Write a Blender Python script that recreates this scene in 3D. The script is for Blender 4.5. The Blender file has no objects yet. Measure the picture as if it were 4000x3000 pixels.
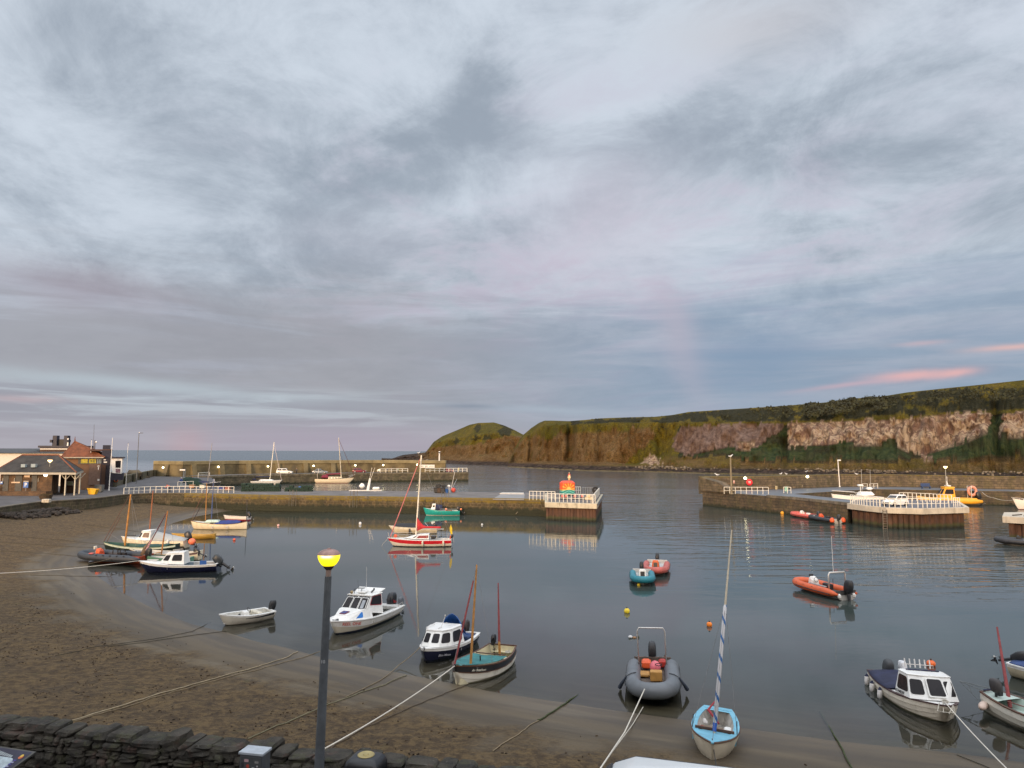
import bpy, math, random
import numpy as np
from mathutils import Vector, Matrix, noise as mnoise
random.seed(7)
R = math.radians
SC = bpy.context.scene
COL = SC.collection

# ------------------------------------------------------------------ camera
F, CH, PITCH, ROLL = 2773.0, 10.3, R(5.4), R(0.2)
cd = bpy.data.cameras.new('camera'); cam = bpy.data.objects.new('camera', cd); COL.objects.link(cam)
cd.sensor_width = 36.0; cd.lens = 36.0 * F / 4000.0; cd.clip_start = 0.1; cd.clip_end = 40000
cam.matrix_world = Matrix.Translation((0, 0, CH)) @ Matrix.Rotation(R(90) + PITCH, 4, 'X') @ Matrix.Rotation(ROLL, 4, 'Z')
SC.camera = cam

def ray(px, py):
    a = (px - 2000) / F; b = (1500 - py) / F
    c, s = math.cos(ROLL), math.sin(ROLL)
    a, b = a * c - b * s, a * s + b * c
    return Vector((a, math.cos(PITCH) - b * math.sin(PITCH), math.sin(PITCH) + b * math.cos(PITCH)))
def gp(px, py, z=0.0):            # survey point of the photo at height z
    d = ray(px, py); k = (z - CH) / d.z
    return Vector((d.x * k, d.y * k, z))
def at(px, py, Y):                # survey point at forward depth Y
    d = ray(px, py); k = Y / d.y
    return Vector((d.x * k, Y, CH + d.z * k))

# ------------------------------------------------------------------ sun and sky
SUN_EL, SUN_AZ = R(10.5), R(-158)       # azimuth measured from +Y towards +X: low sun behind and left of the camera
sd_ = Vector((math.sin(SUN_AZ) * math.cos(SUN_EL), math.cos(SUN_AZ) * math.cos(SUN_EL), math.sin(SUN_EL)))
sl = bpy.data.lights.new('sun', 'SUN'); so = bpy.data.objects.new('sun', sl); COL.objects.link(so)
sl.energy = 3.4; sl.angle = R(10); sl.color = (1.0, 0.66, 0.38)
so.rotation_euler = sd_.to_track_quat('Z', 'Y').to_euler(); so.location = (0, 0, 60)

SC.view_settings.view_transform = 'Standard'; SC.view_settings.look = 'None'
SC.view_settings.exposure = 0.0; SC.view_settings.gamma = 1.0
SC.render.engine = 'CYCLES'
try:
    SC.cycles.max_bounces = 6; SC.cycles.transparent_max_bounces = 6; SC.cycles.caustics_reflective = False
    SC.cycles.caustics_refractive = False
except Exception: pass

class G:                                # tiny node-graph helper
    def __init__(s, nt): s.nt = nt; s.n = nt.nodes; s.l = nt.links
    def node(s, t, **k):
        n = s.n.new(t)
        for a, b in k.items(): setattr(n, a, b)
        return n
    def put(s, inp, v):
        if isinstance(v, bpy.types.NodeSocket): s.l.new(v, inp)
        elif v is not None:
            if isinstance(v, (tuple, list)) and len(v) == 3 and inp.type == 'RGBA': v = (*v, 1)
            inp.default_value = v
    def m(s, op, a, b=None, c=None, clamp=False):
        n = s.node('ShaderNodeMath', operation=op, use_clamp=clamp)
        s.put(n.inputs[0], a)
        if b is not None: s.put(n.inputs[1], b)
        if c is not None: s.put(n.inputs[2], c)
        return n.outputs[0]
    def mix(s, f, a, b, blend='MIX'):
        n = s.node('ShaderNodeMix', data_type='RGBA', blend_type=blend)
        s.put(n.inputs[0], f); s.put(n.inputs[6], a); s.put(n.inputs[7], b)
        return n.outputs[2]
    def step(s, v, a, b, lo=0.0, hi=1.0):
        n = s.node('ShaderNodeMapRange', interpolation_type='SMOOTHSTEP')
        s.put(n.inputs[0], v); s.put(n.inputs[1], a); s.put(n.inputs[2], b); s.put(n.inputs[3], lo); s.put(n.inputs[4], hi)
        return n.outputs[0]
    def noise(s, vec, scale, detail=4, rough=0.55, dist=0.0, w=None):
        n = s.node('ShaderNodeTexNoise'); s.put(n.inputs['Vector'], vec)
        n.inputs['Scale'].default_value = scale; n.inputs['Detail'].default_value = detail
        n.inputs['Roughness'].default_value = rough; n.inputs['Distortion'].default_value = dist
        return n.outputs[0]
    def xyz(s, v):
        n = s.node('ShaderNodeSeparateXYZ'); s.put(n.inputs[0], v); return n.outputs
    def comb(s, x, y, z=0.0):
        n = s.node('ShaderNodeCombineXYZ'); s.put(n.inputs[0], x); s.put(n.inputs[1], y); s.put(n.inputs[2], z); return n.outputs[0]
    def mapv(s, v, scale=(1, 1, 1), loc=(0, 0, 0), rot=(0, 0, 0)):
        n = s.node('ShaderNodeMapping'); s.put(n.inputs[0], v)
        n.inputs['Scale'].default_value = scale; n.inputs['Location'].default_value = loc; n.inputs['Rotation'].default_value = rot
        return n.outputs[0]

world = bpy.data.worlds.new("World"); SC.world = world; world.use_nodes = True
w = G(world.node_tree); world.node_tree.nodes.clear()
tc = w.node('ShaderNodeTexCoord').outputs['Generated']
X, Y_, Z_ = w.xyz(tc)
az = w.m('ARCTAN2', X, Y_); el = w.m('ARCSINE', Z_)
def azel(px, py):
    d = ray(px, py).normalized(); return math.atan2(d.x, d.y), math.asin(d.z)
def blob(px, py, wx, wy, slope=0.0, nz=None):     # soft patch of cloud centred on a sky direction
    a, e = azel(px, py)
    da = w.m('SUBTRACT', az, a); de = w.m('SUBTRACT', el, e)
    if slope: de = w.m('SUBTRACT', de, w.m('MULTIPLY', da, slope))
    if nz is not None: de = w.m('ADD', de, w.m('MULTIPLY', w.m('SUBTRACT', nz, 0.5), wy / F * 2.2))
    q = w.m('ADD', w.m('POWER', w.m('ABSOLUTE', w.m('DIVIDE', da, wx / F)), 2.0), w.m('POWER', w.m('ABSOLUTE', w.m('DIVIDE', de, wy / F)), 2.0))
    return w.m('EXPONENT', w.m('MULTIPLY', q, -1.0))
zz = w.m('MAXIMUM', w.m('ADD', Z_, 0.10), 0.04)
pv = w.comb(w.m('DIVIDE', X, zz), w.m('DIVIDE', Y_, zz), 0.3)
pr = w.mapv(pv, (1, 1, 1), (3.1, 1.7, 0), (0, 0, R(-35)))
n_big = w.noise(w.mapv(pr, (0.62, 0.50, 1)), 1.0, 9, 0.60, 0.25)
n_mid = w.noise(w.mapv(pr, (1.0, 0.80, 1), (5, 9, 0)), 2.0, 10, 0.64, 0.35)
n_fin = w.noise(w.mapv(tc, (1, 1, 1.7)), 5.0, 11, 0.68, 0.45)
n_str = w.noise(w.mapv(tc, (1, 1, 9.0), (2, 3, 1)), 3.2, 8, 0.6, 0.6)
cl = w.m('ADD', w.m('MULTIPLY', n_big, 0.31), w.m('ADD', w.m('MULTIPLY', n_mid, 0.34), w.m('MULTIPLY', n_fin, 0.40)))
for (px, py, wx, wy, sl_, a) in [(1890, 400, 190, 190, 0, -.13), (1500, 640, 560, 130, .28, -.07), (3150, 620, 420, 110, -.12, -.085), (1300, 750, 300, 60, .55, -.05),
                             (800, 520, 300, 150, 0, -.05), (400, 110, 220, 140, 0, -.06), (3850, 700, 300, 120, .1, -.06), (3600, 900, 400, 80, .1, -.05), (2450, 320, 330, 130, .4, .10), (2550, 150, 500, 160, .2, .05),
                             (1700, 830, 420, 60, .15, .07), (2100, 690, 220, 60, .0, .07), (700, 640, 420, 50, -.1, .05), (3200, 330, 500, 90, .5, .05), (2500, 950, 420, 120, .3, .05), (1200, 220, 500, 90, .2, .03)]:
    cl = w.m('ADD', cl, w.m('MULTIPLY', blob(px, py, wx, wy, sl_, n_mid), a))
c = w.mix(w.step(cl, 0.37, 0.62), (.33, .385, .46), (.64, .71, .80))
pk = w.m('MULTIPLY', w.step(n_mid, 0.45, 0.68), w.step(el, R(38), R(12)))
pk = w.m('MULTIPLY', pk, w.step(w.m('ABSOLUTE', w.m('SUBTRACT', az, 0.12)), 0.75, 0.1))
c = w.mix(w.m('MULTIPLY', pk, 0.95), c, (.56, .52, .63))
# lower belts: mauve cloud base on the left, clear blue-grey on the right
low = w.step(w.m('ADD', el, w.m('MULTIPLY', w.m('SUBTRACT', n_str, .5), .16)), R(15.5), R(8.0))
lowc = w.mix(w.step(az, -0.25, 0.30), (.335, .335, .375), (.26, .345, .465))
lowc = w.mix(w.m('MULTIPLY', w.step(n_str, .45, .70), .55), lowc, (.43, .455, .545))
c = w.mix(w.m('MULTIPLY', low, .85), c, lowc)
belt = w.m('MULTIPLY', w.step(el, R(5.2), R(3.9)), w.step(az, 0.05, -0.30))   # paler band above the sea on the left
beltc = w.mix(w.step(w.noise(w.mapv(tc, (1, 1, 16.0), (7, 3, 4)), 3.5, 7, .6, .5), .42, .62), (.34, .35, .41), (.50, .55, .61))
c = w.mix(w.m('MULTIPLY', belt, .9), c, beltc)
hz = w.step(el, R(3.4), R(0.4))
c = w.mix(w.m('MULTIPLY', hz, .8), c, w.mix(w.step(az, -.1, .45), (.43, .405, .455), (.33, .41, .51)))
for (px, py, wx, wy, sl_, col, a) in [(3560, 1468, 120, 17, .03, (.78, .46, .46), 1.0), (3730, 1458, 60, 13, .1, (.78, .46, .46), .9), (3320, 1503, 170, 9, .1, (.58, .43, .50), .8), (3960, 1355, 110, 10, .02, (.78, .50, .47), .8),
                                 (3600, 1342, 70, 8, 0, (.6, .45, .5), .6), (2150, 1600, 330, 14, -.05, (.40, .47, .56), .7), (1830, 1585, 110, 9, 0, (.24, .28, .36), .7), (730, 1740, 70, 75, 0, (.60, .38, .40), .42), (90, 1557, 120, 12, 0, (.58, .44, .47), .55),
                                 (2660, 1340, 90, 170, -1.6, (.50, .46, .55), .65), (2960, 1400, 260, 130, 0, (.215, .315, .455), .7), (500, 1505, 600, 26, -.06, (.50, .58, .64), .7), (2350, 860, 330, 260, 0, (.62, .585, .68), .55), (2950, 90, 380, 110, 0, (.58, .56, .59), .5), (1500, 960, 420, 110, 0, (.50, .50, .58), .35), (300, 1120, 330, 70, -.1, (.33, .285, .345), .6), (1300, 1725, 500, 55, 0, (.42, .36, .46), .5)]:
    c = w.mix(w.m('MULTIPLY', blob(px, py, wx, wy, sl_, n_fin), a, clamp=True), c, col)
# unseen sky: warm west behind and bright overhead, both raised to brighten near boats
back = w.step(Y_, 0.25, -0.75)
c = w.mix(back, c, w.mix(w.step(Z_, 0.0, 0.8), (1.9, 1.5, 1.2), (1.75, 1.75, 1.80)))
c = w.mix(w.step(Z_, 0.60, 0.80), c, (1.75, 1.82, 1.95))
sky = w.node('ShaderNodeTexSky', sky_type='NISHITA'); sky.sun_disc = False
sky.sun_elevation = SUN_EL; sky.sun_rotation = SUN_AZ; sky.air_density = 1.0; sky.dust_density = 2.0
bg1 = w.node('ShaderNodeBackground'); w.put(bg1.inputs[0], sky.outputs[0]); bg1.inputs[1].default_value = 0.05
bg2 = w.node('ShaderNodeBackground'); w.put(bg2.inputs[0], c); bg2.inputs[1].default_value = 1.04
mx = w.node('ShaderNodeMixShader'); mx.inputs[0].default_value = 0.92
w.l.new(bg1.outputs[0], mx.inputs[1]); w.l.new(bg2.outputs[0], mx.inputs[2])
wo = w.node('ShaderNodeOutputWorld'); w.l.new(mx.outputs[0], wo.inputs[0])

# ------------------------------------------------------------------ materials
MATS = {}
def newmat(name):
    m = bpy.data.materials.new(name); m.use_nodes = True; g = G(m.node_tree); g.n.clear()
    out = g.node('ShaderNodeOutputMaterial'); p = g.node('ShaderNodeBsdfPrincipled'); g.l.new(p.outputs[0], out.inputs[0])
    return m, g, p, out
def sc(c, k): return tuple(min(1, x * k) for x in c[:3])
def M(name, col, rough=.55, var=.18, scale=2.5, metal=0.0, bump=0.0, bscale=20, emit=None, es=1.0, low=None, lowz=0.0, dirt=0.0, spec=.5):
    if name in MATS: return MATS[name]
    m, g, p, out = newmat(name)
    oc = g.node('ShaderNodeTexCoord').outputs['Object']
    n1 = g.noise(oc, scale, 5, .6)
    cc = g.mix(g.step(n1, .32, .68), sc(col, 1 - var), sc(col, 1 + var * .6))
    if dirt:
        n2 = g.noise(g.mapv(oc, (1, 1, .25)), scale * 2.2, 6, .65)
        cc = g.mix(g.m('MULTIPLY', g.step(n2, .50, .72), dirt), cc, (.10, .085, .06))
    if low is not None:
        zc = g.xyz(oc)[2]
        cc = g.mix(g.step(g.m('ADD', zc, g.m('MULTIPLY', n1, .05)), lowz + .01, lowz + .05), low, cc)
    g.put(p.inputs['Base Color'], cc); p.inputs['Roughness'].default_value = rough
    p.inputs['Metallic'].default_value = metal; p.inputs['Specular IOR Level'].default_value = spec
    if bump:
        b = g.node('ShaderNodeBump'); b.inputs['Strength'].default_value = 1.0; b.inputs['Distance'].default_value = bump
        g.put(b.inputs['Height'], g.noise(oc, bscale, 5, .6)); g.l.new(b.outputs[0], p.inputs['Normal'])
    if emit:
        p.inputs['Emission Color'].default_value = (*emit, 1); p.inputs['Emission Strength'].default_value = es
    MATS[name] = m; return m

def stone(name, c1, c2, mortar, bw=1.1, bh=.42, algae=None, mortar_size=.03, lich=None, bump=.03, moss=(.055, .06, .025), amt=.7, squash=1.0):
    """masonry in real courses from the UV (metres); algae = height of the tidal weed band (a real stain)"""
    if name in MATS: return MATS[name]
    m, g, p, out = newmat(name)
    uv = g.node('ShaderNodeTexCoord').outputs['UV']; ge = g.node('ShaderNodeNewGeometry').outputs['Position']
    warp = g.noise(uv, 1.3, 3, .5); wv = g.node('ShaderNodeVectorMath', operation='ADD'); g.put(wv.inputs[0], uv)
    w2 = g.node('ShaderNodeVectorMath', operation='SCALE'); g.put(w2.inputs[0], g.comb(g.m('SUBTRACT', warp, .5), g.m('SUBTRACT', warp, .5), 0)); w2.inputs['Scale'].default_value = .35
    g.l.new(w2.outputs[0], wv.inputs[1])
    br = g.node('ShaderNodeTexBrick'); g.put(br.inputs['Vector'], wv.outputs[0])
    br.inputs['Scale'].default_value = 1.0; br.inputs['Brick Width'].default_value = bw; br.inputs['Row Height'].default_value = bh
    br.inputs['Mortar Size'].default_value = mortar_size; br.inputs['Mortar Smooth'].default_value = .4; br.offset = .45; br.inputs['Bias'].default_value = 0
    g.put(br.inputs['Color1'], c1); g.put(br.inputs['Color2'], c2); g.put(br.inputs['Mortar'], mortar)
    cc = g.mix(.75, br.outputs[0], g.mix(g.step(g.noise(ge, .8, 8, .7), .35, .65), (.45, .42, .38), (1.35, 1.25, 1.1)), 'MULTIPLY')
    cc = g.mix(g.m('MULTIPLY', g.step(g.noise(g.mapv(ge, (1, 1, .35)), .9, 7, .7), .45, .62), amt), cc, moss)
    z = g.xyz(ge)[2]; nz = g.noise(g.mapv(ge, (1, 1, .4)), 1.6, 6, .65)
    if lich: cc = g.mix(g.m('MULTIPLY', g.step(g.m('ADD', z, g.m('MULTIPLY', nz, 1.0)), lich[0], lich[0] + .5), g.step(nz, .30, .52)), cc, lich[1])
    if algae is not None:
        cc = g.mix(g.step(g.m('ADD', z, g.m('MULTIPLY', g.m('SUBTRACT', nz, .5), 1.6)), algae + .25, algae - .25), cc, g.mix(nz, (.012, .014, .007), (.030, .032, .012)))
    g.put(p.inputs['Base Color'], cc); p.inputs['Roughness'].default_value = .85
    b = g.node('ShaderNodeBump'); b.inputs['Distance'].default_value = bump
    g.put(b.inputs['Height'], g.m('ADD', g.m('MULTIPLY', br.outputs[1], -1.0), g.noise(ge, 5, 6, .7))); g.l.new(b.outputs[0], p.inputs['Normal'])
    MATS[name] = m; return m

# ------------------------------------------------------------------ mesh builder
def V(*a): return Vector(a)
class MB:
    def __init__(s): s.v = []; s.f = []; s.mi = []; s.uv = {}
    def add(s, vs, fs, mi=0, uvs=None):
        o = len(s.v); s.v += [tuple(x) for x in vs]
        for k, f in enumerate(fs):
            if uvs is not None: s.uv[len(s.f)] = uvs[k]
            s.f.append(tuple(i + o for i in f)); s.mi.append(mi)
        return s
    def box(s, c, d, rz=0.0, mi=0, tx=1.0, ty=1.0):
        cx, cy, cz = c; hx, hy, hz = d[0] / 2, d[1] / 2, d[2] / 2; ca, sa = math.cos(rz), math.sin(rz); vs = []
        for z, kx, ky in ((-hz, 1, 1), (hz, tx, ty)):
            for x, y in ((-hx, -hy), (hx, -hy), (hx, hy), (-hx, hy)):
                x, y = x * kx, y * ky; vs.append((cx + x * ca - y * sa, cy + x * sa + y * ca, cz + z))
        return s.add(vs, [(3, 2, 1, 0), (4, 5, 6, 7), (0, 1, 5, 4), (1, 2, 6, 5), (2, 3, 7, 6), (3, 0, 4, 7)], mi)
    def loft(s, rings, cap0=True, cap1=True, closed=True, mi=0):
        n = len(rings[0]); vs = [p for r in rings for p in r]; fs = []
        for i in range(len(rings) - 1):
            for j in range(n if closed else n - 1):
                k = (j + 1) % n; fs.append((i * n + j, i * n + k, (i + 1) * n + k, (i + 1) * n + j))
        if cap0: fs.append(tuple(range(n - 1, -1, -1)))
        if cap1: fs.append(tuple((len(rings) - 1) * n + j for j in range(n)))
        return s.add(vs, fs, mi)
    def rbox(s, c, d, r=.05, rz=0.0, mi=0, top=1.0, axis=2):
        """box with chamfered edges"""
        hx, hy, hz = d[0] / 2, d[1] / 2, d[2] / 2; r = min(r, hx * .95, hy * .95, hz * .95); rings = []
        for z, i, k in ((-hz, r, 1), (-hz + r, 0, 1), (hz - r, 0, top), (hz, r, top)):
            a, b = (hx - i) * k, (hy - i) * k; q = r * k * .7; ring = []
            for x, y in ((-a + q, -b), (a - q, -b), (a, -b + q), (a, b - q), (a - q, b), (-a + q, b), (-a, b - q), (-a, -b + q)):
                ring.append((x, y, z))
            rings.append(ring)
        ca, sa = math.cos(rz), math.sin(rz)
        rr = [[(c[0] + x * ca - y * sa, c[1] + x * sa + y * ca, c[2] + z) for x, y, z in q] for q in rings]
        return s.loft(rr, mi=mi)
    def tube(s, pts, r, n=6, mi=0, caps=True, closed=False):
        pts = [Vector(p) for p in pts]; m = len(pts)
        if not isinstance(r, (list, tuple)): r = [r] * m
        rings = []; pn = None
        for i in range(m):
            if closed: t = pts[(i + 1) % m] - pts[i - 1]
            else: t = pts[min(i + 1, m - 1)] - pts[max(i - 1, 0)]
            t = t.normalized() if t.length > 1e-9 else V(0, 0, 1)
            if pn is None: pn = V(0, 0, 1) if abs(t.z) < .9 else V(1, 0, 0)
            a = t.cross(pn); a = a.normalized() if a.length > 1e-6 else t.orthogonal().normalized()
            b = a.cross(t).normalized(); pn = b
            rings.append([pts[i] + (a * math.cos(2 * math.pi * k / n) + b * math.sin(2 * math.pi * k / n)) * r[i] for k in range(n)])
        if closed: rings.append(rings[0])
        return s.loft(rings, caps and not closed, caps and not closed, mi=mi)
    def lathe(s, prof, c=(0, 0, 0), n=16, mi=0, axis=None):
        rings = []
        for r, z in prof: rings.append([V(c[0] + r * math.cos(2 * math.pi * k / n), c[1] + r * math.sin(2 * math.pi * k / n), c[2] + z) for k in range(n)])
        return s.loft(rings, mi=mi)
    def sph(s, c, r, d=(1, 1, 1), n=12, mi=0):
        rings = []
        for i in range(1, n):
            a = math.pi * i / n - math.pi / 2
            rings.append([(c[0] + r * d[0] * math.cos(a) * math.cos(2 * math.pi * k / n), c[1] + r * d[1] * math.cos(a) * math.sin(2 * math.pi * k / n), c[2] + r * d[2] * math.sin(a)) for k in range(n)])
        return s.loft(rings, mi=mi)
    def prism(s, poly, z0, z1, mi=0, mi_top=None, inset=0.0):
        a = sum(poly[i][0] * poly[(i + 1) % len(poly)][1] - poly[(i + 1) % len(poly)][0] * poly[i][1] for i in range(len(poly)))
        if a < 0: poly = poly[::-1]
        n = len(poly); o = len(s.v)
        s.v += [(p[0], p[1], z0) for p in poly] + [(p[0], p[1], z1) for p in poly]; u = 0
        for i in range(n):
            j = (i + 1) % n; L = math.hypot(poly[j][0] - poly[i][0], poly[j][1] - poly[i][1])
            s.uv[len(s.f)] = [(u, z0), (u + L, z0), (u + L, z1), (u, z1)]
            s.f.append((o + i, o + j, o + n + j, o + n + i)); s.mi.append(mi); u += L
        s.f.append(tuple(o + n + i for i in range(n))); s.mi.append(mi if mi_top is None else mi_top)
        s.f.append(tuple(o + i for i in range(n - 1, -1, -1))); s.mi.append(mi)
        return s
    def strip(s, pts, z0, z1, th=.5, mi=0, closed=False):
        """wall of thickness th along pts (kept to the left side), UV in metres; z0/z1 numbers or lists"""
        pts = [V(p[0], p[1]) for p in pts]; n = len(pts)
        Z0 = z0 if isinstance(z0, (list, tuple)) else [z0] * n; Z1 = z1 if isinstance(z1, (list, tuple)) else [z1] * n
        nr = []
        for i in range(n):
            t = (pts[min(i + 1, n - 1)] - pts[max(i - 1, 0)]).normalized(); nr.append(V(-t.y, t.x))
        u = 0
        for i in range(n - 1):
            L = (pts[i + 1] - pts[i]).length; a, b = pts[i], pts[i + 1]; c, d = a + nr[i] * th, b + nr[i + 1] * th
            vs = [(*a, Z0[i]), (*b, Z0[i + 1]), (*b, Z1[i + 1]), (*a, Z1[i]), (*c, Z0[i]), (*d, Z0[i + 1]), (*d, Z1[i + 1]), (*c, Z1[i])]
            uu = [(u, Z0[i]), (u + L, Z0[i + 1]), (u + L, Z1[i + 1]), (u, Z1[i])]
            tp = [(u, 0), (u + L, 0), (u + L, th), (u, th)]
            fs = [(0, 1, 2, 3), (5, 4, 7, 6), (3, 2, 6, 7)]; us = [uu, [uu[1], uu[0], uu[3], uu[2]], tp]
            if i == 0: fs.append((4, 0, 3, 7)); us.append([(0, Z0[0]), (th, Z0[0]), (th, Z1[0]), (0, Z1[0])])
            if i == n - 2: fs.append((1, 5, 6, 2)); us.append([(0, Z0[-1]), (th, Z0[-1]), (th, Z1[-1]), (0, Z1[-1])])
            s.add(vs, fs, mi, us); u += L
        return s
    def panel(s, q, u0, u1, v0, v1, off=.012, th=.012, rnd=.18, mi=0, n=3):
        """rounded plate on the bilinear quad q (p00,p10,p11,p01), proud by off"""
        q = [Vector(p) for p in q]
        nr = ((q[1] - q[0]).cross(q[3] - q[0])).normalized()
        def P(u, v): return q[0] * (1 - u) * (1 - v) + q[1] * u * (1 - v) + q[2] * u * v + q[3] * (1 - u) * v
        W = (q[1] - q[0]).length * (u1 - u0); H = (q[3] - q[0]).length * (v1 - v0); r = rnd * min(W, H); ru = r / max(W, 1e-6) * (u1 - u0); rv = r / max(H, 1e-6) * (v1 - v0); pts = []
        for cu, cv, a0 in ((u1 - ru, v0 + rv, -90), (u1 - ru, v1 - rv, 0), (u0 + ru, v1 - rv, 90), (u0 + ru, v0 + rv, 180)):
            for k in range(n + 1 if rnd > 0 else 1):
                a = R(a0 + 90 * k / n) if rnd > 0 else 0; pts.append(P(cu + ru * math.cos(a), cv + rv * math.sin(a)))
        return s.loft([[p + nr * (off - th) for p in pts], [p + nr * off for p in pts]], mi=mi)
    def build(s, name, mats, parent=None, smooth=False, bevel=0.0, loc=None, rz=None):
        me = bpy.data.meshes.new(name); me.from_pydata(s.v, [], s.f)
        if not isinstance(mats, (list, tuple)): mats = [mats]
        for m in mats: me.materials.append(m)
        if len(mats) > 1: me.polygons.foreach_set('material_index', s.mi)
        if s.uv:
            ul = me.uv_layers.new(name='UVMap')
            for fi, uv in s.uv.items():
                p = me.polygons[fi]
                for k, li in enumerate(p.loop_indices): ul.data[li].uv = uv[k]
        if smooth:
            me.polygons.foreach_set('use_smooth', [True] * len(me.polygons))
            if smooth != 'all':
                try: me.set_sharp_from_angle(angle=R(40))
                except Exception: pass
        me.update(); o = bpy.data.objects.new(name, me); COL.objects.link(o)
        if parent is not None: o.parent = parent
        if loc is not None: o.location = loc
        if rz is not None: o.rotation_euler = (0, 0, rz)
        if bevel:
            b = o.modifiers.new('bevel', 'BEVEL'); b.width = bevel; b.segments = 2; b.limit_method = 'ANGLE'
        return o
def tag(o, label=None, cat=None, group=None, kind=None):
    if label: o['label'] = label
    if cat: o['category'] = cat
    if group: o['group'] = group
    if kind: o['kind'] = kind
    return o
def thing(name, label, cat, loc=(0, 0, 0), rz=0.0, group=None):
    o = bpy.data.objects.new(name, None); COL.objects.link(o); o.location = loc; o.rotation_euler = (0, 0, rz); o.empty_display_size = .3
    return tag(o, label, cat, group)
def structure(o): o['kind'] = 'structure'; return o
def text_mesh(txt, size, mat, name, parent, mw, shear=0.0, depth=.004):
    cu = bpy.data.curves.new('t', 'FONT'); cu.body = txt; cu.size = size; cu.extrude = depth; cu.align_x = 'CENTER'; cu.align_y = 'CENTER'; cu.shear = shear; cu.resolution_u = 3; cu.offset = size * .012
    tmp = bpy.data.objects.new('t', cu); COL.objects.link(tmp); dg = bpy.context.evaluated_depsgraph_get(); dg.update()
    me = bpy.data.meshes.new_from_object(tmp.evaluated_get(dg)); bpy.data.objects.remove(tmp); bpy.data.curves.remove(cu)
    me.name = name; me.materials.clear(); me.materials.append(mat); me.transform(mw)
    o = bpy.data.objects.new(name, me); COL.objects.link(o); o.parent = parent; return o
def frame(o, x, n):
    """matrix whose local X is x, local Z is n (text faces n)"""
    x = Vector(x).normalized(); n = Vector(n); n = (n - x * n.dot(x)).normalized(); y = n.cross(x)
    m = Matrix((x, y, n)).transposed().to_4x4(); m.translation = Vector(o); return m
def copy_tree(o, parent=None):
    c = o.copy(); COL.objects.link(c); c.parent = parent
    for ch in o.children: copy_tree(ch, c)
    return c
# ================================================================== WATER AND BEACH
SHORE_PX = [(1010, 1994), (920, 1991), (839, 2005), (757, 2019), (663, 2048), (600, 2068), (520, 2098), (440, 2135), (380, 2165), (345, 2195), (345, 2225), (385, 2255), (440, 2292),
            (500, 2325), (570, 2362), (650, 2400), (760, 2440), (880, 2470), (1000, 2505), (1125, 2530), (1270, 2573), (1450, 2607), (1600, 2636), (1750, 2668), (1950, 2705), (2150, 2738),
            (2350, 2768), (2700, 2815), (3000, 2857), (3300, 2899), (3739, 2942), (4100, 2990)]
shore = [gp(a, b) for a, b in SHORE_PX]
shore = [V(-40, 132, 0), V(-41, 124, 0)] + shore + [V(22, 22.5, 0), V(32, 19, 0), V(48, 15, 0)]
SP = np.array([[p.x, p.y] for p in shore])
def shore_sd(P):
    """signed distance to the tide line, positive on the sand; and the arc length of the nearest point"""
    best = np.full(len(P), 1e9); sgn = np.ones(len(P)); arc = np.zeros(len(P)); L0 = 0
    for i in range(len(SP) - 1):
        a, b = SP[i], SP[i + 1]; d = b - a; L = np.hypot(*d)
        t = np.clip(((P - a) @ d) / (L * L), 0, 1); q = a + t[:, None] * d; r = P - q; dist = np.hypot(r[:, 0], r[:, 1])
        cr = d[0] * (P[:, 1] - a[1]) - d[1] * (P[:, 0] - a[0])
        k = dist < best - 1e-9; best[k] = dist[k]; sgn[k] = np.where(cr[k] < 0, 1, -1); arc[k] = L0 + t[k] * L; L0 += L
    return best * sgn, arc
def beach_h(sd):
    return np.where(sd > 0, np.minimum(0.045 * sd + .0013 * sd * sd, 2.2), np.maximum(0.055 * sd, -2.6))
def sand_z(x, y): return float(beach_h(shore_sd(np.array([[x, y]]))[0])[0])
def sand_top(x, y):
    d_ = float(shore_sd(np.array([[x, y]]))[0][0]); n_ = mnoise.noise((x * .35, y * .35, 3.3)) * .09 + mnoise.noise((x * 1.3, y * 1.3, 1.1)) * .035 + mnoise.noise((x * 2.6, y * 2.6, 7.1)) * .02
    return float(beach_h(np.array([d_]))[0]) + n_ * (min(1, max(0, (d_ - 3.6) / 4)) * 1.2 + .04)
def grid_mesh(name, xs, ys, zf, mat, attrs):
    Xg, Yg = np.meshgrid(xs, ys); P = np.stack([Xg.ravel(), Yg.ravel()], 1); sd, arc = shore_sd(P)
    Zg = zf(P, sd); nx, ny = len(xs), len(ys)
    i = np.arange((ny - 1) * (nx - 1)); r, c = i // (nx - 1), i % (nx - 1); a = r * nx + c
    faces = np.stack([a, a + 1, a + nx + 1, a + nx], 1)
    return np.column_stack([P, Zg]), faces, sd, arc
xs = np.concatenate([np.arange(-100, -50, 1.0), np.arange(-50, 30, .5), np.arange(30, 60.1, 1.5)]); ys = np.concatenate([np.arange(4, 60, .4), np.arange(60, 138, 1.0)])
def bz(P, sd):
    z = beach_h(sd)
    n = np.array([mnoise.noise((x * .35, y * .35, 3.3)) * .09 + mnoise.noise((x * 1.3, y * 1.3, 1.1)) * .035 + mnoise.noise((x * 2.6, y * 2.6, 7.1)) * .02 for x, y in P])
    dry = np.clip((sd - 3.6) / 4, 0, 1)
    return z + n * (dry * 1.2 + .04) 
vs, fs, sd, arc = grid_mesh('beach', xs, ys, bz, None, None)
me = bpy.data.meshes.new('beach'); me.from_pydata(vs.tolist(), [], fs.tolist())
for nm, a in (('sd', sd), ('arc', arc)):
    at_ = me.attributes.new(nm, 'FLOAT', 'POINT'); at_.data.foreach_set('value', a.astype(np.float32))
me.polygons.foreach_set('use_smooth', [True] * len(me.polygons))
m, g, p, out = newmat('beach_sand')
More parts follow.
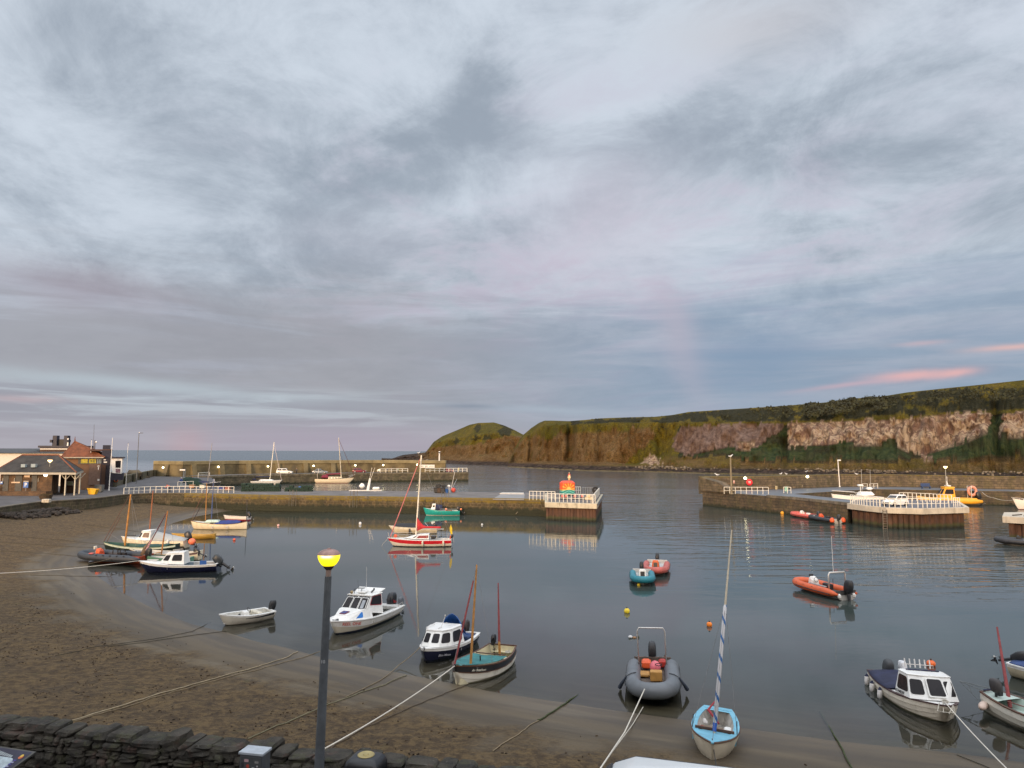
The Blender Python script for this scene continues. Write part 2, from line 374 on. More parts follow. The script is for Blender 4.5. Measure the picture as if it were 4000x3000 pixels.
sdn = g.node('ShaderNodeAttribute', attribute_name='sd').outputs['Fac']; arn = g.node('ShaderNodeAttribute', attribute_name='arc').outputs['Fac']
pos = g.node('ShaderNodeNewGeometry').outputs['Position']; sv = g.comb(g.m('MULTIPLY', sdn, 1.0), g.m('MULTIPLY', arn, .10))
nw = g.noise(pos, .35, 5, .6)
dry = g.step(g.m('ADD', sdn, g.m('MULTIPLY', g.m('SUBTRACT', nw, .5), 8.0)), 3.2, 6.2)
streak = g.noise(sv, 1.1, 7, .62, .35); streak2 = g.noise(g.mapv(sv, (1, 1, 1), (8, 4, 0)), .45, 5, .6, .3)
wetc = g.mix(g.step(streak, .40, .64), (.058, .042, .023), (.094, .070, .040))
wetc = g.mix(g.m('MULTIPLY', g.step(streak2, .50, .66), .6), wetc, (.138, .110, .070))
cl1 = g.noise(g.mapv(pos, (1, 1.0, 1)), 2.6, 9, .70, .5); cl2 = g.noise(g.mapv(pos, (1, 1, 1), (3, 8, 0)), .55, 6, .6, .3)
cl3 = g.noise(g.mapv(pos, (.8, 1.5, 1), (1, 8, 0)), 6.5, 7, .72, 1.2)
dryc = g.mix(g.step(cl1, .38, .60), (.058, .035, .014), (.138, .090, .037))
dryc = g.mix(g.m('MULTIPLY', g.m('MULTIPLY', g.step(cl3, .50, .60), g.step(cl2, .34, .56)), .85), dryc, (.026, .015, .008))
dryc = g.mix(g.m('MULTIPLY', g.step(cl2, .54, .72), .4), dryc, (.052, .036, .020))
dryc = g.mix(g.m('MULTIPLY', g.step(g.noise(pos, .9, 5, .6), .62, .74), .28), dryc, (.075, .078, .026))
cc = g.mix(dry, wetc, dryc); fine = g.noise(pos, 28, 5, .7)
cc = g.mix(.8, cc, g.mix(g.step(fine, .3, .7), (.82, .82, .82), (1.12, 1.12, 1.12)), 'MULTIPLY')
cc = g.mix(g.step(sdn, .0, -9.0), cc, (.052, .054, .042))
g.put(p.inputs['Base Color'], cc)
g.put(p.inputs['Roughness'], g.m('ADD', g.step(g.m('ADD', sdn, g.m('MULTIPLY', g.m('SUBTRACT', streak, .5), 4)), .0, 4.5, .42, .80), g.m('MULTIPLY', dry, .2)))
b = g.node('ShaderNodeBump'); b.inputs['Distance'].default_value = 1.0
hgt = g.m('ADD', g.m('MULTIPLY', g.m('MULTIPLY', dry, g.m('ADD', cl1, g.m('MULTIPLY', cl3, .8))), .12), g.m('ADD', g.m('MULTIPLY', streak, .010), g.m('MULTIPLY', fine, .006)))
g.put(b.inputs['Height'], hgt); g.l.new(b.outputs[0], p.inputs['Normal'])
me.materials.append(m); bo = bpy.data.objects.new('beach', me); COL.objects.link(bo); structure(bo)

# seabed / ground sheet reaching to the horizon
far = MB(); far.add([(-15000, -6000, -2.9), (15000, -6000, -2.9), (15000, 18000, -2.9), (-15000, 18000, -2.9)], [(0, 1, 2, 3)])
structure(far.build('ground', M('seabed', (.05, .05, .04), .9)))

# water: fine sheet where it shoals on the sand, wide sheet to the horizon
x0, x1, y0, y1 = -55, 45, 14, 128
xs = np.arange(x0, x1 + .1, 1.0); ys = np.arange(y0, y1 + .1, 1.0)
vs, fs, sd, arc = grid_mesh('water', xs, ys, lambda P, s: np.zeros(len(P)), None, None)
vs = vs.tolist(); fs = fs.tolist(); o = len(vs); sdl = sd.tolist()
ring = [(x0, y0), (x1, y0), (x1, y1), (x0, y1)]; big = [(-15000, -3000), (15000, -3000), (15000, 18000), (-15000, 18000)]
vs += [(a, b_, 0) for a, b_ in ring + big]; sdl += [-30] * 8
fs += [(o + 4, o + 5, o + 1, o), (o + 5, o + 6, o + 2, o + 1), (o + 6, o + 7, o + 3, o + 2), (o + 7, o + 4, o, o + 3)]
me = bpy.data.meshes.new('water'); me.from_pydata(vs, [], fs)
at_ = me.attributes.new('sd', 'FLOAT', 'POINT'); at_.data.foreach_set('value', np.array(sdl, dtype=np.float32))
m, g, p, out = newmat('sea_water'); g.n.remove(p)
sdn = g.node('ShaderNodeAttribute', attribute_name='sd').outputs['Fac']; pos = g.node('ShaderNodeNewGeometry').outputs['Position']; PX, PY, PZ = g.xyz(pos)
deep = g.step(g.m('MULTIPLY', sdn, -1), .2, 19.0); patch = g.noise(g.mapv(pos, (.6, 1, 1)), .06, 5, .6, .8)
body = g.mix(g.step(patch, .35, .65), (.040, .056, .050), (.058, .066, .062))
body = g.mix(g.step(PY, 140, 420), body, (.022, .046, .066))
df = g.node('ShaderNodeBsdfDiffuse'); g.put(df.inputs[0], body); tr = g.node('ShaderNodeBsdfTransparent'); tr.inputs[0].default_value = (.80, .83, .80, 1)
mx1 = g.node('ShaderNodeMixShader'); g.put(mx1.inputs[0], g.m('ADD', g.m('MULTIPLY', deep, .93), .02)); g.l.new(tr.outputs[0], mx1.inputs[1]); g.l.new(df.outputs[0], mx1.inputs[2])
# ripples: calm on the left, wind lanes from the harbour mouth to the right
rx = g.step(g.m('ADD', PX, g.m('MULTIPLY', g.m('SUBTRACT', g.noise(pos, .05, 4, .6, .6), .5), 34)), 2, 26); ry = g.step(PY, 42, 62)
lane = g.m('MULTIPLY', rx, ry); sea = g.step(PY, 118, 150)
w1 = g.noise(g.mapv(pos, (.14, .62, 1), (0, 0, 0), (0, 0, R(-8))), 1.0, 3, .5, .6); w2 = g.noise(g.mapv(pos, (.5, 1.3, 1), (4, 2, 0), (0, 0, R(12))), 1.6, 3, .55, .4)
w3 = g.noise(g.mapv(pos, (.06, .16, 1), (9, 2, 0), (0, 0, R(5))), 1.0, 3, .55, .4)
pt = g.step(g.noise(g.mapv(pos, (.35, 1.2, 1), (1, 2, 0)), .05, 5, .6, .6), .42, .60)
hh = g.m('ADD', g.m('MULTIPLY', w1, g.m('MULTIPLY', lane, .105)), g.m('MULTIPLY', w2, g.m('ADD', .0035, g.m('ADD', g.m('MULTIPLY', lane, .012), g.m('MULTIPLY', sea, g.m('MULTIPLY', pt, .07))))))
hh = g.m('ADD', hh, g.m('MULTIPLY', w3, g.m('MULTIPLY', sea, .25)))
bmp = g.node('ShaderNodeBump'); bmp.inputs['Distance'].default_value = 1.0; g.put(bmp.inputs['Height'], hh)
gl = g.node('ShaderNodeBsdfGlossy'); g.put(gl.inputs['Roughness'], g.m('ADD', .02, g.m('MULTIPLY', g.m('ADD', sea, g.step(PY, 250, 900)), .10))); gl.inputs[0].default_value = (.92, .94, .96, 1)
g.l.new(bmp.outputs[0], gl.inputs['Normal'])
fr = g.node('ShaderNodeFresnel'); fr.inputs[0].default_value = 1.33; g.l.new(bmp.outputs[0], fr.inputs['Normal'])
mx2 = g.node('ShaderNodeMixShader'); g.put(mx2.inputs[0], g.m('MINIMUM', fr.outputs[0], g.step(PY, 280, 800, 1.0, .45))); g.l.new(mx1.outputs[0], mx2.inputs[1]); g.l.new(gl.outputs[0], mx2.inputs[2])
g.l.new(mx2.outputs[0], out.inputs[0])
me.materials.append(m); wob = bpy.data.objects.new('water', me); COL.objects.link(wob); structure(wob)

# ================================================================== QUAYS, PIERS, WALLS
asphalt = M('asphalt', (.075, .072, .075), .8, .35, .5, bump=.01, bscale=12)
concd = M('deck_concrete', (.135, .125, .120), .8, .30, .35, bump=.01, bscale=9, dirt=.25)
LD = 2.6
sw = [V(-36, 24), V(-47, 33), V(-58, 48), V(-65, 68)] + [gp(a, b_, LD).xy for a, b_ in [(0, 1985), (80, 1973), (160, 1962), (250, 1957), (342, 1951), (420, 1943), (475, 1935), (540, 1931), (600, 1929)]]
mpf = [gp(a, b_, LD).xy for a, b_ in [(720, 1929), (850, 1931), (1000, 1935), (1200, 1938), (1400, 1941), (1600, 1944), (1850, 1948), (2050, 1951), (2136, 1953.5)]]
mpb = [gp(2136, 1925, LD).xy, gp(2050, 1925, LD).xy, gp(1600, 1919, LD).xy, gp(1228, 1917, LD).xy, gp(1000, 1917, LD).xy, gp(880, 1917, LD).xy]
oqf = [gp(825, 1861, 2.9).xy, gp(1000, 1855, 2.9).xy, gp(1244, 1851, 2.9).xy, gp(1485, 1848, 2.9).xy, gp(1830, 1845.5, 2.9).xy]
lowall = [gp(447, 1902, LD).xy, gp(520, 1880, LD).xy, gp(600, 1860, LD).xy]
def off(pts, d):
    r = []
    for i, p_ in enumerate(pts):
        t = (pts[min(i + 1, len(pts) - 1)] - pts[max(i - 1, 0)]).normalized(); r.append(p_ + V(-t.y, t.x) * d)
    return r
opb = off(oqf, 11)               # foot of the breakwater parapet
land = sw + mpf[:1] + [gp(760, 1917, LD).xy, gp(880, 1917, LD).xy] + [oqf[0]] + [lowall[2], lowall[1], lowall[0]] + [V(-95, 160), V(-230, 170), V(-230, 5), V(-36, 5)]
mb = MB(); mb.prism([tuple(q) for q in land], -2.8, LD)
structure(mb.build('road', asphalt))
seaw = stone('seawall_stone', (.090, .074, .045), (.055, .046, .030), (.17, .145, .10), .7, .46, algae=.95, amt=.7, moss=(.050, .050, .022))
t = thing('sea_wall', 'long curving rubble stone sea wall holding up the left-hand road above the sand', 'sea wall', (0, 0, 0))
swo = [q + V(.25, -.25) for q in sw] + [mpf[0] + V(0, -.02)]
MB().strip(swo, -1, LD + .02, .6).build('wall', seaw, t)
MB().strip([q + V(.06, -.06) for q in swo], LD + .022, LD + .16, .75).build('coping', stone('coping', (.15, .13, .10), (.11, .10, .08), (.05, .045, .04), 1.4, .5, amt=.4), t)
# middle pier
pierst = stone('pier_stone', (.095, .070, .032), (.052, .040, .022), (.19, .16, .10), .62, .46, algae=1.15, lich=(2.35, (.19, .135, .016)), amt=.62, moss=(.045, .042, .016))
t = thing('pier', 'long middle stone pier with ochre lichen and weed, running across to its white concrete head', 'pier')
MB().prism([tuple(q) for q in mpf + mpb[:-1] + [gp(760, 1917, LD).xy]], -2.8, LD + .004, mi=0, mi_top=1).build('pier_body', [pierst, concd], t)
MB().strip([q + V(0, -.05) for q in mpf], LD - .32, LD + .12, .7).build('coping', stone('pier_coping', (.19, .165, .115), (.14, .12, .085), (.08, .07, .05), 1.6, .6, amt=.35, lich=(2.6, (.16, .12, .03))), t)
slab = M('pale_slab', (.24, .245, .25), .75, .12, .6)
MB().prism([tuple(gp(a, b_, LD + .02).xy) for a, b_ in [(1925, 1949), (2047, 1951), (2050, 1930), (1960, 1928)]], LD - .1, LD + .03).build('access_ramp', slab, t)
MB().prism([tuple(gp(a, b_, LD + .02).xy) for a, b_ in [(1952, 1930), (2046, 1931), (2046, 1927), (1962, 1926)]], LD - .1, LD + .16).build('kerb', M('kerb_white', (.5, .48, .44), .7), t)
# concrete head of the pier on sheet piles
HD = 2.72
rust = None
m, g, p, out = newmat('sheet_pile'); pos = g.node('ShaderNodeNewGeometry').outputs['Position']; z = g.xyz(pos)[2]; nn = g.noise(g.mapv(pos, (1, 1, .25)), 1.6, 7, .65)
cc = g.mix(g.step(nn, .35, .65), (.050, .024, .016), (.115, .058, .034)); cc = g.mix(g.step(g.m('ADD', z, g.m('MULTIPLY', nn, .9)), 1.35, .85), cc, (.045, .050, .018))
cc = g.mix(g.step(g.m('ADD', z, g.m('MULTIPLY', nn, .5)), .75, .35), cc, (.012, .014, .008)); g.put(p.inputs['Base Color'], cc); p.inputs['Roughness'].default_value = .8; pile_m = m
headc = M('head_concrete', (.54, .49, .37), .8, .14, .8, dirt=.7)
def piles(poly, z0, z1, pitch=.9, dep=.16):
    pts = []; n = len(poly)
    for i in range(n):
        a, b_ = V(*poly[i]), V(*poly[(i + 1) % n]); L = (b_ - a).length; k = max(1, int(L / pitch)); tt = (b_ - a) / k; nn = V(tt.y, -tt.x).normalized()
        for j in range(k):
            q = a + tt * j; pts += [q, q + tt * .32, q + tt * .5 - nn * dep, q + tt * .82 - nn * dep]
    mb = MB(); mb.loft([[(q.x, q.y, z) for q in pts] for z in (z0, z1)]); return mb
def ccw(poly):
    a = sum(poly[i][0] * poly[(i + 1) % len(poly)][1] - poly[(i + 1) % len(poly)][0] * poly[i][1] for i in range(len(poly))); return poly if a > 0 else poly[::-1]
def grow(poly, d):
    c_ = V(sum(q[0] for q in poly) / len(poly), sum(q[1] for q in poly) / len(poly)); return [tuple(V(*q) + (V(*q) - c_).normalized() * d) for q in poly]
head = [tuple(gp(a, b_, HD).xy) for a, b_ in [(2128, 1962), (2332, 1968), (2355, 1931), (2130, 1926)]]
t = thing('landing_stage', 'square pale concrete pier head on rusty sheet piles at the tip of the middle pier', 'pier head')
piles(grow(ccw(head), -.5), -2.8, HD - .72).build('sheet_piling', pile_m, t)
MB().prism(ccw(head), HD - .75, HD).build('cap_slab', headc, t, bevel=.04)
MB().prism(ccw(grow(head, -.8)), HD + .001, HD + .01).build('deck_surface', concd, t)
a_, b_ = V(*head[1]), V(*head[2]); nv = (b_ - a_).normalized(); side = V(nv.y, -nv.x)
MB().strip([a_ + nv * .6 - side * .55, b_ - side * .55 - nv * .3], HD + .01, HD + 1.15, .16).build('barrier_panel', M('white_panel', (.62, .58, .50), .5, .1), t)
MB().tube([(*(a_ + side * .12), HD - .2), (*(b_ + side * .12), HD - .2)], .14, 8).build('fender_rail', M('blackrub', (.05, .05, .055), .6), t)

# outer breakwater
t = thing('breakwater', 'tall concrete breakwater with buttressed parapet and a low quay, far across the water', 'breakwater')
bwst = stone('quay_stone', (.125, .110, .075), (.080, .072, .052), (.055, .05, .04), 1.2, .5, algae=.5, amt=.4)
MB().prism([tuple(q) for q in oqf + opb[::-1]], -2.8, 2.9, mi=0, mi_top=1).build('quay_deck', [bwst, concd], t)
MB().strip([q + V(.1, -.15) for q in oqf], 2.5, 3.05, .6).build('quay_coping', stone('quay_cop', (.17, .155, .12), (.13, .12, .09), (.06, .05, .04), 2.0, .6, amt=.3), t)
parm = M('parapet_concrete', (.145, .115, .056), .85, .5, .25, bump=.03, bscale=3, dirt=.55)
parp = [lowall[2] + V(-1.0, 1.5), opb[0] + V(-1, 0)] + opb[1:4] + [gp(1737, 1846, 2.9).xy + V(0, 2)]
PT = 7.05
MB().strip(parp, -2, [4.6, PT - .9, PT - .9, PT - .95, PT - .95, PT - 1.0][:len(parp)] if False else PT - 1.0, 3.0).build('parapet_wall', parm, t)
MB().strip([q + V(.1, -.3) for q in parp], PT - 1.0, PT, 3.4).build('parapet_cap', M('parapet_cap', (.225, .185, .095), .85, .25, .3, dirt=.4), t, bevel=.08)
but = []; Ls = [(parp[i + 1] - parp[i]).length for i in range(len(parp) - 1)]
dpos = 6.0
while dpos < sum(Ls) - 30:
    q = dpos; i = 0
    while q > Ls[i]: q -= Ls[i]; i += 1
    tt = (parp[i + 1] - parp[i]).normalized(); c0 = parp[i] + tt * q; nn = V(tt.y, -tt.x); mbb = MB()
    vs_ = []
    for z, e in ((2.88, 1.25), (PT - 1.02, .45)):
        for a in (-.75, .75): vs_ += [(*(c0 + tt * a + nn * e), z), (*(c0 + tt * a - nn * .3), z)]
    mbb.add(vs_, [(0, 2, 6, 4), (0, 4, 5, 1), (2, 3, 7, 6), (4, 6, 7, 5)]); mbb.build('buttress', parm, t); dpos += 9.2
# stairs up to the light and the speed sign on its end
se = gp(1727, 1842, 2.9).xy; t2 = (parp[-1] - parp[-2]).normalized(); n2 = V(t2.y, -t2.x)
sb = se - t2 * 13 + n2 * .8
mbb = MB()
for k in range(13):
    c0 = sb + t2 * (k * .62); mbb.box((c0.x, c0.y, 2.9 + (k + 1) * .125), (.62, 1.2, (k + 1) * .25), math.atan2(t2.y, t2.x))
mbb.build('stairs', parm, t)
wh = M('white_paint', (.78, .77, .73), .45, .08, 3, dirt=.15)
mbb = MB(); p0, p1 = V(*(sb + n2 * .7), 3.9), V(*(sb + t2 * 8 + n2 * .7), 7.3)
mbb.tube([p0, p1], .06); mbb.tube([p0 + V(0, 0, -.5), p1 + V(0, 0, -.5)], .05)
for k in range(6):
    q = p0.lerp(p1, k / 5); mbb.tube([q, q + V(0, 0, -1.0)], .05)
mbb.build('stair_rail', M('rail_grey', (.42, .40, .34), .5), t)
# small white harbour light on the parapet end
t = thing('harbour_light', 'small white harbour light on the right end of the far breakwater parapet', 'beacon', (*at(1716, 1800, 238).xy, PT))
q = at(1716, 1800, 238)
MB().lathe([(.30, 0), (.30, .1), (.22, .12), (.22, 2.3), (.34, 2.35), (.34, 2.45)], (0, 0, 0), 10).build('tower', wh, t, smooth=True)
MB().lathe([(.24, 2.45), (.24, 2.85)], (0, 0, 0), 10).build('lantern', M('glass_dark', (.03, .035, .04), .15), t)
MB().lathe([(.34, 2.85), (.26, 3.0), (.04, 3.15)], (0, 0, 0), 10).build('lantern_cap', wh, t)
# speed limit board
black = M('black_paint', (.012, .012, .013), .45)
a_, b_ = at(1642, 1810, 240), at(1699, 1811, 240); t = thing('speed_sign', 'long white board with black capitals SPEED LIMIT 3 KNOTS on the far parapet', 'sign', (*((a_ + b_) / 2 + V(0, -1.2, -.9)),))
MB().box((0, 0, 0), ((b_ - a_).length * 1.02, .06, 1.0)).build('board', wh, t, bevel=.02)
for wd_, x_ in (('SPEED', -1.78), ('LIMIT', -.22), ('3', .78), ('KNOTS', 1.82)): text_mesh(wd_, .50, black, 'lettering', t, frame((x_, -.05, 0), (1, 0, 0), (0, -1, 0)))
# low boundary wall from the building to the breakwater
t = thing('boundary_wall', 'low mossy stone wall along the seaward edge of the road beside the tall breakwater', 'wall')
lw = stone('lowwall', (.135, .12, .075), (.10, .09, .06), (.07, .065, .05), 1.1, .4, amt=.6)
MB().strip(lowall + [lowall[2] + V(3, 6)], LD - .5, 4.4, .7).build('wall', lw, t)
mbb = MB()
for k in range(6):
    q = lowall[0].lerp(lowall[2], k / 5); mbb.box((q.x + .2, q.y - .2, 3.5), (.5, .7, 1.9), .9)
mbb.build('piers', lw, t)

# south pier with its parapet, spur and steel jetty
spf = [V(36.9, 138.6), V(43.7, 123), V(46.4, 117.6), V(49.2, 105.2)]
spi = [V(54.0, 113.5), V(50.9, 129.3), V(74, 147.3), V(99.9, 139.8), V(150, 121)]
spp = [V(37.6, 139.9), V(44, 141.5), V(52.8, 144.2), V(64, 151), V(71.9, 156.2), V(84.9, 156.8), V(104.8, 146.5), V(150, 128)]
sps = stone('south_pier_stone', (.115, .088, .055), (.072, .058, .040), (.052, .045, .036), 1.15, .5, algae=.35, amt=.45, moss=(.062, .058, .02), mortar_size=.04, bump=.06)
t = thing('pier', 'stone south pier with big squared blocks, high parapet and a spur towards the steel jetty', 'pier')
MB().prism([tuple(q) for q in spf + spi + [V(150, 133)] + off(spp, .5)[::-1][1:]], -2.8, 2.8, mi=0, mi_top=1).build('pier_body', [sps, M('wet_deck', (.115, .125, .140), .45, .35, .3)], t)
par2 = stone('parapet_stone', (.155, .122, .080), (.105, .085, .058), (.06, .052, .04), 1.1, .48, amt=.5, lich=(5.6, (.16, .115, .02)), moss=(.07, .06, .02), bump=.06)
MB().strip(spp, 2.0, 5.45, 2.2).build('parapet', par2, t)
MB().strip([V(36.6, 138.9), V(38.6, 133.6), V(39.7, 131.3)], 2.8, [5.4, 4.6, 3.4], 1.6).build('pier_end_wall', par2, t)
MB().strip([q + V(-.05, -.05) for q in spf[1:]], 2.55, 2.95, .8).build('coping', stone('sp_cop', (.17, .155, .13), (.13, .12, .10), (.06, .05, .04), 1.5, .6, amt=.3), t)
jf = [V(49.0, 104.9), V(49.7, 100.5), V(50.8, 97.3), V(54.8, 95.8), V(62.7, 98.4), V(69.8, 112.2), V(61.4, 114.2), V(54.2, 113.6)]
t = thing('jetty', 'concrete capped jetty on rusty steel sheet piles where the white hatchback is parked', 'jetty')
jp = ccw([tuple(q) for q in jf])
piles(grow(jp, -.7), -2.8, 2.1, 1.25, .35).build('sheet_piling', pile_m, t)
jcon = M('jetty_concrete', (.52, .47, .38), .8, .16, .7, dirt=.5)
MB().prism(jp, 2.08, 2.86).build('cap_slab', jcon, t, bevel=.04)
MB().prism(ccw(grow(jp, -.6)), 2.861, 2.875).build('deck_surface', M('jetty_deck', (.11, .11, .125), .6, .2, .5), t)
mbb = MB(); q = at(3451, 1990, 97.2)
for s_ in (-.28, .28): mbb.tube([(q.x + s_, q.y - .35, 2.6), (q.x + s_, q.y - .25, -.5)], .05)
for k in range(9): mbb.tube([(q.x - .28, q.y - .3, 2.4 - k * .33), (q.x + .28, q.y - .3, 2.4 - k * .33)], .035, 5)
mbb.build('ladder', M('old_steel', (.16, .13, .10), .7), t)
t = thing('jetty', 'small concrete capped landing on dark piles cut off by the right edge of the photo', 'jetty')
fj = ccw([(58.0, 85.0), (61.0, 81.8), (80, 83), (80, 93), (62, 90.5)])
piles(grow(fj, -.8), -2.8, 2.1, 1.25, .35).build('sheet_piling', pile_m, t); MB().prism(fj, 2.08, 2.85).build('cap_slab', jcon, t, bevel=.04)
for k in range(10): MB().tube([(59.6 + k * .8, 85.6 - (k % 3) * .8, 2.90), (60.3 + k * .8, 84.9 - (k % 4) * .5, 3.05 + .1 * (k % 2))], .07, 5).build('timber', M('drift', (.06, .05, .045), .9), t)
# riprap behind the boundary wall
def rock(mb, c, r, sd_=0, n=7):
    random.seed(int(c[0] * 97 + c[1] * 31 + sd_)); rings = []
    for i in range(1, 5):
        a = math.pi * i / 5 - math.pi / 2
        rings.append([(c[0] + r * random.uniform(.75, 1.15) * math.cos(a) * math.cos(6.283 * k / n), c[1] + r * random.uniform(.75, 1.15) * math.cos(a) * math.sin(6.283 * k / n), c[2] + r * .75 * random.uniform(.85, 1.1) * math.sin(a)) for k in range(n)])
    mb.loft(rings)
rockm = M('shore_rock', (.13, .10, .06), .9, .5, .5, bump=.08, bscale=2)
mb = MB()
for k in range(60):
    random.seed(k); f_ = random.random(); q = (lowall[0] + V(-13, 8)).lerp(lowall[2] + V(-6, 10), f_); rock(mb, (q.x + random.uniform(-4, 4), q.y + random.uniform(-2, 6), random.uniform(2.0, 4.2 if f_ < .5 else 2.5)), random.uniform(1.0, 2.2), k)
structure(mb.build('rocks', rockm))
mb = MB()
for k in range(240):
    random.seed(k + 500); f_ = random.random() ** 1.6; q = sw[4].lerp(sw[7], random.random()) + V(.6 + f_ * 3.2, -.5 - random.random() * 1.2)
    rock(mb, (q.x, q.y, sand_z(q.x, q.y) + .1 + .35 * (1 - f_)), random.uniform(.12, .42), k, 6)
o = mb.build('weedy_rocks', M('weed_rock', (.040, .030, .022), .9, .5, 2, bump=.05, bscale=6)); tag(o, kind='stuff', label='dark weed-covered rubble heaped at the foot of the left sea wall', cat='rubble')

mb = MB(); random.seed(77); P_ = []
while len(P_) < 15000: P_.append((random.uniform(-34, 14), random.uniform(13, 60) ** 1.0))
sdv, _a = shore_sd(np.array(P_)); cnt = 0
for (x, y), d_ in zip(P_, sdv):
    if d_ < 2.4 or (d_ < 5 and random.random() > .10): continue
    if mnoise.noise((x * .5, y * .5, 4.4)) + .5 * mnoise.noise((x * 1.7, y * 1.7, 2)) < .05: continue
    z = float(beach_h(np.array([d_]))[0]); z += (mnoise.noise((x * .35, y * .35, 3.3)) * .09 + mnoise.noise((x * 1.3, y * 1.3, 1.1)) * .035) * 1.2 * min(1, max(0, (d_ - 3.6) / 4)); r_ = random.uniform(.015, .10) ** 1.15; a0 = random.uniform(0, 6.28); n_ = 6; k_ = random.uniform(.25, .6)
    top = [(x + r_ * math.cos(a0) * math.cos(q) * random.uniform(.6, 1.3) - r_ * k_ * math.sin(a0) * math.sin(q), y + r_ * math.sin(a0) * math.cos(q) * random.uniform(.6, 1.3) + r_ * k_ * math.cos(a0) * math.sin(q)) for q in [j * 6.283 / n_ for j in range(n_)]]
    mb.loft([[(a, b_, z - .04) for a, b_ in top], [(a * .8 + x * .2, b_ * .8 + y * .2, z + random.uniform(.015, .045)) for a, b_ in top]], cap0=False); cnt += 1
o = mb.build('seaweed_scraps', M('weed_scrap', (.050, .031, .015), .9, .6, 1.2)); tag(o, 'dark scraps of dried seaweed scattered over the dry sand', 'seaweed', kind='stuff')

# ================================================================== HEADLAND
def interp(tab, x):
    xs_ = [a for a, b_ in tab]; return float(np.interp(x, xs_, [b_ for a, b_ in tab]))
def inpoly(x, y, poly):
    r = False; j = len(poly) - 1
    for i in range(len(poly)):
        xi, yi = poly[i]; xj, yj = poly[j]
        if (yi > y) != (yj > y) and x < (xj - xi) * (y - yi) / (yj - yi) + xi: r = not r
        j = i
    return r
def N(x, y, z=0, o=4):
    return mnoise.fractal((x, y, z), 1.0, 2.0, o)
m, g, p, out = newmat('headland')
ca = g.node('ShaderNodeAttribute', attribute_name='zone').outputs['Color']; cr, cgr, cb = g.node('ShaderNodeSeparateColor').outputs[:3]
sepn = g.n[-1] if False else [n for n in g.n if n.type == 'SEPARATE_COLOR'][0]; g.l.new(ca, sepn.inputs[0])
drk = g.node('ShaderNodeAttribute', attribute_name='bush').outputs['Fac']; pos = g.node('ShaderNodeNewGeometry').outputs['Position']
n1 = g.noise(pos, .05, 7, .65); n2 = g.noise(pos, .35, 7, .7, .4); n3 = g.noise(g.mapv(pos, (1, 1, 1.6)), 1.1, 6, .72); n4 = g.noise(g.mapv(pos, (1, 1, .5), (3, 3, 3)), .16, 7, .68, 1.2)
grass = g.mix(g.step(n1, .36, .64), (.080, .072, .007), (.150, .112, .012)); grass = g.mix(g.m('MULTIPLY', g.step(n2, .42, .62), .6), grass, (.070, .052, .020))
grass = g.mix(.9, grass, g.mix(g.step(n3, .32, .66), (.45, .5, .45), (1.35, 1.35, 1.3)), 'MULTIPLY')
bush = g.mix(g.step(n3, .36, .62), (.010, .014, .006), (.040, .036, .015))
lush = g.mix(g.step(n2, .38, .62), (.016, .033, .012), (.052, .068, .022)); lush = g.mix(g.m('MULTIPLY', g.step(n1, .48, .62), .6), lush, (.055, .050, .022))
grass = g.mix(g.step(drk, .5, 0.0), bush, grass)
grass = g.mix(g.step(drk, 1.2, 1.8), grass, lush)
crk = g.node('ShaderNodeTexVoronoi', feature='DISTANCE_TO_EDGE'); crk.inputs['Scale'].default_value = .16
g.put(crk.inputs['Vector'], g.mapv(g.m('ADD', 0, 0), (1, 1, 1)) if False else g.mapv(pos, (1, .5, .8), (0, 0, 0), (0, R(35), 0)))
cream = g.step(n4, .42, .56)
rockp = g.mix(cream, (.215, .135, .100), (.46, .35, .24)); rockp = g.mix(g.m('MULTIPLY', g.step(n2, .53, .64), .7), rockp, (.105, .066, .055))
rockp = g.mix(g.m('MULTIPLY', g.step(crk.outputs[0], .10, .0), .55), rockp, (.06, .042, .03)); rockp = g.mix(g.m('MULTIPLY', g.step(n3, .58, .70), .3), rockp, (.42, .34, .26))
rockv = g.mix(g.step(n2, .36, .64), (.110, .072, .060), (.225, .160, .130)); rockv = g.mix(g.step(n3, .63, .70), rockv, (.34, .28, .22)); rockv = g.mix(g.step(n4, .66, .70), rockv, (.42, .32, .22))
heath = g.mix(g.step(n1, .38, .62), (.105, .054, .014), (.150, .092, .034)); heath = g.mix(g.m('MULTIPLY', g.step(n2, .40, .66), .6), heath, (.20, .132, .068)); heath = g.mix(g.m('MULTIPLY', g.step(n4, .52, .62), .5), heath, (.065, .062, .018))
heath = g.mix(.9, heath, g.mix(g.step(n3, .34, .64), (.45, .45, .45), (1.3, 1.3, 1.3)), 'MULTIPLY'); heath = g.mix(g.step(g.noise(pos, 1.6, 4, .8), .66, .72), heath, (.38, .33, .27))
shr = g.mix(g.step(n2, .4, .62), (.018, .013, .010), (.080, .055, .042))
cc = g.mix(sepn.outputs[1], grass, heath); cc = g.mix(sepn.outputs[0], cc, rockp); cc = g.mix(g.node('ShaderNodeAttribute', attribute_name='violet').outputs['Fac'], cc, rockv)
cc = g.mix(sepn.outputs[2], cc, shr); cc = g.mix(g.node('ShaderNodeAttribute', attribute_name='tan').outputs['Fac'], cc, g.mix(n3, (.11, .085, .045), (.19, .15, .085)))
g.put(p.inputs['Base Color'], cc); p.inputs['Roughness'].default_value = .95; p.inputs['Specular IOR Level'].default_value = .15
b = g.node('ShaderNodeBump'); b.inputs['Distance'].default_value = 1.0
g.put(b.inputs['Height'], g.m('ADD', g.m('MULTIPLY', n2, 2.6), g.m('MULTIPLY', n3, 1.1))); g.l.new(b.outputs[0], p.inputs['Normal']); HL = m

